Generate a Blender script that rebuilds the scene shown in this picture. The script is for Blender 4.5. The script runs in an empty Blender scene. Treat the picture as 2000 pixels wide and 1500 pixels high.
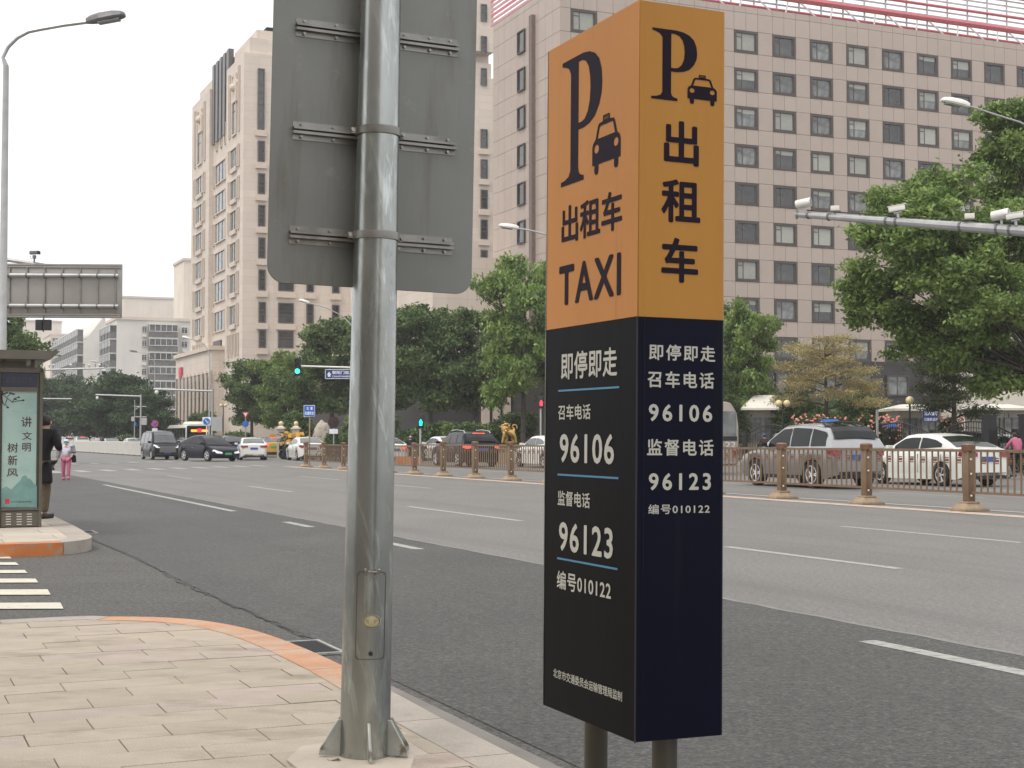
import bpy, bmesh, math, random
import numpy as np
from mathutils import Vector, Matrix
R = math.radians
random.seed(7)
scene = bpy.context.scene
COL = scene.collection
# ------------------------------------------------------------------ camera
H = 1.4; F = 2850.0; PITCH = math.atan(107 / F)
cam_data = bpy.data.cameras.new("camera"); cam = bpy.data.objects.new("camera", cam_data); COL.objects.link(cam)
cam.location = (0, 0, H); cam.rotation_euler = (R(90) + PITCH, 0, 0)
cam_data.sensor_fit = 'HORIZONTAL'; cam_data.sensor_width = 36; cam_data.lens = 36 * F / 2000
cam_data.clip_start = 0.1; cam_data.clip_end = 3000
scene.camera = cam
# ------------------------------------------------------------------ overcast daylight
world = bpy.data.worlds.new("World"); scene.world = world; world.use_nodes = True
nt = world.node_tree; nt.nodes.clear()
sky = nt.nodes.new("ShaderNodeTexSky"); sky.sky_type = 'NISHITA'; sky.sun_disc = False
sky.sun_elevation = R(58); sky.sun_rotation = R(220); sky.dust_density = 6; sky.air_density = 1.2
mixs = nt.nodes.new("ShaderNodeMix"); mixs.data_type = 'RGBA'; mixs.inputs[0].default_value = 0.84
mixs.inputs[7].default_value = (10.6, 10.5, 10.6, 1)
bg = nt.nodes.new("ShaderNodeBackground"); bg.inputs[1].default_value = 0.10
wo = nt.nodes.new("ShaderNodeOutputWorld")
nt.links.new(sky.outputs[0], mixs.inputs[6]); nt.links.new(mixs.outputs[2], bg.inputs[0]); nt.links.new(bg.outputs[0], wo.inputs[0])
sun_data = bpy.data.lights.new("sun", 'SUN'); sun_data.energy = 1.45; sun_data.angle = R(25); sun_data.color = (1, 0.955, 0.9)
sun = bpy.data.objects.new("sun", sun_data); COL.objects.link(sun); sun.rotation_euler = (R(32), 0, R(-40))
sun.location = (0, 0, 60)
scene.view_settings.view_transform = 'Standard'; scene.view_settings.look = 'None'
scene.view_settings.exposure = 0.45; scene.view_settings.gamma = 1.0
scene.render.engine = 'CYCLES'
scene.cycles.max_bounces = 6; scene.cycles.diffuse_bounces = 3; scene.cycles.glossy_bounces = 3
scene.cycles.transmission_bounces = 3; scene.cycles.volume_bounces = 1; scene.cycles.use_denoising = True
# ------------------------------------------------------------------ measuring helpers (pixels of the 2000x1500 photograph)
cp, sp = math.cos(PITCH), math.sin(PITCH)
def ray(px, py):
    x = (px - 1000) / F; y = -(py - 750) / F
    return Vector((x, cp - y * sp, sp + y * cp))
def G(px, py, z=0.0):
    d = ray(px, py); k = (z - H) / d.z
    return Vector((0, 0, H)) + d * k
def D(px, py, Y):
    d = ray(px, py); return Vector((0, 0, H)) + d * (Y / d.y)
d0 = ray(-235, 857); AZ = math.atan2(-d0.x, d0.y)
cA, sA = math.cos(AZ), math.sin(AZ)
def W(s, t, z=0.0): return Vector((s * cA - t * sA, s * sA + t * cA, z))
def ST(p): return (p.x * cA + p.y * sA, -p.x * sA + p.y * cA)
def hit(M, axis, val, px, py):
    Mi = M.inverted(); o = Mi @ Vector((0, 0, H)); d = (Mi.to_3x3() @ ray(px, py))
    return o + d * ((val - o[axis]) / d[axis])
ROAD = Matrix.Rotation(AZ, 4, 'Z')
def YS(px, s):
    k = (px - 1000) / F; return s / (k * cA + sA)
def atS(px, s):
    Y = YS(px, s); return Vector(((px - 1000) / F * Y, Y, 0))
# ------------------------------------------------------------------ materials
def mat(name, col, rough=0.6, metal=0.0, var=0.12, scale=3.0, bump=0.0, bscale=60.0, col2=None, objvar=0.0, spec=0.5, coat=0.0, emit=None, estr=0, stretch=None, det=6, trans=0.0):
    m = bpy.data.materials.new(name); m.use_nodes = True
    n = m.node_tree.nodes; l = m.node_tree.links; b = n["Principled BSDF"]
    b.inputs["Roughness"].default_value = rough; b.inputs["Metallic"].default_value = metal
    b.inputs["Specular IOR Level"].default_value = spec
    b.inputs["Coat Weight"].default_value = coat; b.inputs["Coat Roughness"].default_value = 0.06
    if trans: b.inputs["Transmission Weight"].default_value = trans
    c = Vector(col); c2 = Vector(col2) if col2 else c * (1 - var)
    c1 = c if col2 else c * (1 + var)
    tc = n.new("ShaderNodeTexCoord"); nz = n.new("ShaderNodeTexNoise"); nz.inputs["Scale"].default_value = scale; nz.inputs["Detail"].default_value = det
    src = tc.outputs["Object"]
    if stretch:
        mp = n.new("ShaderNodeMapping"); mp.inputs["Scale"].default_value = stretch; l.new(src, mp.inputs[0]); src = mp.outputs[0]
    l.new(src, nz.inputs["Vector"])
    rp = n.new("ShaderNodeValToRGB"); rp.color_ramp.elements[0].position = 0.32; rp.color_ramp.elements[1].position = 0.68
    rp.color_ramp.elements[0].color = (*c2, 1); rp.color_ramp.elements[1].color = (*c1, 1)
    l.new(nz.outputs[0], rp.inputs[0]); out = rp.outputs[0]
    if objvar:
        oi = n.new("ShaderNodeObjectInfo"); mr = n.new("ShaderNodeMapRange"); mr.inputs[3].default_value = 1 - objvar; mr.inputs[4].default_value = 1 + objvar
        l.new(oi.outputs["Random"], mr.inputs[0]); mx = n.new("ShaderNodeVectorMath"); mx.operation = 'SCALE'
        l.new(out, mx.inputs[0]); l.new(mr.outputs[0], mx.inputs[3]); out = mx.outputs[0]
    l.new(out, b.inputs["Base Color"])
    if bump:
        n2 = n.new("ShaderNodeTexNoise"); n2.inputs["Scale"].default_value = bscale; n2.inputs["Detail"].default_value = 4
        l.new(src, n2.inputs["Vector"]); bp = n.new("ShaderNodeBump"); bp.inputs["Strength"].default_value = bump; bp.inputs["Distance"].default_value = 0.02
        l.new(n2.outputs[0], bp.inputs["Height"]); l.new(bp.outputs[0], b.inputs["Normal"])
    if emit:
        b.inputs["Emission Color"].default_value = (*emit, 1); b.inputs["Emission Strength"].default_value = estr
    return m
def speckle(m, scale, lo, hi, amount=1.0):
    """fine aggregate grain multiplied over the base colour"""
    n = m.node_tree.nodes; l = m.node_tree.links; b = n["Principled BSDF"]
    src = b.inputs["Base Color"].links[0].from_socket
    tc = n.new("ShaderNodeTexCoord"); v = n.new("ShaderNodeTexNoise"); v.inputs["Scale"].default_value = scale; v.inputs["Detail"].default_value = 3
    v.inputs["Roughness"].default_value = 0.8
    l.new(tc.outputs["Object"], v.inputs["Vector"])
    mr = n.new("ShaderNodeMapRange"); mr.inputs[1].default_value = 0.35; mr.inputs[2].default_value = 0.65; mr.inputs[3].default_value = lo; mr.inputs[4].default_value = hi
    l.new(v.outputs[0], mr.inputs[0]); mx = n.new("ShaderNodeVectorMath"); mx.operation = 'SCALE'
    l.new(src, mx.inputs[0]); l.new(mr.outputs[0], mx.inputs[3]); l.new(mx.outputs[0], b.inputs["Base Color"])
    return m
def stain(m, col, scale, lo=0.55, hi=0.7, stretch=(1, 1, 1), fac=0.6, detail=8, mask=None, rot=(0, 0, 0)):
    n = m.node_tree.nodes; l = m.node_tree.links; b = n["Principled BSDF"]
    src = b.inputs["Base Color"].links[0].from_socket
    tc = n.new("ShaderNodeTexCoord"); mp = n.new("ShaderNodeMapping"); mp.inputs["Scale"].default_value = stretch
    if any(rot):
        m0 = n.new("ShaderNodeMapping"); m0.inputs["Rotation"].default_value = rot
    geo = n.new("ShaderNodeNewGeometry") if mask == 'world' else None
    s0 = geo.outputs["Position"] if geo else tc.outputs["Object"]
    if any(rot): l.new(s0, m0.inputs[0]); s0 = m0.outputs[0]
    l.new(s0, mp.inputs[0])
    v = n.new("ShaderNodeTexNoise"); v.inputs["Scale"].default_value = scale; v.inputs["Detail"].default_value = detail; v.inputs["Roughness"].default_value = 0.65
    l.new(mp.outputs[0], v.inputs["Vector"])
    mr = n.new("ShaderNodeMapRange"); mr.inputs[1].default_value = lo; mr.inputs[2].default_value = hi; mr.inputs[3].default_value = 0; mr.inputs[4].default_value = fac
    l.new(v.outputs[0], mr.inputs[0]); mx = n.new("ShaderNodeMix"); mx.data_type = 'RGBA'
    l.new(mr.outputs[0], mx.inputs[0]); l.new(src, mx.inputs[6]); mx.inputs[7].default_value = (*col, 1)
    l.new(mx.outputs[2], b.inputs["Base Color"])
    return m
def joints(m, w, h, mort=0.012, dark=0.75, off=0.0):
    """fine masonry joints of far walls: brick grid in object space"""
    n = m.node_tree.nodes; l = m.node_tree.links; b = n["Principled BSDF"]
    src = b.inputs["Base Color"].links[0].from_socket
    tc = n.new("ShaderNodeTexCoord"); sx = n.new("ShaderNodeSeparateXYZ"); l.new(tc.outputs["Object"], sx.inputs[0])
    ad = n.new("ShaderNodeMath"); ad.operation = 'ADD'; l.new(sx.outputs[0], ad.inputs[0]); l.new(sx.outputs[1], ad.inputs[1])
    cb = n.new("ShaderNodeCombineXYZ"); l.new(ad.outputs[0], cb.inputs[0]); l.new(sx.outputs[2], cb.inputs[1])
    br = n.new("ShaderNodeTexBrick"); br.inputs["Scale"].default_value = 1; br.inputs["Brick Width"].default_value = w; br.inputs["Row Height"].default_value = h
    br.inputs["Mortar Size"].default_value = mort; br.offset = off
    br.inputs["Color1"].default_value = (1.03, 1.03, 1.03, 1); br.inputs["Color2"].default_value = (0.95, 0.95, 0.95, 1); br.inputs["Mortar"].default_value = (dark,) * 3 + (1,)
    l.new(cb.outputs[0], br.inputs["Vector"]); mx = n.new("ShaderNodeVectorMath"); mx.operation = 'MULTIPLY'
    l.new(src, mx.inputs[0]); l.new(br.outputs[0], mx.inputs[1]); l.new(mx.outputs[0], b.inputs["Base Color"])
    return m
M = {}
M['road_old'] = stain(speckle(mat('asphalt worn', (0.150, 0.145, 0.133), 0.62, var=0.07, scale=0.35, bump=0.5, bscale=70), 42, 0.66, 1.36), (0.115, 0.110, 0.10), 0.5, 0.5, 0.72, (1, 0.12, 1), 0.55)
M['road_new'] = stain(speckle(mat('asphalt coarse', (0.057, 0.056, 0.050), 0.62, var=0.1, scale=0.5, bump=1.0, bscale=60), 44, 0.38, 1.75), (0.105, 0.098, 0.088), 0.6, 0.5, 0.75, (1, 0.3, 1), 0.5)
stain(M['road_old'], (0.098, 0.094, 0.086), 1.0, 0.50, 0.66, (1.1, 0.02, 1), 0.55, rot=(0, 0, -AZ)); stain(M['road_old'], (0.185, 0.18, 0.165), 0.45, 0.55, 0.75, (1, 0.3, 1), 0.5, rot=(0, 0, -AZ))
stain(M['road_new'], (0.050, 0.046, 0.042), 1.0, 0.50, 0.64, (1.1, 0.025, 1), 0.55, rot=(0, 0, -AZ)); stain(M['road_new'], (0.12, 0.115, 0.105), 2.2, 0.60, 0.70, (1, 0.5, 1), 0.4, rot=(0, 0, -AZ))
M['road_side'] = stain(speckle(mat('asphalt side street', (0.092, 0.089, 0.08), 0.85, var=0.08, scale=0.6, bump=0.9, bscale=60), 44, 0.5, 1.55), (0.055, 0.052, 0.047), 1.0, 0.52, 0.7, (1, 3, 1), 0.5)
speckle(M['road_new'], 21, 0.52, 1.48); speckle(M['road_new'], 8, 0.86, 1.14); speckle(M['road_old'], 19, 0.74, 1.26); speckle(M['road_side'], 21, 0.6, 1.42)
M['seam'] = mat('tar seam', (0.03, 0.028, 0.026), 0.6)
M['ground'] = mat('far ground', (0.13, 0.125, 0.115), 0.9)
M['mark'] = stain(mat('road paint', (0.33, 0.33, 0.30), 0.7, var=0.1, scale=6), (0.14, 0.135, 0.125), 14, 0.5, 0.66, (1, 1, 1), 0.8)
M['mark_zebra'] = stain(mat('zebra paint', (0.56, 0.53, 0.43), 0.7, var=0.08, scale=6), (0.2, 0.19, 0.17), 14, 0.56, 0.7, (1, 1, 1), 0.7)
M['mark_orange'] = mat('orange line', (0.5, 0.27, 0.15), 0.7, var=0.15)
M['mark_white'] = mat('median white line', (0.62, 0.58, 0.52), 0.7, var=0.1)
M['tile'] = stain(speckle(mat('granite paver', (0.40, 0.34, 0.262), 0.75, var=0.09, scale=4, bump=0.35, bscale=110, objvar=0.06), 120, 0.82, 1.15), (0.16, 0.125, 0.085), 2.0, 0.53, 0.72, (1, 1.9, 1), 0.6, mask='world')
M['tile_pink'] = stain(speckle(mat('pinkish granite paver', (0.41, 0.342, 0.285), 0.75, var=0.09, scale=4, bump=0.35, bscale=110, objvar=0.05), 120, 0.82, 1.15), (0.16, 0.125, 0.085), 2.0, 0.53, 0.72, (1, 1.9, 1), 0.6, mask='world')
M['joint'] = mat('joint sand', (0.17, 0.14, 0.11), 0.9)
M['kerb'] = stain(speckle(mat('kerb granite', (0.36, 0.32, 0.27), 0.8, var=0.08, bump=0.3, bscale=120, objvar=0.06), 150, 0.85, 1.15), (0.2, 0.18, 0.15), 5, 0.55, 0.75, fac=0.6)
M['kerb_orange'] = stain(speckle(mat('kerb with worn orange paint', (0.50, 0.265, 0.145), 0.75, var=0.12, bump=0.3, bscale=120), 120, 0.85, 1.15), (0.42, 0.345, 0.27), 5, 0.47, 0.64, fac=0.85)
M['kerb_orange2'] = stain(mat('kerb orange face', (0.48, 0.16, 0.045), 0.7, var=0.12), (0.3, 0.24, 0.17), 6, 0.53, 0.6, fac=0.85)
M['gutter'] = speckle(mat('gutter stone', (0.2, 0.185, 0.165), 0.85, bump=0.3), 150, 0.8, 1.2)
M['iron'] = mat('cast iron', (0.05, 0.05, 0.052), 0.55, 0.6)
M['galv'] = stain(stain(mat('galvanised steel', (0.34, 0.36, 0.345), 0.27, 0.9, var=0.22, scale=2.2, stretch=(3.0, 3.0, 0.8), bump=0.04, bscale=14, det=8), (0.55, 0.60, 0.58), 2.6, 0.56, 0.66, (7, 7, 0.9), 0.7), (0.10, 0.11, 0.085), 3.0, 0.55, 0.75, (2, 2, 0.8), 0.5); stain(M['galv'], (0.62, 0.66, 0.64), 5, 0.56, 0.62, (6, 6, 0.4), 0.35, rot=(0.0, 0.25, 0)); stain(M['galv'], (0.17, 0.18, 0.16), 7, 0.56, 0.66, (1, 1, .4), 0.5)
M['galv_dark'] = stain(mat('aluminium sign back', (0.20, 0.205, 0.19), 0.48, 0.55, var=0.10, scale=1.2, bump=0.04, bscale=20), (0.13, 0.125, 0.10), 1.3, 0.5, 0.75, (2.2, 2.2, 0.5), 0.55)
stain(M['galv_dark'], (0.12, 0.10, 0.075), 2.2, 0.52, 0.7, (3, 3, .35), 0.6)
stain(M['galv_dark'], (0.3, 0.3, 0.28), 9, 0.62, 0.72, (1, 1, 1), 0.5)
M['bracket'] = stain(mat('bracket aluminium', (0.26, 0.255, 0.235), 0.4, 0.75, var=0.15, scale=5), (0.12, 0.11, 0.09), 6, 0.5, 0.7, fac=0.6)
M['bolt'] = mat('zinc bolt', (0.30, 0.28, 0.25), 0.35, 0.9, var=0.2, scale=30)
M['plate'] = stain(mat('galvanised fin', (0.36, 0.37, 0.34), 0.5, 0.45, var=0.2, scale=8), (0.1, 0.07, 0.045), 9, 0.58, 0.68, fac=0.8)
M['orange'] = stain(mat('orange vinyl left', (0.51, 0.215, 0.045), 0.45, var=0.07, scale=2.5, bump=0.10, bscale=9, spec=0.22, stretch=(1, 1, 0.35)), (0.34, 0.13, 0.035), 3, 0.6, 0.8, (1, 1, 0.4), 0.4)  # same sheet as the front; this side's reflection is put into the tone
M['orange2'] = stain(mat('orange vinyl front painted light', (0.45, 0.215, 0.042), 0.45, var=0.07, scale=2.5, bump=0.16, bscale=9, spec=0.22, stretch=(1, 1, 0.25)), (0.31, 0.14, 0.03), 3, 0.58, 0.8, (1, 1, 0.25), 0.4)  # same orange sheet, colour shifted for the light on the front
M['navy'] = mat('navy vinyl left painted light', (0.0055, 0.0058, 0.0065), 0.42, var=0.15, bump=0.05, bscale=9, spec=0.05, stretch=(1, 1, 0.35))  # same navy sheet, its colour greyed for the reflection on this side
M['navy2'] = mat('navy vinyl front', (0.003, 0.0035, 0.014), 0.42, var=0.15, bump=0.10, bscale=9, spec=0.12, stretch=(1, 1, 0.3))  # front tone of the navy sheet, difference in light held in the colour
for _k, _c in (('orange', (0.20, 0.09, 0.04)), ('orange2', (0.18, 0.09, 0.03)), ('navy', (0.014, 0.014, 0.014)), ('navy2', (0.014, 0.014, 0.018))):
    stain(M[_k], _c, 14, 0.70, 0.74, (1, 1, .6), 0.5); stain(M[_k], _c, 5, 0.62, 0.74, (2.5, 2.5, .12), 0.35)
M['ink'] = mat('dark print', (0.015, 0.009, 0.018), 0.6, spec=0.12, var=0.03)
M['wtext'] = mat('off white print', (0.5, 0.5, 0.44), 0.5, var=0.03)
M['cyan'] = mat('blue rule', (0.05, 0.21, 0.36), 0.45, var=0.03)
M['pinkstone'] = stain(speckle(mat('pink granite cladding', (0.405, 0.335, 0.285), 0.55, var=0.04, scale=0.5, objvar=0.035), 8, 0.96, 1.04), (0.345, 0.265, 0.23), 0.4, 0.5, 0.8, (1, 1, 0.5), 0.5)
M['stone_gap'] = mat('cladding joint', (0.17, 0.13, 0.115), 0.9)
M['darkstone'] = joints(mat('dark granite', (0.030, 0.027, 0.026), 0.4, var=0.1, scale=0.6), 1.1, 0.75, 0.02, 0.6)
M['beige'] = joints(stain(mat('beige limestone', (0.60, 0.525, 0.45), 0.8, var=0.04, scale=0.3), (0.50, 0.43, 0.365), 0.25, 0.5, 0.8, (1, 1, 0.4), 0.5), 1.8, 0.9, 0.03, 0.86)
M['beige2'] = mat('limestone trim', (0.57, 0.49, 0.41), 0.8, var=0.05)
M['winframe'] = mat('dark window surround', (0.062, 0.05, 0.044), 0.5, var=0.05)
M['winbar'] = mat('window bar', (0.10, 0.095, 0.09), 0.4, 0.2)
M['glass'] = mat('dark glass', (0.035, 0.038, 0.038), 0.08, 0.0, var=0.5, scale=0.9, objvar=0.45, spec=0.8)
M['glass2'] = mat('grey glass', (0.12, 0.13, 0.125), 0.1, 0.0, var=0.6, scale=1.5, objvar=0.3, spec=0.8)  # colour noise paints uneven reflections into the panes
M['blind'] = mat('roller blind behind glass', (0.33, 0.34, 0.30), 0.35, var=0.06, objvar=0.12)
M['redsteel'] = mat('red painted steel', (0.50, 0.12, 0.135), 0.5, var=0.08)  # red lightened so that distance haze sits in the colour
M['pinksteel'] = mat('faded pink louvre', (0.5, 0.24, 0.25), 0.6, var=0.1)
M['greysteel'] = mat('grey painted steel', (0.48, 0.45, 0.44), 0.5, var=0.08)
M['apt'] = stain(mat('grey white render', (0.60, 0.585, 0.54), 0.85, var=0.06, scale=0.15), (0.36, 0.34, 0.31), 0.2, 0.5, 0.75, (1, 1, 0.3), 0.5)  # made paler, part of the distance haze is in this colour
M['apt2'] = stain(mat('cream render', (0.68, 0.61, 0.52), 0.85, var=0.06, scale=0.15), (0.40, 0.33, 0.25), 0.3, 0.5, 0.75, (1, 1, 0.3), 0.5)
M['aptglass'] = mat('balcony glazing', (0.10, 0.105, 0.105), 0.2, var=0.5, scale=1.4, objvar=0.4)
M['aptdark'] = mat('balcony railing panel', (0.12, 0.115, 0.11), 0.6, var=0.3, scale=2)
M['whiteframe'] = mat('white window frame', (0.6, 0.6, 0.57), 0.5)
M['bark'] = mat('bark', (0.055, 0.045, 0.036), 0.9, var=0.3, scale=5, bump=0.8, bscale=20)
def leafmat(name, c1, c2, sc=0.9):
    m = mat(name, c1, 0.55, var=0, col2=c2, scale=sc, det=3, objvar=0.08, spec=0.35)
    n = m.node_tree.nodes; l = m.node_tree.links; b = n["Principled BSDF"]
    tr = n.new("ShaderNodeBsdfTranslucent"); src = b.inputs["Base Color"].links[0].from_socket
    at = n.new("ShaderNodeAttribute"); at.attribute_name = "tone"
    mx = n.new("ShaderNodeVectorMath"); mx.operation = 'SCALE'; l.new(src, mx.inputs[0]); l.new(at.outputs["Fac"], mx.inputs[3])
    l.new(mx.outputs[0], b.inputs["Base Color"]); l.new(mx.outputs[0], tr.inputs[0])
    ms = n.new("ShaderNodeMixShader"); ms.inputs[0].default_value = 0.35; out = n["Material Output"]
    l.new(b.outputs[0], ms.inputs[1]); l.new(tr.outputs[0], ms.inputs[2]); l.new(ms.outputs[0], out.inputs[0]); return m
M['leafA'] = leafmat('scholar tree leaves', (0.25, 0.34, 0.095), (0.10, 0.17, 0.04))
M['leafB'] = leafmat('dark green leaves', (0.16, 0.23, 0.075), (0.05, 0.09, 0.032))
M['leafFar'] = leafmat('far tree leaves', (0.07, 0.12, 0.045), (0.035, 0.066, 0.028), 0.5)
M['leafY'] = leafmat('yellowing pine needles', (0.42, 0.34, 0.16), (0.26, 0.24, 0.11), 1.5)
M['leafP'] = leafmat('pine needles', (0.075, 0.09, 0.035), (0.04, 0.055, 0.022), 1.5)
M['leafBush'] = leafmat('shrub leaves', (0.09, 0.13, 0.035), (0.045, 0.075, 0.025), 1.5)
M['rose'] = mat('rose petals', (0.75, 0.22, 0.16), 0.6, var=0.0, col2=(0.75, 0.42, 0.3), scale=1.5)
M['gold_fence'] = stain(mat('bronze gold paint', (0.185, 0.122, 0.072), 0.45, 0.25, var=0.1, scale=4, objvar=0.05), (0.12, 0.075, 0.042), 7, 0.55, 0.75, fac=0.5)
M['gold_base'] = stain(mat('dusty fence foot', (0.30, 0.225, 0.145), 0.6, 0.1, var=0.12, scale=8), (0.15, 0.11, 0.07), 10, 0.55, 0.75, fac=0.5)
M['gold_plate'] = mat('bronze red ornament', (0.17, 0.085, 0.05), 0.5, 0.3)
M['gold'] = mat('gilt bronze', (0.44, 0.28, 0.09), 0.36, 0.75, var=0.3, scale=3, bump=0.5, bscale=8)
M['black'] = mat('black paint', (0.012, 0.012, 0.013), 0.4, var=0.1)
M['rubber'] = mat('tyre rubber', (0.014, 0.014, 0.014), 0.75, var=0.1)
M['rim'] = mat('alloy', (0.62, 0.62, 0.62), 0.35, 0.4, var=0.1)
M['carglass'] = mat('car glass', (0.008, 0.010, 0.010), 0.06, var=0.4, scale=1.2, spec=0.3)
M['carglass_light'] = mat('car glass with pale interior', (0.07, 0.08, 0.08), 0.05, var=0.3, scale=1.0, spec=0.8)
M['p_white'] = mat('white car paint', (0.68, 0.68, 0.63), 0.28, var=0.02, coat=0.6)
M['p_black'] = mat('black car paint', (0.006, 0.007, 0.009), 0.22, var=0.05, coat=0.12, spec=0.15)
M['p_navy'] = mat('dark blue car paint', (0.003, 0.004, 0.013), 0.22, var=0.05, coat=0.18, spec=0.18)
M['p_silver'] = mat('silver car paint', (0.40, 0.40, 0.40), 0.25, 0.6, var=0.03, coat=0.8)
M['p_grey'] = mat('warm grey lower body', (0.20, 0.19, 0.175), 0.3, 0.5, var=0.03, coat=0.5)
M['p_beige'] = mat('champagne coach paint', (0.36, 0.31, 0.25), 0.3, 0.3, var=0.03, coat=0.5)
M['p_green'] = mat('dark green taxi paint', (0.03, 0.08, 0.035), 0.3, var=0.03, coat=0.6)
M['p_yellow'] = mat('taxi yellow paint', (0.55, 0.28, 0.03), 0.3, var=0.03, coat=0.6)
M['p_bus'] = mat('bus pale paint', (0.5, 0.5, 0.44), 0.35, var=0.03, coat=0.4)
M['p_red'] = mat('red paint', (0.45, 0.03, 0.04), 0.35, coat=0.4)
M['trim'] = mat('black plastic', (0.012, 0.012, 0.012), 0.6)
M['chrome'] = mat('chrome', (0.6, 0.6, 0.6), 0.15, 0.95)
M['lamp_red'] = mat('tail lamp lens', (0.22, 0.012, 0.018), 0.2, coat=0.5, emit=(1, 0.03, 0.03), estr=0.02)
M['lamp_brake'] = mat('lit brake lamp', (0.6, 0.02, 0.02), 0.3, emit=(1, 0.1, 0.06), estr=1.6)
M['lamp_white'] = mat('head lamp lens', (0.55, 0.58, 0.6), 0.12, emit=(1, 1, 1), estr=0.25, coat=0.5)
M['plate_blue'] = mat('blue plate', (0.03, 0.09, 0.34), 0.4)
M['plate_green'] = mat('green plate', (0.05, 0.36, 0.14), 0.4)
M['skin'] = mat('skin', (0.42, 0.25, 0.17), 0.55, var=0.05)
M['cloth_black'] = mat('black cloth', (0.010, 0.010, 0.012), 0.9, var=0.2, scale=10, bump=0.3, bscale=20)
M['cloth_khaki'] = mat('khaki trousers', (0.12, 0.09, 0.055), 0.9, var=0.15, scale=10, bump=0.3, bscale=15)
M['cloth_pink'] = mat('pink trousers', (0.42, 0.11, 0.19), 0.85, var=0.12, scale=8, bump=0.3, bscale=15)
M['cloth_white'] = mat('white jacket', (0.58, 0.57, 0.66), 0.85, var=0.06, bump=0.3, bscale=15)
M['cloth_grey'] = mat('patterned grey sleeves', (0.10, 0.10, 0.13), 0.9, col2=(0.3, 0.28, 0.3), scale=14)
M['cloth_olive'] = mat('grey green hood', (0.16, 0.155, 0.12), 0.9)
M['cloth_blue'] = mat('blue cap', (0.02, 0.07, 0.28), 0.7)
M['cloth_maroon'] = mat('dark maroon coat', (0.035, 0.015, 0.018), 0.9)
M['mask_blue'] = mat('face mask', (0.22, 0.45, 0.55), 0.7)
M['hair'] = mat('dark hair', (0.015, 0.012, 0.011), 0.6)
M['white'] = mat('white enamel', (0.68, 0.67, 0.63), 0.4, var=0.05)
M['fencewhite'] = mat('greyed white fence panel', (0.44, 0.43, 0.39), 0.6, var=0.08, scale=2)  # greyer than the white ribs so that their lines show
M['lampgrey'] = mat('lamp housing grey', (0.40, 0.40, 0.39), 0.4, 0.2, var=0.05)
M['lampdark'] = mat('lamp housing dark', (0.14, 0.14, 0.14), 0.45, 0.3, var=0.05)
M['pole'] = mat('pale steel pole', (0.36, 0.365, 0.36), 0.4, 0.4, var=0.1, scale=4)
M['signback'] = stain(mat('sign back sheet', (0.31, 0.295, 0.27), 0.45, 0.4, var=0.05, scale=1), (0.2, 0.185, 0.16), 1.5, 0.5, 0.75, (1, 1, 0.5), 0.4)
M['shelter'] = stain(mat('shelter bronze metal', (0.13, 0.118, 0.095), 0.4, 0.45, var=0.1, scale=4), (0.07, 0.06, 0.045), 4, 0.5, 0.75, (2, 2, 0.5), 0.4)
M['poster'] = stain(stain(mat('pale jade poster', (0.34, 0.48, 0.44), 0.3, var=0.08, scale=1.2), (0.19, 0.33, 0.30), 1.6, 0.5, 0.7, (1, 1, 2), 0.5), (0.36, 0.52, 0.47), 2.5, 0.55, 0.75, (1, 1, 0.3), 0.4)
M['jade'] = mat('jade hill print', (0.15, 0.28, 0.26), 0.35, var=0.15, scale=5)
M['plum'] = mat('brown brush print', (0.07, 0.035, 0.03), 0.5, var=0.2)
M['header'] = mat('dark blue header', (0.018, 0.025, 0.055), 0.25)
M['header_text'] = mat('unlit header print', (0.05, 0.05, 0.062), 0.4)
M['signblue'] = mat('blue road sign', (0.02, 0.12, 0.45), 0.4)
M['signdark'] = mat('dark blue street sign', (0.015, 0.035, 0.15), 0.4)
M['signwhite'] = mat('white sign print', (0.65, 0.68, 0.72), 0.5)
M['red'] = mat('red sign', (0.5, 0.03, 0.06), 0.5)
M['green_lit'] = mat('lit green signal', (0, 0.6, 0.35), 0.4, emit=(0.05, 1.0, 0.55), estr=2.2)
M['cyan_lit'] = mat('lit pedestrian signal', (0, 0.6, 0.5), 0.4, emit=(0.0, 0.9, 0.62), estr=1.6)
M['red_lit'] = mat('lit red signal', (0.6, 0, 0), 0.4, emit=(1, 0.05, 0.08), estr=1.6)
M['led_orange'] = mat('orange led display', (0.6, 0.2, 0), 0.4, emit=(1, 0.3, 0.03), estr=1.6)
M['led_red'] = mat('red led display', (0.6, 0, 0), 0.4, emit=(1, 0.02, 0.05), estr=1.6)
M['globe'] = mat('cream lamp globe', (0.62, 0.52, 0.27), 0.3, var=0.04, coat=0.4)
M['booth'] = mat('booth cladding', (0.36, 0.33, 0.28), 0.5, var=0.06)
M['canvas'] = mat('white canopy', (0.66, 0.63, 0.55), 0.6, var=0.04)
M['rock'] = stain(mat('pale boulder', (0.40, 0.36, 0.30), 0.9, var=0.2, scale=1.2, bump=1.0, bscale=3), (0.14, 0.12, 0.10), 2.2, 0.52, 0.62, fac=0.8)
M['bike_yellow'] = mat('yellow bicycle paint', (0.6, 0.33, 0.04), 0.4)
M['pave_far'] = mat('far pavement', (0.25, 0.225, 0.19), 0.85, var=0.08)
M['redlane'] = mat('faded red lane', (0.22, 0.11, 0.09), 0.85)
M['whitewall'] = mat('pale wall', (0.62, 0.57, 0.49), 0.8, var=0.03, scale=0.2)
M['leafbrown'] = mat('dry leaf', (0.12, 0.06, 0.03), 0.8)
M['sticker'] = mat('cream sticker', (0.42, 0.38, 0.24), 0.5)
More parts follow.
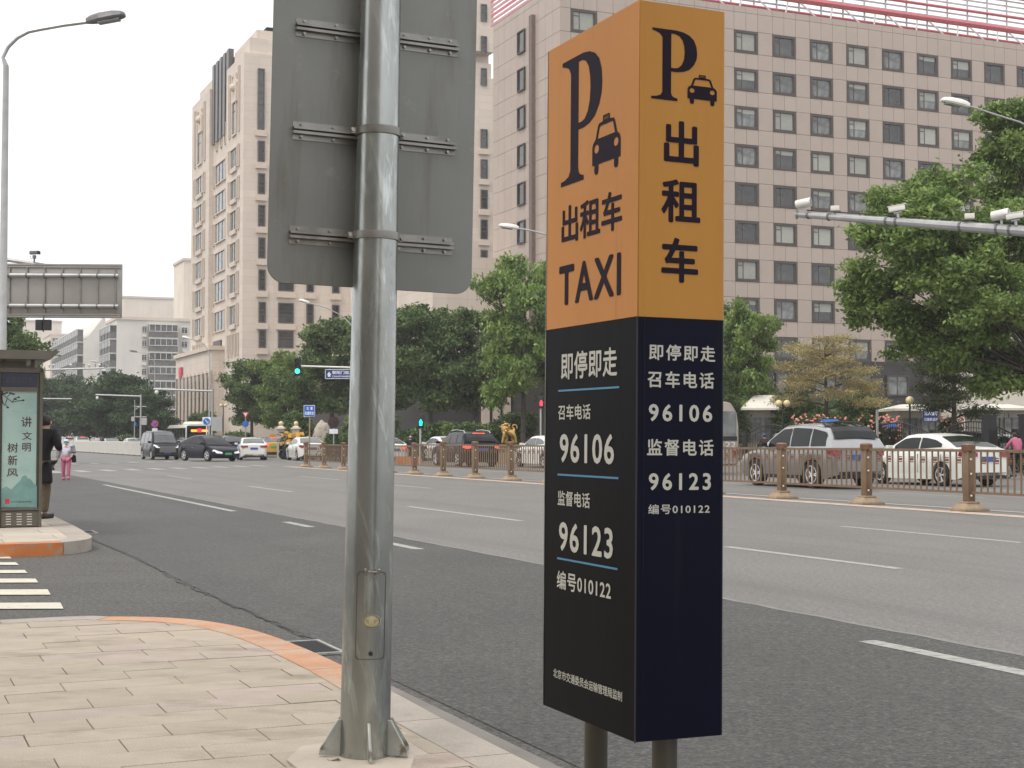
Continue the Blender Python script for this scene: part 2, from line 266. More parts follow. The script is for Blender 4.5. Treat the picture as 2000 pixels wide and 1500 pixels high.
# ------------------------------------------------------------------ mesh helpers
class MB:
    def __init__(s): s.v = []; s.f = []; s.sm = False
    def add(s, vs, fs):
        o = len(s.v); s.v += [tuple(v) for v in vs]; s.f += [tuple(i + o for i in f) for f in fs]; return s
    def box(s, c, d, rz=0.0, taper=1.0, Mx=None):
        x, y, z = d[0] / 2, d[1] / 2, d[2] / 2; t = taper
        vs = [(-x, -y, -z), (x, -y, -z), (x, y, -z), (-x, y, -z), (-x * t, -y * t, z), (x * t, -y * t, z), (x * t, y * t, z), (-x * t, y * t, z)]
        ca, sa = math.cos(rz), math.sin(rz)
        vs = [Vector((v[0] * ca - v[1] * sa + c[0], v[0] * sa + v[1] * ca + c[1], v[2] + c[2])) for v in vs]
        if Mx: vs = [Mx @ v for v in vs]
        return s.add(vs, [(0, 3, 2, 1), (4, 5, 6, 7), (0, 1, 5, 4), (1, 2, 6, 5), (2, 3, 7, 6), (3, 0, 4, 7)])
    def box2(s, a, b): return s.box([(a[i] + b[i]) / 2 for i in range(3)], [abs(b[i] - a[i]) for i in range(3)])
    def tube(s, pts, rad, n=8, cap=True):
        pts = [Vector(p) for p in pts]; rs = rad if isinstance(rad, (list, tuple)) else [rad] * len(pts)
        ref = None; rings = []
        for i, p in enumerate(pts):
            d = (pts[min(i + 1, len(pts) - 1)] - pts[max(i - 1, 0)]).normalized()
            if ref is None: ref = Vector((0, 0, 1)) if abs(d.z) < 0.9 else Vector((1, 0, 0))
            a = d.cross(ref).normalized(); b = a.cross(d).normalized(); ref = b
            rings.append([p + (a * math.cos(2 * math.pi * k / n) + b * math.sin(2 * math.pi * k / n)) * rs[i] for k in range(n)])
        vs = [v for r in rings for v in r]; fs = []
        for i in range(len(pts) - 1):
            for k in range(n):
                k2 = (k + 1) % n; fs.append((i * n + k, i * n + k2, (i + 1) * n + k2, (i + 1) * n + k))
        if cap: fs.append(tuple(range(n - 1, -1, -1))); fs.append(tuple((len(pts) - 1) * n + k for k in range(n)))
        return s.add(vs, fs)
    def lathe(s, prof, n=16, c=(0, 0, 0), axis='z'):
        vs = []; fs = []
        for r, z in prof:
            for k in range(n):
                a = 2 * math.pi * k / n; x, y = r * math.cos(a), r * math.sin(a)
                v = {'z': (x, y, z), 'y': (x, z, y), 'x': (z, x, y)}[axis]
                vs.append((v[0] + c[0], v[1] + c[1], v[2] + c[2]))
        m = len(prof)
        for i in range(m - 1):
            for k in range(n):
                k2 = (k + 1) % n; q = (i * n + k, i * n + k2, (i + 1) * n + k2, (i + 1) * n + k)
                fs.append(q if axis != 'y' else q[::-1])
        fs.append(tuple(range(n - 1, -1, -1))); fs.append(tuple((m - 1) * n + k for k in range(n)))
        return s.add(vs, fs)
    def sphere(s, c, r, n=12, sx=1, sy=1, sz=1):
        prof = [(r * math.sin(math.pi * i / (n // 2 + 2)) + 1e-4, -r * math.cos(math.pi * i / (n // 2 + 2))) for i in range(n // 2 + 3)]
        t = MB().lathe(prof, n); return s.add([(v[0] * sx + c[0], v[1] * sy + c[1], v[2] * sz + c[2]) for v in t.v], t.f)
    def prism(s, poly, z0, z1, axis='z'):
        n = len(poly)
        def P(p, z): return {'z': (p[0], p[1], z), 'y': (p[0], z, p[1]), 'x': (z, p[0], p[1])}[axis]
        vs = [P(p, z0) for p in poly] + [P(p, z1) for p in poly]
        return s.add(vs, [tuple(range(n - 1, -1, -1)), tuple(range(n, 2 * n))] + [(i, (i + 1) % n, n + (i + 1) % n, n + i) for i in range(n)])
    def quad(s, a, b, c, d): return s.add([a, b, c, d], [(0, 1, 2, 3)])
    def mesh(s, name, m):
        me = bpy.data.meshes.new(name); me.from_pydata([tuple(v) for v in s.v], [], s.f); me.materials.append(m)
        bm = bmesh.new(); bm.from_mesh(me); bmesh.ops.recalc_face_normals(bm, faces=bm.faces); bm.to_mesh(me); bm.free()
        if s.sm:
            me.shade_smooth(); me.set_sharp_from_angle(angle=R(35))
        return me
    def build(s, name, m, parent=None, sm=False, **kw):
        s.sm = sm or s.sm; return mobj(name, s.mesh(name, m), parent, **kw)
def mobj(name, me, parent=None, loc=None, rot=None, label=None, kind=None):
    o = bpy.data.objects.new(name, me); COL.objects.link(o)
    if parent is not None: o.parent = parent
    if loc is not None: o.location = loc
    if rot is not None: o.rotation_euler = rot
    if label: o['label'] = label
    if kind: o['kind'] = kind
    return o
def bev(me, w, seg=2):
    bm = bmesh.new(); bm.from_mesh(me)
    bmesh.ops.bevel(bm, geom=list(bm.edges), offset=w, segments=seg, affect='EDGES', profile=0.5); bm.to_mesh(me); bm.free()
    me.shade_smooth(); me.set_sharp_from_angle(angle=R(40)); return me
def thing(name, label, cat, loc=(0, 0, 0), rz=0.0, group=None):
    o = bpy.data.objects.new(name, None); COL.objects.link(o); o.empty_display_size = 0.3
    o.location = loc; o.rotation_euler = (0, 0, rz); o['label'] = label; o['category'] = cat
    if group: o['group'] = group
    return o
def tag(o, label, cat, group=None):
    o['label'] = label; o['category'] = cat
    if group: o['group'] = group
    return o
def copy_tree(o, parent=None):
    c = o.copy(); COL.objects.link(c)
    if parent is not None: c.parent = parent
    for ch in o.children: copy_tree(ch, c)
    return c
def mat_of(o): return Matrix.Translation(o.location) @ o.rotation_euler.to_matrix().to_4x4()
def sheet(name, pts, z, m, kind='structure'):
    o = mobj(name, MB().add([(p[0], p[1], z) for p in pts], [tuple(range(len(pts)))]).mesh(name, m)); o['kind'] = kind; return o
def stpoly(l): return [W(*p) for p in l]
_tc = {}
def text_mesh(s, bold=0.0, space=1.0, vertical=False):
    k = (s, bold, space)
    if k in _tc: return _tc[k].copy()
    c = bpy.data.curves.new('txt', 'FONT'); c.body = s; c.space_character = space; c.resolution_u = 3
    o = bpy.data.objects.new('txt', c); COL.objects.link(o)
    dg = bpy.context.evaluated_depsgraph_get(); dg.update()
    me = bpy.data.meshes.new_from_object(o.evaluated_get(dg)); bpy.data.objects.remove(o); bpy.data.curves.remove(c)
    me.materials.clear()
    if bold:
        # heavier strokes: the flat glyphs overlaid in a ring, each copy a hair in front of the last
        n = len(me.vertices); a = np.zeros(n * 3); me.vertices.foreach_get('co', a); a = a.reshape(-1, 3); fs = [tuple(p.vertices) for p in me.polygons]; V = []; Fc = []
        for i in range(9):
            r_ = 0 if i == 8 else bold; b = a + np.array([r_ * math.cos(i * math.pi / 4), r_ * math.sin(i * math.pi / 4), i * 0.01]); V += [tuple(q) for q in b]; Fc += [tuple(j + n * i for j in f) for f in fs]
        me = bpy.data.meshes.new('lettering'); me.from_pydata(V, [], Fc)
    _tc[k] = me; return me.copy()
def spline_mesh(loops):
    c = bpy.data.curves.new('sp', 'CURVE'); c.dimensions = '2D'; c.fill_mode = 'BOTH'
    for lp in loops:
        s = c.splines.new('POLY'); s.points.add(len(lp) - 1)
        for i, p in enumerate(lp): s.points[i].co = (p[0], p[1], 0, 1)
        s.use_cyclic_u = True
    o = bpy.data.objects.new('sp', c); COL.objects.link(o); dg = bpy.context.evaluated_depsgraph_get(); dg.update()
    me = bpy.data.meshes.new_from_object(o.evaluated_get(dg)); bpy.data.objects.remove(o); bpy.data.curves.remove(c); me.materials.clear(); return me
def fit(me, w0, w1, z0, z1, plane, val, m, parent, name='lettering'):
    """scale a flat XY mesh into a rectangle on a face; plane: 'x-' faces -x, 'y-' faces -y"""
    n = len(me.vertices); a = np.zeros(n * 3); me.vertices.foreach_get('co', a); a = a.reshape(-1, 3)
    mn, mx = a.min(0), a.max(0)
    u = w0 + (a[:, 0] - mn[0]) / max(mx[0] - mn[0], 1e-6) * (w1 - w0); v = z0 + (a[:, 1] - mn[1]) / max(mx[1] - mn[1], 1e-6) * (z1 - z0)
    b = np.zeros_like(a)
    lift = a[:, 2] * 0.004 * (abs(z1 - z0) > 0) 
    if plane == 'x-': b[:, 0] = val - lift; b[:, 1] = u
    else: b[:, 0] = u; b[:, 1] = val - lift
    b[:, 2] = v; me.vertices.foreach_set('co', b.ravel()); me.update(); me.materials.append(m)
    return mobj(name, me, parent)
HAZE = 0.00034
# ================================================================== GROUND, ROADS, PAVEMENTS
sheet('ground', [(-900, -200), (900, -200), (900, 1500), (-900, 1500)], -0.03, M['ground'])
def band(name, s0, s1, t0, t1, z, m): return sheet(name, stpoly([(s0, t0), (s1, t0), (s1, t1), (s0, t1)]), z, m)
road = band('road', 2.75, 45.0, -40, 700, 0.0, M['road_old'])
band('road_near_lane', 2.75, 6.78, -30, 62, 0.004, M['road_new'])
band('side_street', -60, 2.75, -30, 60, 0.0, M['road_side'])
band('cross_street', -120, 2.75, 60, 104, -0.004, M['road_old'])
band('cross_street_far', 45.0, 130, 76, 100, -0.004, M['road_old'])
# ragged tar seam between the side street and the main road
mb = MB(); rnd = random.Random(3); prev = None; t = 9.9
while t < 27:
    w = 0.005 + 0.011 * rnd.random(); s = 2.75 + 0.03 * rnd.uniform(-1, 1) + 0.04 * math.sin(t * 0.8)
    a, b = W(s - w, t, 0.009), W(s + w, t, 0.009)
    if prev: mb.quad(prev[0], prev[1], b, a)
    prev = (a, b); t += 0.12
o = mb.build('asphalt_seam', M['seam']); o['kind'] = 'structure'
mb = MB(); prev = None; t = 3.0
while t < 40:
    s = 6.8 + 0.02 * rnd.uniform(-1, 1); a, b = W(s - 0.03, t, 0.0055), W(s + 0.03, t, 0.0055)
    if prev: mb.quad(prev[0], prev[1], b, a)
    prev = (a, b); t += 0.3
o = mb.build('lane_joint', mat('pale joint', (0.19, 0.185, 0.17), 0.7)); o['kind'] = 'structure'
# lane markings: one object of many dashes painted on the road surface
mb = MB()
def dash(s, t0, t1, w=0.075):
    z_ = .0065 if s < 6.7 else .003; mb.quad(W(s - w, t0, z_), W(s + w, t0, z_), W(s + w, t1, z_), W(s - w, t1, z_))
for a, b in [((200, 947), (465, 999)), ((549, 1020), (612, 1030)), ((765, 1060), (838, 1073)), ((1707, 1252), (2000, 1312))]:
    pa, pb = ST(G(*a)), ST(G(*b)); s = 6.28; dash(s, pb[1], pa[1])
dash(6.28, ST(G(2000, 1312))[1] - 3, ST(G(2000, 1312))[1])
for a, b in [((808, 989), (1005, 1018)), ((1415, 1068), (1762, 1111)), ((485, 950), (575, 961)), ((325, 929), (375, 935))]:
    pa, pb = ST(G(*a)), ST(G(*b)); s = (pa[0] + pb[0]) / 2; dash(s, pb[1], pa[1])
for a, b in [((1640, 1028), (2000, 1060)), ((770, 947), (840, 954)), ((590, 930), (655, 937))]:
    pa, pb = ST(G(*a)), ST(G(*b)); s = (pa[0] + pb[0]) / 2; dash(s, pb[1], pa[1])
for s in (24.2, 27.7, 31.2):
    for k in range(9): dash(s, 18 + k * 9.5, 18 + k * 9.5 + 4)
for s in (6.28, 9.8, 13.3):
    for k in range(12): dash(s, 110 + k * 12, 114 + k * 12)
o = mb.build('lane_markings', M['mark']); o['kind'] = 'structure'
mb = MB()
for k in range(11):
    s, t = 5.5 + 1.25 * k, 61 + 1.18 * k
    mb.quad(W(s - .25, t, .0065), W(s + .25, t, .0065), W(s + .25, t + 3.4, .0065), W(s - .25, t + 3.4, .0065))
    if k < 10:
        t += 17.5; mb.quad(W(s + .6 - .2, t, .012), W(s + .6 + .2, t, .012), W(s + .6 + .2, t + 3.4, .012), W(s + .6 - .2, t + 3.4, .012))
o = mb.build('far_zebra_crossing', M['mark']); o['kind'] = 'structure'
mb = MB()
for yt, yb, xe in [(1085.7, 1090.6, 23), (1098, 1103.2, 37), (1113, 1119, 54), (1129.8, 1137.5, 75), (1150.8, 1161.3, 99), (1176.7, 1188.6, 124)]:
    p = [G(xe, yb, .008), G(xe - 6, yt, .008)]; dirv = Vector((-1, -0.03, 0))
    mb.quad(p[0], p[1], p[1] + dirv * 5, p[0] + dirv * 5)
o = mb.build('zebra_crossing', M['mark_zebra']); o['kind'] = 'structure'
mb = MB(); mb.quad(W(18.62, -20, .006), W(18.74, -20, .006), W(18.74, 72, .006), W(18.62, 72, .006)); mb.quad(W(19.86, -20, .006), W(19.98, -20, .006), W(19.98, 72, .006), W(19.86, 72, .006))
mb.quad(W(18.95, -20, .006), W(19.03, -20, .006), W(19.03, 72, .006), W(18.95, 72, .006)); o = mb.build('median_white_lines', M['mark_white']); o['kind'] = 'structure'
band('median_orange_line', 18.745, 18.945, -20, 72, .006, M['mark_orange'])
band('red_lane', 39.2, 40.4, -30, 80, .004, M['redlane'])
# far pavement with a real kerb
def slab(name, s0, s1, t0, t1, z, m):
    o = MB().box(((s0 + s1) / 2, (t0 + t1) / 2, z / 2 - 0.02), (s1 - s0, t1 - t0, z + 0.04)).build(name, m); o.rotation_euler.z = AZ; o['kind'] = 'structure'; return o
slab('far_pavement', 42.6, 76, -40, 76, .13, M['pave_far']); slab('far_pavement_beyond', 33.5, 60, 100, 420, .13, M['pave_far'])
slab('far_kerb', 42.42, 42.598, -40, 76, .14, M['kerb']); slab('far_kerb_beyond', 33.32, 33.498, 100, 420, .14, M['kerb'])

def clip(poly, hp):
    for (n, c) in hp:
        out = []
        for i in range(len(poly)):
            a, b = poly[i], poly[(i + 1) % len(poly)]
            da, db = n[0] * a[0] + n[1] * a[1] - c, n[0] * b[0] + n[1] * b[1] - c
            if da <= 0: out.append(a)
            if da * db < 0:
                k = da / (da - db); out.append((a[0] + (b[0] - a[0]) * k, a[1] + (b[1] - a[1]) * k))
        poly = out
        if len(poly) < 3: return None
    return poly
def half_planes(pts, inside):
    hp = []
    for a, b in zip(pts[:-1], pts[1:]):
        n = (b[1] - a[1], -(b[0] - a[0])); L = math.hypot(*n); n = (n[0] / L, n[1] / L); c = n[0] * a[0] + n[1] * a[1]
        if n[0] * inside[0] + n[1] * inside[1] > c: n = (-n[0], -n[1]); c = -c
        hp.append((n, c))
    return hp
def hull_side(pts, inside):
    # convex hull of the boundary, opened on the inner side
    P = sorted(set((round(a, 5), round(b, 5)) for a, b in pts))
    def half(P):
        h = []
        for p in P:
            while len(h) > 1 and (h[-1][0] - h[-2][0]) * (p[1] - h[-2][1]) - (h[-1][1] - h[-2][1]) * (p[0] - h[-2][0]) <= 0: h.pop()
            h.append(p)
        return h
    lo, up = half(P), half(P[::-1]); ring = lo[:-1] + up[:-1]; keep = []
    n = len(ring); e0, e1 = tuple(round(v, 5) for v in pts[0]), tuple(round(v, 5) for v in pts[-1])
    i0, i1 = ring.index(e0), ring.index(e1); a = [ring[(i0 + k) % n] for k in range((i1 - i0) % n + 1)]; b = [ring[(i1 + k) % n] for k in range((i0 - i1) % n + 1)]
    return a if len(a) > len(b) else b
def offset_curve(pts, d, inside):
    out = []
    for i, p in enumerate(pts):
        a, b = pts[max(i - 1, 0)], pts[min(i + 1, len(pts) - 1)]
        n = (b[1] - a[1], -(b[0] - a[0])); L = math.hypot(*n); n = (n[0] / L, n[1] / L)
        if n[0] * (inside[0] - p[0]) + n[1] * (inside[1] - p[1]) < 0: n = (-n[0], -n[1])
        out.append((p[0] + n[0] * d, p[1] + n[1] * d))
    return out
def pavement(name, px, z, inside, ext0, ext1, tile, area, kerbs, kerb_w, label_tiles, mats, face_m=None, seed=1):
    outer = [ST(G(x, y, z)) for x, y in px]
    outer = [ext0(outer[0])] + outer + [ext1(outer[-1])]
    # resample the curve smoothly
    pts = []
    for i in range(len(outer) - 1):
        p0, p1, p2, p3 = outer[max(i - 1, 0)], outer[i], outer[i + 1], outer[min(i + 2, len(outer) - 1)]
        for k in range(4):
            u = k / 4
            if i == 0 or i == len(outer) - 2: pts.append(tuple(p1[j] + (p2[j] - p1[j]) * u for j in (0, 1)))
            else: pts.append(tuple(0.5 * (2 * p1[j] + (p2[j] - p0[j]) * u + (2 * p0[j] - 5 * p1[j] + 4 * p2[j] - p3[j]) * u * u + (3 * p1[j] - p0[j] - 3 * p2[j] + p3[j]) * u ** 3) for j in (0, 1)))
    pts.append(outer[-1]); ends = (pts[0], pts[-1])
    for _ in range(4):
        pts = [ends[0]] + [tuple((pts[i - 1][j] + 2 * pts[i][j] + pts[i + 1][j]) / 4 for j in (0, 1)) for i in range(1, len(pts) - 1)] + [ends[1]]
    inner = offset_curve(pts, kerb_w, inside)
    poly = inner + [(inside[0] - 30, inner[-1][1]), (inside[0] - 30, inner[0][1])] if False else None
    root = thing(name, '', ''); del root['label']; del root['category']; root['kind'] = 'structure'; root.rotation_euler.z = AZ
    hp = half_planes(hull_side(inner, inside), inside)
    big = clip([(area[0] - 25, area[2] - 25), (area[1] + 5, area[2] - 25), (area[1] + 5, area[3] + 60), (area[0] - 25, area[3] + 60)], hp)
    MB().prism(big, -0.05, z - 0.012).build('bed', M['joint'], root)
    tw, th, g = tile; rnd = random.Random(seed); n = 0; rest = MB(); j = 0; t = area[2]
    cells = []
    while t < area[3]:
        s = area[0] + (tw / 2 if j % 2 else 0) + (0.07 if j % 4 > 1 else 0) 
        while s < area[1]:
            cells.append((s, t)); s += tw
        t += th; j += 1
    cells.sort(key=lambda c: math.hypot(c[0] - label_tiles[0], c[1] - label_tiles[1]))
    cache = {}
    for s, t in cells:
        pl = clip([(s + g / 2, t + g / 2), (s + tw - g / 2, t + g / 2), (s + tw - g / 2, t + th - g / 2), (s + g / 2, t + th - g / 2)], hp)
        if not pl: continue
        ar = abs(sum(pl[i][0] * pl[(i + 1) % len(pl)][1] - pl[(i + 1) % len(pl)][0] * pl[i][1] for i in range(len(pl)))) / 2
        if ar < 0.006: continue
        dz = rnd.uniform(-.0022, .0022)
        if n < 290:
            full = ar > (tw - g) * (th - g) * 0.999; m = mats[0] if rnd.random() > 0.16 else mats[1]
            if full:
                key = m.name
                if key not in cache: cache[key] = bev(MB().prism([(g / 2, g / 2), (tw - g / 2, g / 2), (tw - g / 2, th - g / 2), (g / 2, th - g / 2)], -0.05, 0).mesh('paver', m), 0.0025, 1)
                mobj('paver', cache[key], root, (s, t, z + dz), (rnd.uniform(-.0012, .0012), rnd.uniform(-.0012, .0012), 0))
            else: mobj('paver', MB().prism([(a - s, b - t) for a, b in pl], -0.05, 0).mesh('paver', m), root, (s, t, z + dz))
            n += 1
        else: rest.prism(pl, z - .05, z + dz)
    if rest.v: rest.build('outer_pavers', mats[0], root, kind='stuff')
    # the plain rest of the slab, paved outside the tiled area
    acc = 0; seg = []; 
    L = [0]
    for a, b in zip(pts[:-1], pts[1:]): L.append(L[-1] + math.hypot(b[0] - a[0], b[1] - a[1]))
    def at(c, d):
        for i in range(len(L) - 1):
            if L[i + 1] >= d: 
                k = (d - L[i]) / max(L[i + 1] - L[i], 1e-9); return (c[i][0] + (c[i + 1][0] - c[i][0]) * k, c[i][1] + (c[i + 1][1] - c[i][1]) * k)
        return c[-1]
    d = 0
    while d < L[-1] - 0.02:
        e = min(d + 0.82, L[-1]); gg = 0.004; ks = [d + gg + (e - d - 2 * gg) * q / 5 for q in range(6)]
        o_ = [at(pts, q) for q in ks]; i_ = [at(inner, q) for q in ks]
        mid = at(pts, (d + e) / 2); m = kerbs(mid, rnd)
        mobj('kerbstone', MB().prism(o_ + i_[::-1], -0.04, z + 0.004).mesh('kerbstone', m), root); d = e
    return root, pts, inner
def near_kerb(p, rnd):
    return M['kerb_orange'] if (7.0 < p[1] < 11.05) and p[0] > 1.2 else M['kerb']
near, npts, ninner = pavement('pavement', [(0, 1210), (175, 1206), (262, 1205), (350, 1208), (420, 1216), (490, 1230), (560, 1253), (658, 1295), (760, 1349), (860, 1402), (1050, 1500)], 0.10, (0.5, 6.0),
    lambda p: (p[0] - 9, p[1] - 0.9), lambda p: (p[0] + 0.02, p[1] - 14), (0.60, 0.27, 0.0045), (-2.4, 2.7, 2.2, 11.6), near_kerb, 0.22, (1.2, 7.5), (M['tile'], M['tile_pink']))
ksx = ST(G(900, 1423, .1))[0]
band('gutter', ksx, ksx + 0.26, -10, 8.3, 0.007, M['gutter'])
far_m = speckle(mat('pale concrete slab', (0.44, 0.39, 0.32), 0.8, var=0.07, scale=2, objvar=0.05), 90, 0.9, 1.1)
pavement('island_pavement', [(0, 1064), (90, 1061.5), (140, 1058), (170, 1054), (179, 1050), (178, 1046), (160, 1037), (105, 1007)], 0.15, (0.5, 24),
    lambda p: (p[0] - 14, p[1] - 1.0), lambda p: (p[0] + 0.0, p[1] + 34), (1.2, 0.6, 0.01), (-4, 2.7, 18, 40), lambda p, r: M['kerb_orange2'] if p[1] < 19.0 and p[0] < 2.2 else M['kerb'], 0.3, (2, 22), (far_m, far_m), seed=4)
# storm drains
def drain(px, py, label):
    c = G(px, py); s, t = ST(c); t0 = thing('storm_drain', label, 'drain grate', W(s, t, 0.004), AZ, 'storm drains at the kerb')
    f = MB(); 
    for a, b in (((-.24, -.4, 0), (.24, -.36, .014)), ((-.24, .36, 0), (.24, .4, .014)), ((-.24, -.36, 0), (-.2, .36, .014)), ((.2, -.36, 0), (.24, .36, .014))): f.box2(a, b)
    t0.scale = (.62, .8, 1); f.build('frame', M['plate'], t0); MB().box2((-.2, -.36, 0.001), (.2, .36, .003)).build('dark_shade_sheet', M['black'], t0)  # flat black sheet puts the shade under the grate into colour
    for k in range(11): MB().box2((-.19 + k * .036, -.36, .004), (-.19 + k * .036 + .016, .36, .012)).build('bar', M['iron'], t0)
drain(606, 1268, 'iron storm drain grate beside the orange painted kerb left of the big pole')
drain(166, 1041, 'iron storm drain grate beside the far island kerb, near the shelter')

# ================================================================== BUILDINGS
_wc = {}
def window_mesh(w, h, fr, bars, gm):
    """frame + bars in one mesh, pane separately; local: centre at origin, faces -y"""
    k = (round(w, 2), round(h, 2), fr, bars)
    if k not in _wc:
        f = MB(); d = 0.10
        f.box2((-w / 2, -d, -h / 2), (-w / 2 + fr, .05, h / 2)); f.box2((w / 2 - fr, -d, -h / 2), (w / 2, .05, h / 2))
        f.box2((-w / 2 + fr, -d, h / 2 - fr), (w / 2 - fr, .05, h / 2)); f.box2((-w / 2 + fr, -d, -h / 2), (w / 2 - fr, .05, -h / 2 + fr))
        b = MB()
        if bars == 'T':
            x = -w / 2 + fr + (w - 2 * fr) * .28; z = h / 2 - fr - (h - 2 * fr) * .24
            b.box2((x, -.02, -h / 2 + fr), (x + .07, .03, h / 2 - fr)); b.box2((-w / 2 + fr, -.02, z), (x, .03, z + .07)); b.box2((w / 2 - fr - .1, -.02, -h / 2 + fr), (w / 2 - fr, .03, h / 2 - fr))
        elif bars == 'V':
            for q in (0.33, 0.66): x = -w / 2 + w * q; b.box2((x - .04, -.02, -h / 2 + fr), (x + .04, .03, h / 2 - fr))
        elif bars == 'H':
            for q in (-.1, .1): b.box2((-w / 2 + fr, -.02, h * q - .03), (w / 2 - fr, .03, h * q + .03))
        elif bars == 'C':
            b.box2((-.03, -.02, -h / 2 + fr), (.03, .03, h / 2 - fr)); b.box2((-w / 2 + fr, -.02, h * .2), (-.03, .03, h * .2 + .06)); b.box2((.03, -.02, h * .2), (w / 2 - fr, .03, h * .2 + .06))
        _wc[k] = (f, b)
    return _wc[k]
_wm = {}
def window(parent, x, y, z, w, h, rot=0, fr=0.14, bars='T', fm='winframe', bm='winbar', gm='glass', blind=0.0, name='window', recess=False):
    if not recess: x, y = x + math.sin(rot) * .07, y - math.cos(rot) * .07
    k = (round(w, 2), round(h, 2), fr, bars, fm, bm, gm, blind)
    if k not in _wm:
        f, b = window_mesh(w, h, fr, bars, gm)
        g = MB().box2((-w / 2 + fr * .5, .03, -h / 2 + fr * .5), (w / 2 - fr * .5, .045, h / 2 - fr * .5)).mesh('pane', M[gm])
        bl = None
        if blind: bl = MB().box2((-w / 2 + fr, .018, h / 2 - fr - (h - 2 * fr) * blind), (w / 2 - fr, .028, h / 2 - fr)).mesh('blind', M['blind'])
        _wm[k] = (f.mesh('window', M[fm]), b.mesh('bars', M[bm]) if b.v else None, g, bl)
    f, b, g, bl = _wm[k]
    o = mobj(name, f, parent, (x, y, z), (0, 0, rot))
    if b: mobj('glazing_bars', b, o)
    mobj('pane', g, o)
    if bl: mobj('blind', bl, o)
    return o

NB = thing('unseen_reflection_block', 'unseen stone block added behind the viewpoint to darken reflections in pole and sign', 'building', W(-10, -62), AZ)  # added out of view so pole and sign faces reflect something dark
MB().box2((-16, 0, 0), (0, 68, 19)).build('wall', M['beige'], NB)
for k in range(5):
    f = MB()
    for j in range(20): f.box2((-.05, 1.2 + j * 3.35, 1.2 + k * 3.6), (.03, 3.4 + j * 3.35, 3.4 + k * 3.6))
    f.build('window_row', M['glass'], NB, kind='stuff')
# ---- pink granite office block, facing us; t = T0
p0 = Vector(((1433 - 1000) / F * 125, 125, 0)); T0 = ST(p0)[1]; pc = Vector((0, 0, 0))
Yc = T0 / (cA - (1095 - 1000) / F * sA); S0 = ST(Vector(((1095 - 1000) / F * Yc, Yc, 0)))[0]
PB = thing('office_block', 'wide pink granite office block with rows of square dark framed windows', 'building', W(S0, T0), AZ)
Mp = mat_of(PB)
def fz(px, py): q = hit(Mp, 1, 0.0, px, py); return q.x, q.z
xs_ = [fz(x, 300)[0] for x in (1435, 1507.5, 1580.5, 1651, 1721, 1789, 1857, 1923, 1988)]
bay = (xs_[-1] - xs_[0]) / 8; ww = fz(1480, 57)[0] - xs_[0]
ztop = fz(1433, 9)[1]; zl = fz(1433, 22)[1]; zw = fz(1433, 57)[1]; zf = (zw - fz(1433, 655)[1]) / 8; wh = zw - fz(1433, 101)[1]; zdark = fz(1433, 705)[1]
x_first = xs_[0]
while x_first - bay > 0.9: x_first -= bay
ncol = 16; XR = x_first + bay * ncol; DEP = hit(Mp, 0, 0.0, 963, 400).y
zb8 = zw - 8 * zf - wh
MB().box2((0.06, 0.1, 0), (XR, DEP, zdark - .05)).build('base_core', M['stone_gap'], PB)
core = MB()
core.box2((0.06, 0.14, zdark - .05), (XR, DEP, ztop - .1)); core.build('core_wall', M['stone_gap'], PB)
MB().box2((0, -.1, 0), (XR, .1, zdark)).build('dark_base_wall', M['darkstone'], PB)
MB().box2((-.1, .1, 0), (.06, DEP, zdark)).build('dark_base_wall', M['darkstone'], PB)
MB().box2((-.15, -.2, zdark), (XR, .14, zdark + .25)).build('string_course', M['darkstone'], PB)
tiles = []  # (x0,x1,z0,z1,face)
g = 0.03
rows = [(ztop - .02, zl), (zl, zw)]
for k in range(9): rows.append((zw - k * zf - wh, zw - (k + 1) * zf if k < 8 else zdark + .25))
def cols():
    out = []
    x = 0
    if x_first > 0: out.append(('p', 0, x_first))
    for c in range(ncol):
        a = x_first + c * bay; out += [('w', a, a + ww), ('p', a + ww, a + bay)]
    return out
for (z1, z0) in rows:
    for kind, a, b in cols():
        if kind == 'w': tiles += [(a, (a + b) / 2, z0, z1), ((a + b) / 2, b, z0, z1)]
        else: tiles.append((a, b, z0, z1))
for k in range(9):
    for kind, a, b in cols():
        if kind == 'p': tiles.append((a, b, zw - k * zf - wh, zw - k * zf))
xvis0, xvis1 = fz(1412, 300)[0], fz(2010, 300)[0]
tiles.sort(key=lambda q: 0 if (q[1] > xvis0 and q[0] < xvis1 and q[2] > zdark) else 1)
rest = MB(); cache = {}; rnd = random.Random(9)
for i, (a, b, z0, z1) in enumerate(tiles):
    if i < 295:
        k = (round(b - a, 2), round(z1 - z0, 2))
        if k not in cache: cache[k] = MB().box2((g / 2, 0, g / 2), (b - a - g / 2, .12, z1 - z0 - g / 2)).mesh('cladding_panel', M['pinkstone'])
        mobj('cladding_panel', cache[k], PB, (a, rnd.uniform(-.004, .004), z0))
    else: rest.box2((a + g / 2, 0, z0 + g / 2), (b - g / 2, .12, z1 - g / 2))
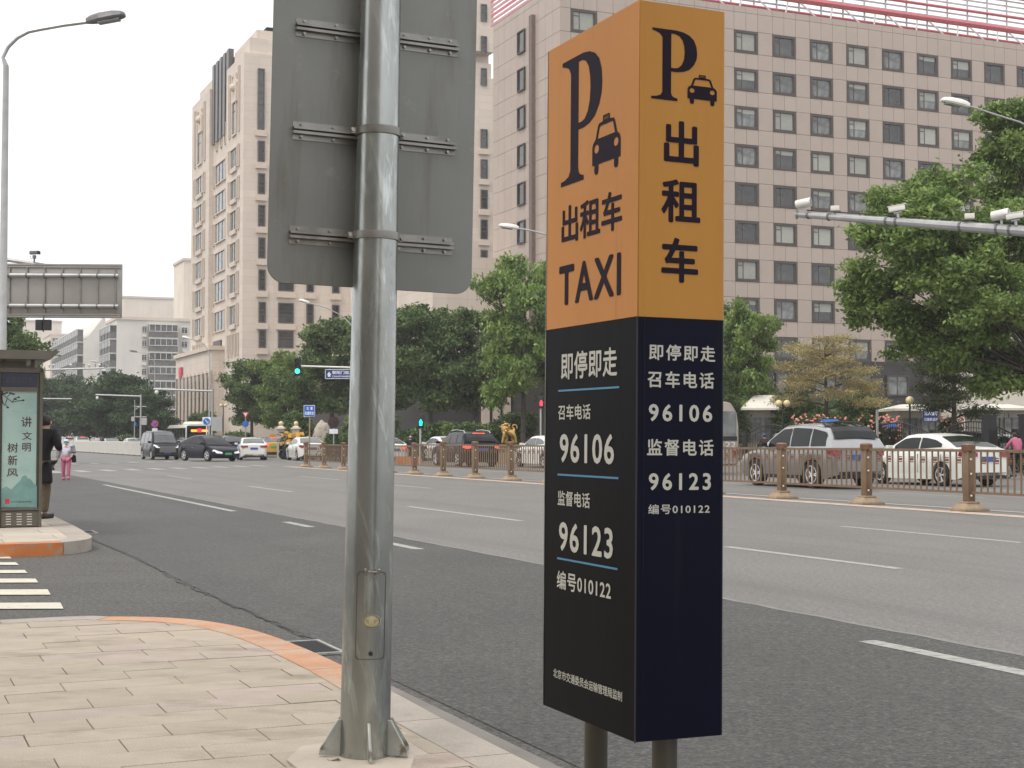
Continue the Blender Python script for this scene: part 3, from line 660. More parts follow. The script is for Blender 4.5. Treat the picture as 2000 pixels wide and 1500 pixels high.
# road-side flank
z = ztop
lev = [ztop - .02, zl, zw]
for k in range(9): lev += [zw - k * zf - wh, zw - (k + 1) * zf]
lev = lev[:-1] + [zdark + .25]
for z1, z0 in zip(lev[:-1], lev[1:]):
    y = 0.0
    while y < DEP:
        yy = min(y + 1.45, DEP)
        if True: rest.box2((0, y + g / 2, z0 + g / 2), (.1, yy - g / 2, z1 - g / 2))
        y += 1.45
rest.build('cladding_panels', M['pinkstone'], PB, kind='stuff')
for k in range(9):
    for c in range(ncol):
        a = x_first + c * bay; r = rnd.random()
        bl = 0 if r < .42 else (0.25 if r < .65 else (0.5 if r < .78 else 0.97))
        window(PB, a + ww / 2, 0.06, zw - k * zf - wh / 2, ww, wh, 0, 0.24, 'T', gm='glass' if rnd.random() < .6 else 'glass2', blind=bl, recess=True)
    window(PB, -0.02, hit(Mp, 0, 0.0, 1020, 400).y, zw - k * zf - wh / 2, 1.5, wh, R(-90), 0.1, '', gm='glass', blind=0)
for c in range(ncol): window(PB, x_first + c * bay + ww / 2, -.12, fz(1460, 748)[1], ww, 1.9, 0, .14, 'C', gm='glass2')
MB().box2((-.35, hit(Mp, 0, 0.0, 1043, 400).y - .3, zdark), (-.0, hit(Mp, 0, 0.0, 1043, 400).y + .3, ztop - 1.5)).build('groove_strip', M['stone_gap'], PB)  # dark raised strip added to stand for a shaded groove in the flank
MB().box2((0.1, 0.12, ztop - .1), (XR, DEP, ztop - .02)).build('roof', M['stone_gap'], PB)
# roof frame
RF = thing('roof_lattice', 'red and grey steel lattice with louvres on top of the pink office block', 'lattice', W(S0, T0, ztop), AZ)
xr0, xr1 = 1.0, XR
for zz, rr in ((.85, .12), (2.0, .28), (3.3, .14), (5.2, .14)): MB().tube([(xr0, 2.2, zz), (xr1, 2.2, zz)], rr, 6).build('red_beam', M['redsteel'], RF)
for k in range(14): MB().box2((xr0, 2.5, .35 + k * .5), (xr1, 2.56, .5 + k * .5)).build('louvre', M['greysteel'], RF)
x = xr0; i = 0
while x < xr1:
    MB().tube([(x, 2.35, 0), (x, 2.35, 7.4)], .09, 5).build('post', M['greysteel'], RF)
    MB().tube([(x, 1.0, 0), (x + 1.2, 2.3, 1.9)] if i % 2 else [(x + 1.2, 1.0, 0), (x, 2.3, 1.9)], .08, 5).build('brace', M['greysteel'], RF); x += 2.4; i += 1
for k in range(16): MB().box2((1.0, 2.6, .3 + k * .45), (1.06, DEP + 3, .56 + k * .45)).build('side_louvre', M['pinksteel'] if k % 3 else M['redsteel'], RF) if k else None
# ---- beige limestone tower on the corner
BS, BT = 37.4, 163.0
BB = thing('stone_tower', 'tall beige limestone corner tower with narrow dark windows and stepped roofline', 'building', W(BS, BT), AZ)
Mb = mat_of(BB)
def bz(px, py): q = hit(Mb, 1, 0.0, px, py); return q.x, q.z     # front face (x along s, z)
def rz_(px, py, off=0.0): q = hit(Mb, 0, off, px, py); return q.y, q.z  # road face (y along t, z)
ztA = bz(500, 50)[1]; yA = rz_(441, 400)[0]; yB = rz_(408, 400)[0]; yC = rz_(374, 400)[0]
ztB = rz_(390, 150)[1]; zmid = rz_(425, 262)[1]
xF = bz(964, 300)[0]
# chamfered tower plan: stepped parapet
wall = MB(); wall.box2((0, 0, 0), (xF, yA, ztA - 3.2)); wall.box2((.8, .8, ztA - 3.2), (xF, yA - .6, ztA - 1.2)); wall.box2((1.8, 1.6, ztA - 1.2), (xF, yA - 1.2, ztA)); wall.build('wall', M['beige'], BB)
wall = MB(); wall.box2((.5, yA, 0), (xF, yB, zmid)); wall.build('recessed_wall', M['beige'], BB)
wall = MB(); wall.box2((0, yB, 0), (16, yC, ztB - 3)); wall.box2((.8, yB + .6, ztB - 3), (16, yC - .8, ztB - 1.2)); wall.box2((1.8, yB + 1.2, ztB - 1.2), (16, yC - 1.6, ztB)); wall.build('rear_wall', M['beige'], BB)
zct = rz_(430, 108)[1]; MB().box2((.9, yA, zmid), (16, yB, zct - 1)).build('crown_wall', M['winframe'], BB)
for k in range(5):
    y = yA + .8 + k * (yB - yA - 1.6) / 4; MB().box2((.25, y - .6, zmid - .5), (.88, y + .6, zct)).build('crown_column', M['winbar'], BB)
MB().box2((xF - 6, -.02, ztA), (xF, 6, ztA + 9)).build('upper_wall', M['beige'], BB)
MB().box2((3, 1.8, ztA), (xF - 7, yA - 2, ztA + .5)).build('roof_planting', M['leafB'], BB)
def bw(x0, x1, y0, y1, bars='H'):
    xa, za = bz(x0, y1); xb, zb = bz(x1, y0); xm = (xa + xb) / 2
    window(BB, xm, -.02, (za + zb) / 2, xb - xa, zb - za, 0, .12, bars, gm='glass', fm='winbar')
    MB().box2((xa - .25, -.32, za - .75), (xb + .25, -.02, za - .06)).build('sill', M['beige2'], BB)
col0 = [(135, 253), (276, 316), (339, 379), (401, 442), (464.5, 504.5), (527, 567), (590, 630), (645, 679)]
for i, (a, b) in enumerate(col0): bw(502.5 + i * .35, 516.5 + i * .35, a, b)
xq = [bz(x, 600)[0] for x in (558, 605, 655, 703, 751, 799, 847, 895)]
for px_, w_ in ((543, 30), (598, 14), (648, 14), (696, 14), (744, 14), (792, 14), (840, 14), (888, 14), (938, 13.5)):
    q0 = bz(px_, 600)[0]; q1 = bz(px_ + w_, 600)[0]
    for k in range(8):
        zc0, zc1 = [bz(510, v)[1] for v in col0[max(k, 1)]] if k else (bz(510, 213)[1], bz(510, 253)[1])
        if px_ >= 640 and k == 7: continue
        window(BB, (q0 + q1) / 2, -.02, (zc0 + zc1) / 2, q1 - q0, abs(zc0 - zc1), 0, .12, 'H', gm='glass', fm='winbar', blind=0.0)
        MB().box2((q0 - .25, -.32, min(zc0, zc1) - .75), (q1 + .25, -.02, min(zc0, zc1) - .06)).build('sill', M['beige2'], BB)
for k in (0, 1, 2):
    zc = bz(945, 213 - (k + 1) * 59 * 1.06)[1]; q0 = bz(938, 600)[0]; window(BB, q0 + .4, -.03, zc, .8, 2.1, 0, .1, 'H', gm='glass', fm='winbar')
# road face windows (towers A and B alike), floor levels taken at the corner
fl = [bz(474, y)[1] for y in (276, 339, 401, 464.5, 527, 590)]
def road_windows(y0, y1, x):
    L = y1 - y0
    for k, zt in enumerate(fl):
        zc = zt - 1.15
        window(BB, x, y0 + L * .50, zc, L * .38, 2.4, R(-90), .12, 'V', gm='glass2', fm='beige2')
        for q in (.22, .80): window(BB, x, y0 + L * q, zc, L * .07, 2.6, R(-90), .1, '', gm='glass', fm='beige2')
        MB().box2((x - .25, y0 + L * .33, zc - 1.65), (x - .02, y0 + L * .67, zc - 1.2)).build('sill', M['beige2'], BB)
    zt = fl[0] + 7.4
    window(BB, x, y0 + L * .50, zt - 2.3, L * .26, 7.2, R(-90), .2, 'H', gm='glass', fm='beige2')
    for q in (.22, .80): window(BB, x, y0 + L * q, zt - 2.0, L * .06, 7.6, R(-90), .1, '', gm='glass', fm='beige2')
    for q in (.2, .38, .58, .78): window(BB, x, y0 + L * q, fl[-1] - 4.6, L * .07, 2.6, R(-90), .08, '', gm='glass', fm='beige2')
road_windows(0.3, yA - .3, -.02); road_windows(yB + .3, yC - .3, -.02)
for k, zt in enumerate(fl):
    L = yB - yA; window(BB, .48, yA + L * .5, zt - 1.1, L * .60, 2.6, R(-90), .14, 'V', gm='glass2', fm='beige2')
    window(BB, .48, yA + L * .9, zt - 1.1, L * .08, 2.8, R(-90), .1, '', gm='glass', fm='beige2')
for q in (.25, .5, .75): window(BB, .48, yA + (yB - yA) * q, fl[0] + 3.2, .9, 2.6, R(-90), .1, '', gm='glass', fm='beige2')
for (yy, zz) in ((yA * .45, ztA - 6.5), (yB + (yC - yB) * .45, ztB - 6)):
    a = MB(); a.prism([(yy - 1.0, zz - 1.6), (yy + 1.0, zz - 1.6), (yy + 1.0, zz + .6), (yy, zz + 1.8), (yy - 1.0, zz + .6)], -.25, -.02, 'x'); a.build('relief_panel', M['beige2'], BB)
    MB().sphere((-.3, yy, zz + .1), .5, 10).build('relief_ornament', M['bark'] if False else M['beige2'], BB)
a0 = rz_(418, 680); MB().box2((.3, a0[0] - 2.2, a0[1] - 1.4), (.48, a0[0] + 2.2, a0[1] + .9)).build('dark_plaque', M['winframe'], BB)
# arched entrance on the road face
e = rz_(414, 760); arch = [(e[0] - 2.2, 0.2), (e[0] + 2.2, .2), (e[0] + 2.2, e[1] + 1.2), (e[0] + 1.5, e[1] + 3), (e[0], e[1] + 4.2), (e[0] - 1.5, e[1] + 3), (e[0] - 2.2, e[1] + 1.2)]
MB().prism(arch, .25, .6, 'x').build('entrance_arch', M['winframe'], BB)
# podium wing with tall slots
yE = rz_(343, 760, -1.2)[0]; zP = rz_(372, 694, -1.2)[1]; y_s = rz_(412, 760, -1.2)[0]
pod = thing('podium_wing', 'low beige podium wing with a row of tall window slots behind the bus', 'building', W(BS, BT), AZ)
MB().box2((-1.2, y_s, 0), (16, yE, zP)).build('wall', M['beige'], pod)
MB().box2((-1.5, y_s - .2, zP), (16, yE + .2, zP + .5)).build('cornice', M['beige2'], pod)
n = 9
for k in range(n):
    y = y_s + (k + .6) * (yE - y_s) / (n + .3); window(pod, -1.22, y, zP * .47, 1.9, zP * .62, R(-90), .1, 'H', gm='glass', fm='beige2', bm='winframe')
    MB().box2((-1.36, y - 1.75, 0), (-1.25, y - 1.4, zP * .8)).build('pilaster', M['beige2'], pod)
a = MB().box2((-1.5, yE - 5.2, zP - 2.6), (-1.25, yE - 3.6, zP - 1.3)).build('small_sign', M['red'], pod)
# stair-like canopy roof beyond, and a lower base link under the trees right of the corner
base = thing('base_wing', 'grey and beige stone base wing with pale piers behind the street trees', 'building', W(BS + 4, BT - 30), AZ)
MB().box2((2, 0, 0), (24, 28, 9.5)).build('wall', M['darkstone'], base)
for k in range(10): MB().box2((2.5 + k * 2.2, -.5, 0), (3.3 + k * 2.2, -.02, 8)).build('pier', M['beige2'], base)
MB().box2((1.6, -.7, 9.5), (24.3, 28, 10.3)).build('cornice', M['beige2'], base)
# corner tower base next to the pink block: grey granite with rail on top
gb = thing('granite_annexe', 'grey granite annexe with sloping parapet railing between the towers', 'building', W(S0 - 7.5, T0 + 10), AZ)
Mg = mat_of(gb)
MB().box2((0, 0, 0), (7.2, 24, 8.6)).build('wall', M['darkstone'], gb)
for k in range(3): MB().box2((4.6 + k * 1.0, -.4, 0), (5.25 + k * 1.0, -.02, 8.2)).build('pale_pier', M['beige2'], gb)
MB().box2((0.2, 0.2, 8.6), (7.2, 24, 17.2)).build('upper_wall', M['beige'], gb)
for k in range(5): MB().box2((0.1, 1, 17.5 + k * .3), (.16, 23, 17.55 + k * .3)).build('rail', M['greysteel'], gb)
for k in range(9): MB().box2((0.08, 1 + k * 2.6, 17.2), (.18, 1.1 + k * 2.6, 18.8)).build('rail_post', M['greysteel'], gb)
# pale wall at the right behind the big tree
_Y = (T0 - 3) / (cA - .875 * 1000 / F * sA); pw = thing('pale_annexe', 'plain pale rendered building behind the large tree at the right', 'building', (.875 * 1000 / F * _Y, _Y, 0), AZ)
MB().box2((0, 0, 0), (30, 2.8, (857 - 560) / F * 125 + 1.4)).build('wall', M['whitewall'], pw)
MB().box2((-.1, -.1, (857 - 560) / F * 125 + 1.4), (30, 2.8, (857 - 560) / F * 125 + 1.7)).build('parapet', M['beige2'], pw)

# ---- apartment blocks far left
def apt_block(label, px0, px1, pytop, Y, floors, depth, m, bays, side_bays=0, cat='building', gable=False):
    pL = D(px0, 857, Y); s, t = ST(pL); o = thing('apartment_block', label, cat, W(s, t), AZ)
    Mo = mat_of(o); x1 = hit(Mo, 1, 0, px1, 857).x; z1 = hit(Mo, 1, 0, (px0 + px1) / 2, pytop).z
    if gable:
        MB().prism([(0, 0), (x1, 0), (x1, z1 + 1.2), (x1 * .9, z1 + 1.8), (x1 * .1, z1 - 3.5), (0, z1 - 3.5)], 0, depth, 'y').build('wall', M[m], o)
    else:
        MB().box2((0, 0, 0), (x1, depth, z1)).build('wall', M[m], o); MB().box2((-.3, -.3, z1), (x1 + .3, depth, z1 + .6)).build('parapet', M['beige2'], o)
    fh = 2.95
    for (bx0, bx1, kind) in bays:
        a, b = x1 * bx0, x1 * bx1
        for k in range(floors):
            z = z1 - 1.9 - k * fh
            if z < 2: break
            if kind == 'B':
                bay = MB().box2((a, -1.2, z - 1.75), (b, -.02, z + 1.0)).build('balcony', M['aptdark'], o)
                MB().box2((a + .05, -1.26, z - .35), (b - .05, -1.2, z + .95)).build('glazing', M['aptglass'], bay)
                n = max(2, int((b - a) / 1.0)); f = MB()
                for q in range(n + 1): xx = a + (b - a) * q / n; f.box2((xx - .05, -1.32, z - .35), (xx + .05, -1.2, z + .95))
                f.box2((a, -1.32, z - .45), (b, -1.2, z - .33)); f.box2((a - .1, -1.35, z + .95), (b + .1, -.02, z + 1.12)); f.box2((a - .1, -1.4, z - 1.85), (b + .1, -.02, z - 1.7))
                f.build('frame', M['apt2'] if m == 'apt2' else M['whiteframe'], bay)
            else:
                window(o, (a + b) / 2, -.02, z, b - a, 1.4, 0, .1, 'C', gm='aptglass', fm='whiteframe', bm='whiteframe')
                if (k * 7 + int(a)) % 3: MB().box2(((a + b) / 2 - .5, -.6, z - 1.6), ((a + b) / 2 + .4, -.05, z - .95)).build('air_conditioner', M['apt'], o)
    for (q, w_) in [(0.5 + i * 4.2, 3.0) for i in range(side_bays)]:
        for k in range(floors):
            z = z1 - 2.2 - k * fh
            if z < 2: break
            bay = MB().box2((-1.3, q, z - 1.75), (-.02, q + w_, z + 1.0)).build('bay_window', M['aptdark'], o)
            MB().box2((-1.36, q + .1, z - .35), (-1.3, q + w_ - .1, z + .95)).build('glazing', M['aptglass'], bay)
            MB().box2((-1.25, q - .05, z - .35), (-.1, q - .002, z + .95)).build('side_glazing', M['aptglass'], bay)
            f = MB(); f.box2((-1.45, q - .15, z + .97), (-.02, q + w_ + .1, z + 1.2)); f.box2((-1.45, q - .15, z - 1.9), (-.02, q + w_ + .1, z - 1.7))
            for y in (q, q + w_ / 2, q + w_): f.box2((-1.4, y - .05, z - .35), (-1.29, y + .05, z + .95))
            f.build('frame', M['whiteframe'], bay)
    return o
apt_block('grey white apartment block with glazed balcony columns, nearest the beige tower', 226, 372, 626, 300, 8, 16, 'apt', [(.33, .40, 'W'), (.42, .80, 'B'), (.86, .95, 'W')], 4)
apt_block('slope roofed apartment block with blank gable wall and stacked bay windows', 161, 204, 634, 330, 8, 60, 'apt', [], 12, gable=True)
apt_block('distant pale apartment block seen between the bay windowed blocks at far left', 96, 132, 655, 470, 9, 20, 'apt2', [(.1, .4, 'B'), (.6, .9, 'B')], 0)
apt_block('far beige block rising behind the grey white apartments, with flat roof', 238, 337, 583, 460, 0, 14, 'apt2', [], 0)
apt_block('distant cream slab block just left of the beige tower', 356, 400, 510, 330, 16, 12, 'apt2', [(.55, .8, 'W')], 0)
apt_block('farthest hazy block over the left trees below the overhead sign', 30, 118, 628, 560, 0, 14, 'apt2', [], 0)
# ================================================================== TREES
def np_mesh(name, v, nq, m, tone=None):
    me = bpy.data.meshes.new(name); n = len(v); me.vertices.add(n); me.vertices.foreach_set('co', v.astype(np.float32).ravel())
    me.loops.add(nq * 4); me.loops.foreach_set('vertex_index', np.arange(nq * 4, dtype=np.int32)); me.polygons.add(nq)
    me.polygons.foreach_set('loop_start', np.arange(0, nq * 4, 4, dtype=np.int32)); me.polygons.foreach_set('loop_total', np.full(nq, 4, dtype=np.int32))
    me.update(calc_edges=True); me.materials.append(m)
    if tone is not None:
        at = me.attributes.new('tone', 'FLOAT', 'FACE'); at.data.foreach_set('value', tone.astype(np.float32))
    return me
def leaves(name, seed, blobs, per_blob, per_clump, leaf, spread, m, shell=0.55, aspect=0.5, flat=0.45, sub=0):
    r = np.random.default_rng(seed); P = []
    if sub:
        nb = []
        for (cx, cy, cz, rx, ry, rz_2) in blobs:
            for _ in range(sub):
                d = r.normal(size=3); d /= np.linalg.norm(d); k = r.uniform(.35, .95); f = r.uniform(.34, .56)
                nb.append((cx + d[0] * rx * k, cy + d[1] * ry * k, cz + d[2] * rz_2 * k, rx * f, ry * f, rz_2 * f * 1.05))
        blobs = nb; per_blob = max(4, int(per_blob * 1.15 / sub))
    for (cx, cy, cz, rx, ry, rz_2) in blobs:
        d = r.normal(size=(per_blob, 3)); d /= np.linalg.norm(d, axis=1)[:, None]; rad = shell + (1 - shell) * r.random(per_blob) ** 0.6
        c = d * rad[:, None] * np.array([rx, ry, rz_2]) + np.array([cx, cy, cz]); P.append(c)
    C = np.concatenate(P); n = len(C) * per_clump
    tn = np.repeat(r.uniform(.62, 1.38, len(C)), per_clump)
    p = np.repeat(C, per_clump, 0) + r.normal(size=(n, 3)) * np.array([spread, spread, spread * flat])
    nor = r.normal(size=(n, 3)) + np.array([0, 0, .9]); nor /= np.linalg.norm(nor, axis=1)[:, None]
    a = np.cross(nor, r.normal(size=(n, 3))); a /= np.linalg.norm(a, axis=1)[:, None]; b = np.cross(nor, a)
    L = leaf * r.uniform(.6, 1.35, n)[:, None]; a *= L; b *= L * aspect
    v = np.stack([p - a, p - b, p + a, p + b], 1).reshape(-1, 3)
    return np_mesh(name, v, n, m, tn * r.uniform(.88, 1.12, n))
def trunk_mesh(name, h, r0, blobs, seed, m='bark', fork=0.35, lean=0.0):
    rn = random.Random(seed); mb = MB(); top = Vector((lean, 0, h * fork))
    mb.tube([(0, 0, -.1), (lean * .3, rn.uniform(-.1, .1), h * fork * .5), top], [r0 * 1.25, r0, r0 * .85], 9)
    for (cx, cy, cz, rx, ry, rz_2) in blobs:
        e = Vector((cx, cy, cz)); mid = top.lerp(e, .5) + Vector((rn.uniform(-.3, .3), rn.uniform(-.3, .3), -.12 * rz_2 + .1 * h * .1))
        mb.tube([top - Vector((0, 0, .2)), mid, e], [r0 * .6, r0 * .32, r0 * .1], 6)
        for _ in range(4):
            q = e + Vector((rn.uniform(-1, 1) * rx * .8, rn.uniform(-1, 1) * ry * .8, rn.uniform(-.6, .8) * rz_2)); mb.tube([mid.lerp(e, rn.uniform(.2, .9)), q], [r0 * .16, r0 * .04], 4)
    return mb.mesh(name, M[m])
def blobs_for(seed, h, rad, base, n, rb):
    rn = random.Random(seed); out = []
    for i in range(n):
        z = base + (h - base) * (0.12 + 0.8 * (i + .5) / n); k = math.sin(math.pi * min(max((z - base) / (h - base), .12), .9)) ** .6
        a = i * 2.4 + rn.uniform(-.4, .4); d = rad * k * rn.uniform(.35, .72)
        out.append((math.cos(a) * d, math.sin(a) * d, z, rb * rn.uniform(.8, 1.25), rb * rn.uniform(.8, 1.25), rb * rn.uniform(.45, .72)))
    return out
BL = [blobs_for(11, 12, 4.6, 3.2, 13, 1.9), blobs_for(23, 12, 5.0, 3.0, 14, 1.8), blobs_for(31, 12, 4.2, 3.4, 12, 1.9)]
CR = [leaves('crown', 40 + i, b, 115, 15, .17, .30, M['leafB'] if i != 1 else M['leafA'], sub=7) for i, b in enumerate(BL)]
TR = [trunk_mesh('trunk', 12, .22, b, 60 + i) for i, b in enumerate(BL)]
CF = leaves('crown', 77, blobs_for(41, 10, 5, 1.6, 14, 2.3), 90, 12, .24, .42, M['leafFar'], sub=6); TF = trunk_mesh('trunk', 10, .2, blobs_for(41, 10, 5, 1.6, 14, 2.3), 5)
def tree(px, Y, ytop, k, label, wscale=1.0, rot=0, group='street trees', name='street_tree', mats=None, z=0.0):
    h = (857 - ytop) / F * Y + H
    o = thing(name, label, 'tree', ((px - 1000) / F * Y, Y, z), rot, group)
    base_h = 12.6 if k < 3 else 11.2; sc = h / base_h
    cr, tr = (CR[k], TR[k]) if k < 3 else (CF, TF)
    if mats: cr = cr.copy(); cr.materials.clear(); cr.materials.append(M[mats])
    a = mobj('crown', cr, o); b = mobj('trunk', tr, o)
    for q in (a, b): q.scale = (sc * wscale, sc * wscale, sc)
    return o
tree(492, 140, 690, 0, 'dark green round tree left of the traffic light, in front of the beige tower', .95, .4)
tree(556, 132, 676, 1, 'green tree directly behind the green traffic light', .9, 1.9)
tree(648, 122, 600, 0, 'leaning tree behind the blue street name sign', .95, 2.6)
tree(760, 112, 588, 2, 'dark tree half hidden by the steel pole', .9, 3.6)
tree(842, 108, 574, 0, 'tall dark tree right of the steel pole behind the dark estate car', .95, 5.1)
tree(930, 106, 585, 2, 'dark tree between the pole and the orange sign, above the golden lion', .85, .9)
tree(1022, 96, 478, 1, 'tall bright green tree against the left edge of the taxi sign', .66, 2.2)
tree(1120, 98, 560, 0, 'tree mostly hidden behind the taxi sign', .8, 1.2)
tree(1452, 86, 574, 1, 'bright green tree just right of the taxi sign', .66, 4.2)
tree(1340, 92, 560, 2, 'tree hidden behind the right part of the taxi sign', .8, .2)
for i, (x, Y, yt, lab) in enumerate([(118, 215, 722, 'hazy tree beyond the far camera gantry'), (175, 190, 745, 'far tree behind the distant traffic, left of the steel arm'), (232, 172, 715, 'large dark tree behind the white fence, right of the distant traffic'), (282, 168, 745, 'dark tree behind the no stopping sign'), (92, 250, 735, 'faint tree just right of the bus shelter, far off'), (205, 205, 735, 'tree behind the distant white cars')]):
    tree(x, Y, yt, 3, lab, 1.0, i * 1.3, 'far trees along the avenue', 'roadside_tree')
tree(20, 92, 598, 1, 'green tree above the bus shelter, at the left edge', .5, 1.0, name='roadside_tree', mats='leafB')
tree(38, 110, 655, 3, 'second green tree above the end of the shelter roof', .45, 2.0, name='roadside_tree')
tree(-60, 80, 560, 0, 'tree beyond the left edge behind the shelter', 1, 2.0, name='roadside_tree')
# big tree on the right
bb = []
Yb = 58
def bpt(px, py, dy, rx, rz__): p = D(px, py, Yb + dy); return (p.x - (2030 - 1000) / F * Yb, p.y - Yb, p.z, rx, rx, rz__)
for q in [(1790, 395, 0, 1.5, .9), (1850, 370, 1.5, 1.5, 1.0), (1730, 470, -.5, 1.4, .8), (1790, 480, -1.8, 1.6, .9), (1870, 470, -1.2, 1.6, 1.0), (1950, 440, 0, 1.6, 1.0), (1700, 545, 0, 1.2, .7), (1760, 560, 1.2, 1.5, .8), (1840, 550, -2, 1.7, .9), (1925, 540, -1.5, 1.6, .9),
          (1700, 620, .3, 1.1, .6), (1770, 630, 0, 1.4, .7), (1850, 630, 2.2, 1.4, .8), (1990, 520, 1, 1.8, 1.2), (1990, 640, .5, 1.6, 1.0), (2040, 440, 0, 2, 1.2), (2060, 580, 1, 2, 1.2), (1940, 690, 1.2, 1.1, .6), (1990, 730, .4, 1.0, .6), (1730, 410, 1.5, 1.0, .6), (1800, 690, .5, 1.0, .6), (1860, 700, -.5, .9, .5), (1680, 580, .5, .9, .5), (1900, 600, -2.5, 1.4, .8), (1830, 440, -2.5, 1.3, .7), (1900, 665, -1, 1.3, .7), (1960, 600, -2, 1.5, .8), (1945, 750, 0, 1.0, .55), (1880, 640, 1.5, 1.3, .7), (1815, 520, 1.2, 1.5, .8)]: bb.append(bpt(*q))
o = thing('large_tree', 'large spreading bright green tree behind the camera gantry at the right', 'tree', ((2030 - 1000) / F * Yb, Yb, .13), 0, 'street trees')
mobj('crown', leaves('crown', 5, bb, 135, 20, .105, .21, M['leafA'], shell=.5, flat=.5, sub=9), o); mobj('trunk', trunk_mesh('trunk', 9.0, .13, bb, 6, fork=.42, lean=.4), o)
bb = []
Yb = 66
for q in [(1965, 235, 0, 1.3, .8), (1935, 310, .4, 1.2, .7), (1990, 320, -.5, 1.5, 1.0), (1960, 380, 1, 1.4, .8), (2050, 260, 0, 1.8, 1.3), (2060, 380, 0, 2, 1.4), (2030, 500, 0, 2, 1.4)]:
    p = D(q[0], q[1], Yb + q[2]); bb.append((p.x - (2040 - 1000) / F * Yb, p.y - Yb, p.z, q[3], q[3], q[4]))
o = thing('large_tree', 'taller green tree at the right edge beside the white street lamp head', 'tree', ((2040 - 1000) / F * Yb, Yb, .13), 0, 'street trees')
mobj('crown', leaves('crown', 15, bb, 130, 20, .12, .22, M['leafA'], shell=.5, flat=.5, sub=9), o); mobj('trunk', trunk_mesh('trunk', 10, .2, bb, 8, fork=.5), o)
# pines: flat tiers of needles
def pine(px, Y, ytop, ybot, wpx, m, label, seed, n=16):
    rn = random.Random(seed); h = (857 - ytop) / F * Y + H; zb = (857 - ybot) / F * Y + H; w = wpx / F * Y / 2; bl = []
    for i in range(n):
        k = (i + .5) / n; z = zb + (h - zb) * k; a = i * 2.4 + rn.uniform(-.5, .5); d = w * (1 - .55 * k) * rn.uniform(.3, .85); bl.append((math.cos(a) * d, math.sin(a) * d, z, w * .3, w * .3, .28))
    o = thing('pine_tree', label, 'tree', ((px - 1000) / F * Y, Y, .13), 0, 'pines in the forecourt')
    mobj('crown', leaves('crown', seed, bl, 34 if m is M['leafY'] else 52, 26, .10, .22, m, shell=.2, aspect=.22, flat=.4), o)
    mb = MB(); mb.tube([(0, 0, 0), (.05, 0, h * .5), (0, 0, h * .95)], [.14, .1, .03], 7)
    for b in bl: mb.tube([(0, 0, b[2] - .35), (b[0] * .5, b[1] * .5, b[2] - .1), (b[0], b[1], b[2])], [.05, .035, .012], 4)
    mb.build('trunk', M['bark'], o)
pine(1612, 76, 668, 795, 290, M['leafY'], 'yellowing pine behind the silver off-road car', 3)
pine(1862, 70, 590, 815, 250, M['leafP'], 'dark green pine left of the pale annexe', 4, 20)
# shrubs and hedges
def bush(px, Y, ytop, wpx, m, label, seed, name='shrub', per=110, leaf=.09, group='shrubs in the forecourt'):
    h = (857 - ytop) / F * Y + H - .1; w = wpx / F * Y / 2; rn = random.Random(seed)
    bl = [(rn.uniform(-.6, .6) * w, rn.uniform(-.4, .4) * min(w, 1.5), h * rn.uniform(.3, .72), w * .42, min(w, 1.6) * .5, h * .28) for _ in range(8)]
    o = thing(name, label, 'shrub', ((px - 1000) / F * Y, Y, .1), 0, group)
    mobj('foliage', leaves('foliage', seed, bl, per, 14, leaf, .16, M[m], shell=.5), o)
    mb = MB(); [mb.tube([(0, 0, 0), (b[0] * .6, b[1] * .6, b[2] * .6), (b[0], b[1], b[2])], [.04, .03, .01], 4) for b in bl]; mb.build('stems', M['bark'], o); return o
bush(1545, 84, 738, 90, 'leafBush', 'green leafy shrub right of the white canopy booth', 21); bush(1680, 82, 742, 110, 'leafBush', 'green leafy shrub behind the rear of the silver off-road car', 22)
bush(1600, 90, 770, 130, 'leafB', 'dark shrub under the yellowing pine', 23); bush(1735, 86, 790, 60, 'leafB', 'low dark shrub left of the right hand guard booth', 24)
bush(1430, 84, 770, 70, 'leafBush', 'shrub under the bright tree beside the taxi sign', 25)
for i, (x, Y, yt, w, lab) in enumerate([(480, 128, 842, 130, 'clipped hedge behind the white sedan in the middle'), (395, 170, 800, 60, 'round bush in front of the podium wing'), (318, 175, 800, 34, 'dark hedge left of the coach'), (590, 112, 800, 40, 'round shrub between the globe topped piers and the boulder'), (560, 118, 800, 60, 'round shrub behind the globe topped piers'), (655, 100, 846, 50, 'low shrub at the foot of the boulder'), (250, 160, 850, 60, 'low hedge behind the white median fence'), (890, 98, 815, 260, 'dark hedge behind the dark estate car'), (1000, 100, 800, 130, 'dark shrub behind the golden lion'), (740, 104, 800, 160, 'dark shrubs behind the pole')]):
    bush(x, Y, yt, w, 'leafB', lab, 31 + i, 'hedge', 130, .12, 'hedges along the far side')
for i, (x, Y, w, lab) in enumerate([(1572, 70, 60, 'rose bushes with orange and pink blooms left of the pine trunk'), (1620, 71, 60, 'rose bushes with orange blooms right of the pine trunk'), (1700, 70, 60, 'rose bush with coral blooms behind the white sedan'), (1735, 71, 40, 'coral rose bush beside the right hand booth'), (1852, 72, 50, 'orange rose bush right of the blue notice')]):
    o = bush(x, Y, 805, w, 'leafBush', lab, 51 + i, 'rose_bush', 70, .07, 'rose bushes behind the gates'); h = 2.4; mb = MB(); rn = random.Random(i)
    for _ in range(60): mb.sphere((rn.uniform(-.5, .5) * w / F * Y, rn.uniform(-.9, -.2), rn.uniform(1.3, 2.45)), rn.uniform(.03, .065), 6)
    mb.build('blooms', M['rose'], o)
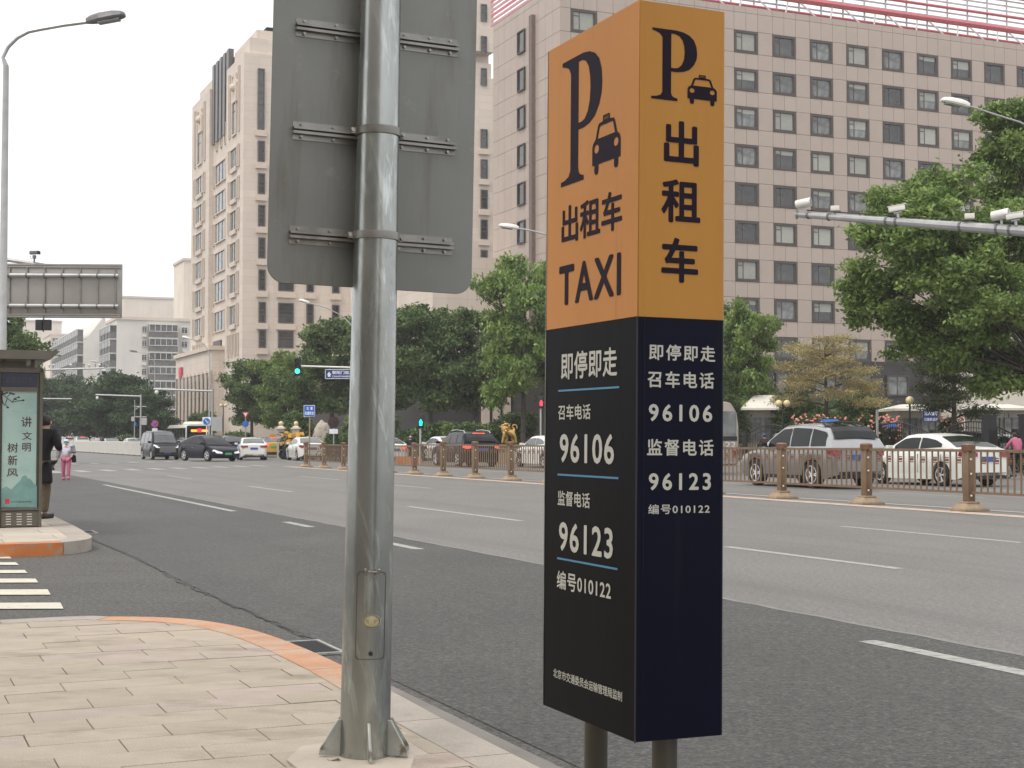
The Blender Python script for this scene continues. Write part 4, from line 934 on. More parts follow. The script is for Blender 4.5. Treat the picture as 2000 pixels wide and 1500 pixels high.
# ================================================================== NEAR OBJECTS
# ---- steel pole with the back of a road sign
pb = G(712, 1476, .10); SP = thing('traffic_sign', 'big galvanised steel pole with the grey back of a road sign bolted to it', 'road sign', (pb.x, pb.y, .10)); SP.rotation_euler = (0, R(1.05), 0)
Y0 = pb.y
def hY(py, Y=Y0): return (857 - py) / F * Y + H - .10
r0, r1 = 49 / F * Y0, 39.5 / F * Y0; hp_ = hY(-140)
mb = MB(); mb.tube([(0, 0, 0), (0, 0, hY(0) * .5), (0, 0, hp_)], [r0, (r0 + r1) / 2 + .001, r1 - .003], 40); mb.build('pole', M['galv'], SP, sm=True)
MB().prism([(-.30, -.12), (-.22, -.30), (.05, -.34), (.26, -.20), (.33, .05), (.22, .26), (-.1, .3), (-.28, .14)], -.004, .0045).build('mortar_bed', mat('pale mortar bed', (0.45, 0.395, 0.325), 0.9, bump=0.3, bscale=40), SP)
finh = hY(1404)
for a in (198, 283, 342, 20, 110, 160):
    f = MB().prism([(r0 - .01, .0), (r0 + .085, .0), (r0 + .082, .025), (r0 + .012, finh), (r0 - .01, finh)], -.006, .006, 'y').mesh('fin', M['plate']); mobj('fin', bev(f, .0015, 1), SP, (0, 0, .012), (0, 0, R(a)))
for k, (x, y) in enumerate([(785, 1473), (655, 1478)][:1]):
    q = G(x, y + 5, .10); b = thing('anchor_stub', 'small square grey metal stub on the paving right of the pole foot', 'metal stub', (q.x, q.y, .10), R(12)); me = MB().box((0, 0, .017), (.027, .027, .034)).mesh('stub', M['plate']); mobj('stub', bev(me, .002), b)
    MB().box((0, 0, .002), (.045, .045, .004)).build('washer', M['plate'], b)
q = G(655, 1489, .10); b = thing('dry_leaf', 'brown dry leaf lying on the mortar left of the pole foot', 'leaf', (q.x, q.y, .105))
mb = MB(); mb.add([(-.022, 0, .002), (-.008, -.010, .006), (.010, -.009, .009), (.023, .002, .003), (.010, .009, .010), (-.008, .009, .004)], [(0, 1, 2, 5), (5, 2, 3, 4)]); mb.build('blade', M['leafbrown'], b); MB().tube([(-.022, 0, .002), (-.034, .004, .006)], .0009, 5).build('stalk', M['leafbrown'], b)
# service door
Mi = mat_of(SP)
def door_pt(px, py): q = hit(Mi, 1, -r0, px, py); return q.x, q.z
def shell(parts, r, wob=0.0, n=10):
    """curved plate on the pole: list of (x0,x1,z0,z1)"""
    mb = MB()
    for x0, x1, z0, z1 in parts:
        nz = max(1, int((z1 - z0) / .1))
        for i in range(n):
            for j in range(nz):
                c = []
                for (u, v) in ((i, j), (i + 1, j), (i + 1, j + 1), (i, j + 1)):
                    x = x0 + (x1 - x0) * u / n; c.append((x, -math.sqrt(max(r * r - x * x, 1e-6)), z0 + (z1 - z0) * v / nz))
                mb.quad(*c)
    return mb
xa, zt_ = door_pt(698, 1118); xb, zb_ = door_pt(748, 1288)
rd = r0 * .985 + .0015
sx = shell([(xa, xb, zb_ + .012, zt_ - .012), (xa + .01, xb - .01, zt_ - .012, zt_), (xa + .01, xb - .01, zb_, zb_ + .012)], rd); drn = sx.build('service_door', M['galv'], SP, sm=True)
g = .0022; sx = shell([(xa - g, xa, zb_ + .01, zt_ - .01), (xb, xb + g, zb_ + .01, zt_ - .01), (xa + .008, xb - .008, zt_, zt_ + g), (xa + .008, xb - .008, zb_ - g, zb_)], rd + .0006, n=4)
for cx, cz, a0 in ((xa + .01, zt_ - .01, 90), (xb - .01, zt_ - .01, 0), (xb - .01, zb_ + .01, 270), (xa + .01, zb_ + .01, 180)):
    for k in range(5):
        a, b = R(a0 + k * 18), R(a0 + k * 18 + 18); P = []
        for rr, an in ((.010, a), (.0122, a), (.0122, b), (.010, b)): x = cx + rr * math.cos(an); P.append((x, -math.sqrt(rd * rd - x * x) - .0006, cz + rr * math.sin(an)))
        sx.quad(*P)
sx.build('door_gap', M['seam'], SP)
xm = (xa + xb) / 2 + .006; hg = MB(); hg.tube([(xm - .026, -rd - .012, zt_ + .004), (xm + .026, -rd - .012, zt_ + .004)], .0045, 8)
for q in (-.024, .024): hg.box((xm + q, -rd - .008, zt_ + .002), (.012, .022, .018)); hg.sphere((xm + q * 1.15, -rd - .012, zt_ + .012), .006, 8)
hg.build('hinge', M['bolt'], SP, sm=True)
MB().lathe([(.009, 0), (.009, .004), (.005, .006)], 14, (xm, -rd - .006, zb_ + .022), 'y').build('lock', M['iron'], SP)
ez = door_pt(723, 1214)[1]; st = MB(); n = 24; yc = -rd - .001
st.add([(xm + .036 * math.cos(2 * math.pi * k / n), -math.sqrt(max((rd + .0012) ** 2 - (xm + .036 * math.cos(2 * math.pi * k / n)) ** 2, 0)), ez + .027 * math.sin(2 * math.pi * k / n)) for k in range(n)] + [(xm, -(rd + .0018), ez)], [(k, (k + 1) % n, n) for k in range(n)])
stk = st.build('maker_label', M['sticker'], SP)
rg = MB()
for k in range(n):
    P = []
    for s_, kk in ((.92, k), (.84, k), (.84, k + 1), (.92, k + 1)): a = 2 * math.pi * kk / n; x = xm + .036 * s_ * math.cos(a); P.append((x, -math.sqrt((rd + .0024) ** 2 - x * x), ez + .027 * s_ * math.sin(a)))
    rg.quad(*P)
for w_, zz in ((.022, .002), (.018, -.004), (.014, -.010), (.004, .013)):
    for k in range(8): x0_ = xm - w_ + k * w_ / 4; rg.quad(*[(x, -math.sqrt((rd + .0026) ** 2 - x * x), ez + zz + d) for x, d in ((x0_, 0), (x0_ + w_ / 6, 0), (x0_ + w_ / 6, .0028), (x0_, .0028))])
rg.build('label_print', M['plum'], stk)
# sign panel (behind the pole, parallel to the frontal direction, slightly turned)
PY = r1 + .045
def pp(px, py): q = hit(Mi, 1, PY, px, py); return q.x, q.z
prz = R(4.5)
PN = bpy.data.objects.new('sign_panel', None)
l0, zbL = pp(521, 552); l1, zbR = pp(918, 574); zTop = pp(700, -200)[1]
w_ = (l1 - l0); rr = .075; zz0 = (zbL + zbR) / 2
out = []
for cx, cz, a0 in ((l0 + rr, zz0 + rr, 180), (l1 - rr, zz0 + rr, 270), (l1 - rr, zTop - rr, 0), (l0 + rr, zTop - rr, 90)):
    for k in range(7): a = R(a0 + k * 15); out.append((cx + rr * math.cos(a), cz + rr * math.sin(a)))
tw = math.atan2(zbR - zbL, w_)   # turn of the panel about the pole gives the sloping lower edge
panel = mobj('sign_panel', bev(MB().prism(out, 0, .006, 'y').mesh('sign_panel', M['galv_dark']), .0015, 1), SP, (0, PY, 0))
def turned(o): o.rotation_euler.z = TURN; return o
TURN = R(24.0)
# rebuild the panel so that after turning it still spans the measured width
def pq(px, py):
    Mr = Mi @ Matrix.Translation((0, 0, 0)) @ Matrix.Rotation(TURN, 4, 'Z'); q = hit(Mr, 1, PY, px, py); return q.x, q.z
bpy.data.objects.remove(panel)
l0, zbL = pq(521, 552); l1, zbR = pq(921, 575); zTop = pq(740, -260)[1]; zz0 = (zbL + zbR) / 2; out = []
for cx, cz, a0 in ((l0 + rr, zz0 + rr, 180), (l1 - rr, zz0 + rr, 270), (l1 - rr, zTop - rr, 0), (l0 + rr, zTop - rr, 90)):
    for k in range(9): a = R(a0 + k * 11.25); out.append((cx + rr * math.cos(a), cz + rr * math.sin(a)))
panel = mobj('sign_panel', bev(MB().prism(out, PY, PY + .006, 'y').mesh('sign_panel', M['galv_dark']), .002, 1), SP, (0, 0, 0)); turned(panel)
for (la, ra, side) in (((577, 58), (893, 90), 0), ((571, 258), (888, 284), 1), ((564, 460), (882, 480), 1)):
    b0 = pq(*la); b1 = pq(*ra); zc = (b0[1] + b1[1]) / 2; zc0 = zc
    f = MB(); hh = .038; f.box2((b0[0], PY - .004, zc - hh), (b1[0], PY, zc + hh)); f.box2((b0[0], PY - .024, zc + .010), (b1[0], PY - .004, zc + .015)); f.box2((b0[0], PY - .024, zc - .015), (b1[0], PY - .004, zc - .010))
    f.box2((b0[0], PY - .027, zc + .004), (b1[0], PY - .024, zc + .015)); f.box2((b0[0], PY - .027, zc - .015), (b1[0], PY - .024, zc - .004))
    bar = f.build('bracket_rail', M['bracket'], SP); turned(bar)
    for k in range(6):
        xx = b0[0] + (b1[0] - b0[0]) * (.05, .24, .40, .66, .82, .95)[k]
        for dz in (.026, -.026): MB().lathe([(.0065, 0), (.0065, .004), (.0035, .005), (.0035, .009)][::-1], 6, (xx, PY - .016, zc + dz), 'y').build('bolt', M['bolt'], bar)
    if side:
        zc = zc0; c = MB()
        rr_ = r0 + (r1 - r0) * (zc / hY(0)); c.lathe([(rr_ + .0015, -.017), (rr_ + .008, -.016), (rr_ + .009, 0), (rr_ + .008, .016), (rr_ + .0015, .017)], 40, (0, 0, zc)); cl = c.build('clamp_band', M['bracket'], SP, sm=True); cl.rotation_euler = (0, R(1.5), 0); cl.location = (0, 0, 0); cl.rotation_euler = (0, 0, 0)
        for sg in (-1, 1):
            c = MB(); c.box((sg * (rr_ + .014), .012, zc), (.03, .018, .024)); c.lathe([(.008, -.018), (.008, -.008), (.0045, -.006), (.0045, .018)], 6, (sg * (rr_ + .024), .01, zc), 'y'); turned(c.build('clamp_lug', M['bolt'], cl))
# ---- taxi stand sign
Y0t = 4.0
cb = D(1240, 1450, Y0t); TS = thing('taxi_stand_sign', 'tall square taxi stand sign, orange above and navy below, standing on two steel legs', 'taxi sign', cb, AZ)
TS.rotation_euler = (Matrix.Rotation(R(.52), 4, 'Y') @ Matrix.Rotation(AZ, 4, 'Z')).to_euler(); Mt = mat_of(TS)
def LF(px, py): q = hit(Mt, 0, 0, px, py); return q.y, q.z
def RFc(px, py): q = hit(Mt, 1, 0, px, py); return q.x, q.z
La = (LF(1066, 700)[0] + LF(1061, 1388)[0] + LF(1072, 106)[0]) / 3; Rb = (RFc(1420, 26)[0] + RFc(1413, 1440)[0]) / 2; Ht = RFc(1250, 0)[1]; Zm = LF(1245, 618)[1]
g = .0015
f = MB().box2((0.0035, 0.0165, 0.001), (Rb - .016, La - .0035, Ht - .002)); f.build('inner_core', M['trim'], TS)
def skin_panel(x0, y0, x1, y1, z0, z1, m, name):
    me = MB().box2((x0, y0, z0), (x1, y1, z1)).mesh(name, M[m]); return mobj(name, bev(me, .0008, 1), TS)
skin_panel(0, .0005, .003, La, Zm + g * .3, Ht, 'orange', 'orange_side_panel'); skin_panel(0, .0005, .003, La, 0, Zm - g * .3, 'navy', 'navy_side_panel')
RO = .014
for z0_, z1_, m_, nm_ in ((Zm + g * .3, Ht, 'orange2', 'orange_front_panel'), (0, Zm - g * .3, 'navy2', 'navy_front_panel')):
    # front sheet folded round the right hand corner, with a shallow vertical crease near the left edge
    pr_ = [(.003, 0), (.016, -.0004), (.020, -.0016), (.024, -.0004), (Rb - RO, 0)] + [(Rb - RO + RO * math.sin(R(a)), RO - RO * math.cos(R(a))) for a in (15, 30, 45, 60, 75, 90)] + [(Rb, .03)]
    q_ = MB(); q_.sm = True; nz_ = 14
    for j_ in range(nz_):
        za, zb2 = z0_ + (z1_ - z0_) * j_ / nz_, z0_ + (z1_ - z0_) * (j_ + 1) / nz_
        for (ax, ay), (bx_, by_) in zip(pr_[:-1], pr_[1:]): q_.quad((ax, ay, za), (bx_, by_, za), (bx_, by_, zb2), (ax, ay, zb2))
    q_.build(nm_, M[m_], TS)
skin_panel(Rb - .003, .03, Rb, La, Zm, Ht, 'orange2', 'orange_side_panel'); skin_panel(Rb - .003, .03, Rb, La, 0, Zm - g, 'navy2', 'navy_side_panel')
skin_panel(.0035, La - .003, Rb - .004, La, Zm, Ht, 'orange', 'orange_back_panel'); skin_panel(.0035, La - .003, Rb - .004, La, 0, Zm - g, 'navy', 'navy_back_panel')
MB().box2((.001, .002, Ht - .0015), (Rb - .008, La - .001, Ht + .001)).build('top_cap', M['orange'], TS)
MB().box2((-.0015, La - .001, 0), (.004, La + .003, Ht)).build('edge_trim', M['bracket'], TS)
MB().box2((-.0016, -.0016, -.002), (.0018, .0018, Zm)).build('corner_seam', M['trim'], TS)
for (px, lx) in ((1164, None), (1298, None)):
    if px == 1298: q = hit(Mt, 1, .10, px, 1470); x, y = q.x, .10
    else: q = hit(Mt, 0, .12, px, 1440); x, y = .12, q.y
    MB().tube([(x, y, -1.1), (x, y, .02)], .036, 20).build('leg', mat('leg steel', (0.09, 0.085, 0.07), 0.45, 0.5, var=0.15), TS, sm=True)
    MB().box((x, y, -1.1), (.16, .16, .012)).build('foot_plate', M['plate'], TS)
P_out = [(.02, 1), (.02, .968), (.10, .955), (.19, .93), (.24, .88), (.24, .11), (.20, .065), (.10, .042), (0, .035), (0, 0), (.57, 0), (.57, .035), (.49, .048), (.45, .07), (.43, .11), (.43, .41), (.56, .41), (.70, .425), (.83, .465), (.93, .54), (.985, .62), (1, .70), (.985, .80), (.93, .89), (.83, .95), (.70, .985), (.55, 1)]
P_hole = [(.43, .462), (.43, .948), (.52, .948), (.61, .925), (.68, .87), (.715, .79), (.725, .70), (.71, .60), (.66, .52), (.59, .475), (.52, .462)]
def circ(cx, cy, rx, ry, n=20): return [(cx + rx * math.cos(2 * math.pi * k / n), cy + ry * math.sin(2 * math.pi * k / n)) for k in range(n)]
I_out = [(0, .17), (0, .49), (.03, .56), (.09, .60), (.12, .62), (.20, .84), (.24, .885), (.38, .90), (.38, .985), (.40, 1), (.60, 1), (.62, .985), (.62, .90), (.76, .885), (.80, .84), (.88, .62), (.91, .60), (.97, .56), (1, .49), (1, .17), (.92, .17), (.92, .05), (.89, .005), (.81, .005), (.78, .05), (.78, .17), (.22, .17), (.22, .05), (.19, 0), (.11, 0), (.08, .05), (.08, .17)]
I_holes = [[(.19, .62), (.26, .82), (.29, .835), (.71, .835), (.74, .82), (.81, .62)], circ(.155, .45, .085, .078), circ(.845, .45, .085, .078), [(.41, .92), (.59, .92), (.59, .975), (.41, .975)]]
Pm = spline_mesh([P_out, P_hole]); Im = spline_mesh([I_out] + I_holes)
def put(me, face, xl, xr, top, bot, m, name='lettering'):
    fn = LF if face == 'L' else RFc
    zt, zb = fn(*top)[1], fn(*bot)[1]; ym = (top[1] + bot[1]) / 2; w0, w1 = fn(xl, ym)[0], fn(xr, ym)[0]
    return fit(me, w0, w1, zb, zt, 'x-' if face == 'L' else 'y-', -.0012, M[m], TS, name)
put(Pm.copy(), 'L', 1097, 1176, (1097, 126), (1098, 365.5), 'ink', 'letter_p'); put(Pm.copy(), 'R', 1271.8, 1361.3, (1273.9, 53.3), (1272.6, 192), 'ink', 'letter_p')
put(Im.copy(), 'L', 1157.5, 1212.5, (1186, 222), (1166, 340.5), 'ink', 'taxi_symbol'); put(Im.copy(), 'R', 1342.5, 1399.7, (1369.8, 147), (1352.8, 203), 'ink', 'taxi_symbol')
def txt(s, face, xl, xr, top, bot, m='ink', bold=.03, sp_=1.0): return put(text_mesh(s, bold * .68, sp_), face, xl, xr, top, bot, m)
put(text_mesh('TAXI', .03), 'L', 1180, 1190.5, (1185, 225.5), (1185, 230.5), 'ink'); put(text_mesh('TAXI', .03), 'R', 1366, 1376.5, (1370, 148.5), (1370, 152.5), 'ink')
txt('出租车', 'L', 1097.5, 1215, (1114, 400), (1098, 478)); txt('TAXI', 'L', 1092.6, 1213, (1105.4, 518), (1104.6, 596), bold=.035, sp_=1.15)
txt('出', 'R', 1296.5, 1364.7, (1329, 236.7), (1301.6, 320), bold=.035); txt('租', 'R', 1291.4, 1367.7, (1314.4, 349.7), (1310, 434), bold=.035); txt('车', 'R', 1291.4, 1363.4, (1327, 464.8), (1329.3, 552), bold=.035)
wt = 'wtext'
txt('即停即走', 'L', 1096.7, 1206, (1100, 689), (1105, 741.7), wt, .028, 1.05); txt('召车电话', 'L', 1091, 1154, (1096.7, 790.7), (1096.7, 820), wt, .022, 1.05); txt('96106', 'L', 1094, 1200, (1100, 847.3), (1100, 903.3), wt, .03, 1.12)
txt('监督电话', 'L', 1090, 1152.7, (1096.7, 958.3), (1096.7, 987.3), wt, .022, 1.05); txt('96123', 'L', 1092.5, 1197.7, (1100, 1019.3), (1100, 1076), wt, .03, 1.12); txt('编号010122', 'L', 1088.4, 1194, (1095, 1114.5), (1095, 1150.5), wt, .022, 1.08)
txt('北京市交通委员会运输管理局监制', 'L', 1081.5, 1216, (1085.4, 1305.6), (1085.4, 1323.6), wt, .015)
txt('即停即走', 'R', 1267.3, 1396.7, (1280, 671.7), (1280, 703.3), wt, .028, 1.2); txt('召车电话', 'R', 1264.3, 1394.3, (1276.7, 724), (1276.7, 756.7), wt, .028, 1.2); txt('96106', 'R', 1266.7, 1390.7, (1276.7, 789), (1276.7, 822.7), wt, .035, 1.3)
txt('监督电话', 'R', 1263.3, 1393.3, (1276.7, 857.3), (1276.7, 890), wt, .028, 1.2); txt('96123', 'R', 1266.7, 1388, (1276.7, 924), (1276.7, 957.7), wt, .035, 1.3); txt('编号010122', 'R', 1265.7, 1385.7, (1273, 985), (1273, 1004.3), wt, .02, 1.15)
for (xl, yl, xr, yr) in ((1091.7, 765.5, 1210.3, 754), (1090, 929.5, 1208.7, 931), (1089.3, 1092.5, 1206.9, 1109)):
    a, b = LF(xl, yl), LF(xr, yr); z = (a[1] + b[1]) / 2; MB().box2((-.0022, b[0], z - .0028), (.001, a[0], z + .0028)).build('blue_rule', M['cyan'], TS)

# ================================================================== MEDIAN FENCE
FS = 19.4; MF = thing('median_fence', 'long bronze gold railing along the middle of the avenue', 'railing', W(FS, 0), AZ)
_f = {}
_f['post'] = bev(MB().box((0, 0, .66), (.17, .17, 1.0)).mesh('post', M['gold_fence']), .012)
c = MB(); c.lathe([(.11, 0), (.125, .02), (.125, .13), (.105, .155), (.03, .16)], 16); _f['cap'] = c.mesh('cap', M['gold_fence'])
c = MB(); n = 16
for k in range(n): a = 2 * math.pi * k / n; c.box((.124 * math.cos(a), .124 * math.sin(a), .075), (.014, .03, .11), a)
_f['flute'] = c.mesh('fluting', M['gold_plate'])
c = MB(); c.box((0, 0, .025), (.62, .46, .05)); c.box((0, 0, .10), (.56, .40, .10), taper=.62); c.box((0, 0, .165), (.30, .27, .04)); _f['foot'] = bev(c.mesh('foot', M['gold_base']), .008, 1)
_f['bar'] = MB().box((0, 0, 0), (.022, .030, .82)).mesh('baluster', M['gold_fence'])
_f['rail'] = MB().box((0, 0, 0), (.05, 3.03, .055)).mesh('rail', M['gold_fence']); _f['rail2'] = MB().box((0, 0, 0), (.045, 3.03, .045)).mesh('rail', M['gold_fence'])
c = MB(); c.box((0, 0, .05), (.02, .10, .02)); c.box((0, 0, 0), (.02, .10, .05)); c.box((0, 0, -.05), (.02, .10, .02)); _f['orn'] = c.mesh('ornament', M['gold_plate'])
_f['stud'] = MB().sphere((0, 0, 0), .022, 8).mesh('stud', M['white'])
nbar = 0
for i in range(17):
    y = 19.3 + 3.2 * i; low = i > 8
    hgt = -.06 if i > 10 else 0
    po = mobj('post', _f['post'], MF, (0, y, hgt)); mobj('foot', _f['foot'], po, (0, 0, -hgt)); cpp = mobj('cap', _f['cap'], po, (0, 0, 1.15)); mobj('fluting', _f['flute'], po, (0, 0, 1.15))
    for zz in (1.0, .72, .3): mobj('stud', _f['stud'], po, (-.02, -.09, zz))
    if i == 16: break
    mobj('rail', _f['rail'], MF, (0, y + 1.6, 1.17 + hgt)); mobj('rail', _f['rail2'], MF, (0, y + 1.6, .36 + hgt * .5))
    for k in range(17):
        yy = y + .17 + k * (2.86 / 16)
        mobj('baluster', _f['bar'], MF, (0, yy, .76 + hgt)); nbar += 1
        if k % 2 == 0 and k < 16: mobj('ornament', _f['orn'], MF, (-.015, yy + .09, .98 + hgt))
# white panel fence beyond the junction
WF = thing('white_fence', 'white panelled median fence running away beyond the junction', 'fence', W(19.3, 0), AZ)
pm = MB().box((0, 0, .62), (.05, 2.9, 1.0)).mesh('panel', M['fencewhite']); pr = MB(); pr.box((0, 0, 1.14), (.09, 3.0, .06)); pr.box((0, 0, .1), (.09, 3.0, .06)); [pr.box((-.05, -1.45 + k * .58, .62), (.07, .10, 1.0)) for k in range(6)]; pr = pr.mesh('frame', M['white'])
ft = MB().box((0, 0, .05), (.5, .3, .1)).mesh('foot', M['gutter'])
for i in range(62):
    y = 104 + i * 3.05; p = mobj('panel', pm, WF, (0, y + 1.5, 0)); 
    if i < 40: mobj('frame', pr, p); mobj('foot', ft, WF, (0, y, 0))
# black iron gates before the forecourt
def gate(s, t0, L, label, hgt=2.0):
    o = thing('iron_gate', label, 'gate', W(s, t0, .13), AZ, 'black iron gates along the forecourt'); b = MB(); n = int(L / .16)
    for k in range(n + 1):
        u = k / n; z = hgt * (.72 + .28 * math.sin(math.pi * u)); b.box2((-.012, u * L - .012, .1), (.012, u * L + .012, z))
    b.build('bars', M['black'], o, kind='stuff')
    pts = [(0, L * k / 12, hgt * (.72 + .28 * math.sin(math.pi * k / 12)) + .02) for k in range(13)]; MB().tube(pts, .035, 6).build('arched_rail', M['black'], o)
    pts = [(0, L * k / 12, hgt * (.72 + .28 * math.sin(math.pi * k / 12)) - .25) for k in range(13)]; MB().tube(pts, .02, 6).build('inner_rail', M['black'], o)
    MB().box2((-.02, 0, .15), (.02, L, .2)).build('bottom_rail', M['black'], o)
    for y in (0, L): MB().box((0, y, hgt * .42), (.12, .12, hgt * .84)).build('gate_post', M['black'], o)
for i, (t, lab) in enumerate([(27, 'black arched iron gate leaf at the right picture edge'), (32.2, 'black arched iron gate leaf behind the boot of the white sedan'), (37.4, 'black arched iron gate leaf below the blue notice'), (42.6, 'black arched iron gate leaf behind the white sedan windscreen'), (47.8, 'black arched iron gate leaf behind the tail of the silver off-road car'), (53, 'black arched iron gate leaf behind the roof of the silver off-road car'), (58.2, 'black arched iron gate leaf behind the silver bonnet and the riders'), (63.4, 'black arched iron gate leaf beside the champagne coach'), (68.6, 'black arched iron gate leaf hidden behind the coach')]): gate(43.6, t, 5.0, lab)
for px, lab in ((1932, 'black square iron gate pillar right of the white sedan roof'), (2004, 'black square iron gate pillar at the right picture edge')):
    Y = YS(px, 43.2); o = thing('gate_pillar', lab, 'gate pillar', ((px - 1000) / F * Y, Y, .13), AZ, 'black gate pillars'); MB().box((0, 0, 1.1), (.42, .42, 2.2)).build('shaft', M['black'], o); MB().box((0, 0, 2.24), (.5, .5, .08)).build('cap', M['black'], o)
# ================================================================== VEHICLES
def interp(P, x):
    if x <= P[0][0]: return P[0][1]
    for a, b in zip(P[:-1], P[1:]):
        if x <= b[0]: return a[1] + (b[1] - a[1]) * (x - a[0]) / max(b[0] - a[0], 1e-6)
    return P[-1][1]
STY = {
 'sedan': dict(L=4.62, Wd=1.80, r=.325, wx=(-1.36, 1.34), clear=.20, body=[(-2.31, .62), (-2.29, .98), (-2.2, 1.04), (-1.7, 1.06), (-.5, 1.0), (.9, .96), (1.7, .84), (2.1, .72), (2.28, .6), (2.31, .5)], cab=[(-1.95, 1.04), (-1.55, 1.22), (-1.05, 1.40), (-.6, 1.465), (0, 1.47), (.35, 1.43), (.85, 1.17), (1.25, .93)], win=[(-1.35, -.42), (-.36, .72)], wz=.07),
 'suv': dict(L=4.6, Wd=1.84, r=.37, wx=(-1.38, 1.32), clear=.26, body=[(-2.3, .7), (-2.28, 1.02), (-2.24, 1.08), (-1, 1.07), (.9, 1.05), (1.6, .99), (2.05, .88), (2.25, .72), (2.3, .55)], cab=[(-2.24, 1.1), (-2.1, 1.36), (-1.88, 1.6), (-1.3, 1.69), (-.5, 1.72), (.1, 1.68), (.6, 1.42), (1.1, 1.05)], win=[(-1.95, -1.28), (-1.2, -.35), (-.28, .7)], wz=.06),
 'estate': dict(L=4.66, Wd=1.88, r=.36, wx=(-1.4, 1.4), clear=.22, body=[(-2.33, .7), (-2.31, 1.0), (-2.25, 1.07), (-1, 1.06), (.9, 1.01), (1.6, .95), (2.1, .82), (2.28, .66), (2.33, .5)], cab=[(-2.2, 1.08), (-2.0, 1.32), (-1.72, 1.53), (-1.2, 1.60), (-.4, 1.63), (.15, 1.58), (.65, 1.34), (1.15, 1.0)], win=[(-1.85, -1.2), (-1.12, -.32), (-.25, .75)], wz=.06),
 'coupe_suv': dict(L=4.95, Wd=1.98, r=.38, wx=(-1.48, 1.46), clear=.2, body=[(-2.47, .7), (-2.44, 1.02), (-2.3, 1.1), (-1, 1.09), (.9, 1.02), (1.7, .93), (2.2, .78), (2.42, .6), (2.47, .48)], cab=[(-2.35, 1.1), (-1.7, 1.38), (-1.1, 1.56), (-.5, 1.65), (.1, 1.64), (.7, 1.42), (1.4, 1.0)], win=[(-1.6, -.55), (-.48, .85)], wz=.06),
 'minivan': dict(L=4.9, Wd=1.85, r=.33, wx=(-1.5, 1.48), clear=.2, body=[(-2.45, .7), (-2.43, 1.0), (-2.4, 1.06), (1.3, 1.08), (1.9, 1.05), (2.25, 1.0), (2.42, .88), (2.45, .6)], cab=[(-2.42, 1.06), (-2.36, 1.5), (-2.2, 1.83), (-1.4, 1.92), (0, 1.93), (.75, 1.87), (1.25, 1.6), (1.85, 1.04)], win=[(-2.1, -1.1), (-1.02, .12), (.2, 1.2)], wz=.06),
 'van': dict(L=5.6, Wd=1.98, r=.36, wx=(-1.7, 1.75), clear=.25, body=[(-2.8, .8), (-2.78, 1.2), (-2.75, 1.3), (1.5, 1.3), (2.2, 1.15), (2.6, .95), (2.78, .7), (2.8, .5)], cab=[(-2.77, 1.3), (-2.73, 2.2), (-2.6, 2.5), (-1.4, 2.58), (.8, 2.56), (1.25, 2.4), (1.7, 1.9), (2.2, 1.2)], win=[(-2.4, -1.3), (-1.2, .4), (.5, 1.5)], wz=.1),
}
_wh = {}
def wheel_meshes(r):
    if r in _wh: return _wh[r]
    ty = MB(); ty.sm = True; ty.lathe([(r * .62, -.10), (r * .93, -.105), (r, -.07), (r, .07), (r * .93, .105), (r * .62, .10)], 24, (0, 0, 0), 'y')
    rm = MB(); rm.lathe([(r * .64, -.02), (r * .66, -.107), (r * .60, -.107), (r * .55, -.06)][::-1], 24, (0, 0, 0), 'y')
    for k in range(5):
        a = 2 * math.pi * k / 5
        for da in (-.14, .14):
            d = Vector((math.cos(a + da), 0, math.sin(a + da))); c0 = Vector((math.cos(a), 0, math.sin(a))) * r * .1; rm.tube([c0 + Vector((0, -.085, 0)), d * r * .62 + Vector((0, -.095, 0))], [r * .07, r * .055], 5)
    rm.lathe([(r * .14, -.105), (r * .14, -.07)], 12, (0, 0, 0), 'y')
    dk = MB().lathe([(r * .62, -.055), (r * .62, -.05)], 20, (0, 0, 0), 'y')
    _wh[r] = (ty.mesh('wheel', M['rubber']), rm.mesh('rim', M['rim']), dk.mesh('brake', M['black'])); return _wh[r]
_cm = {}
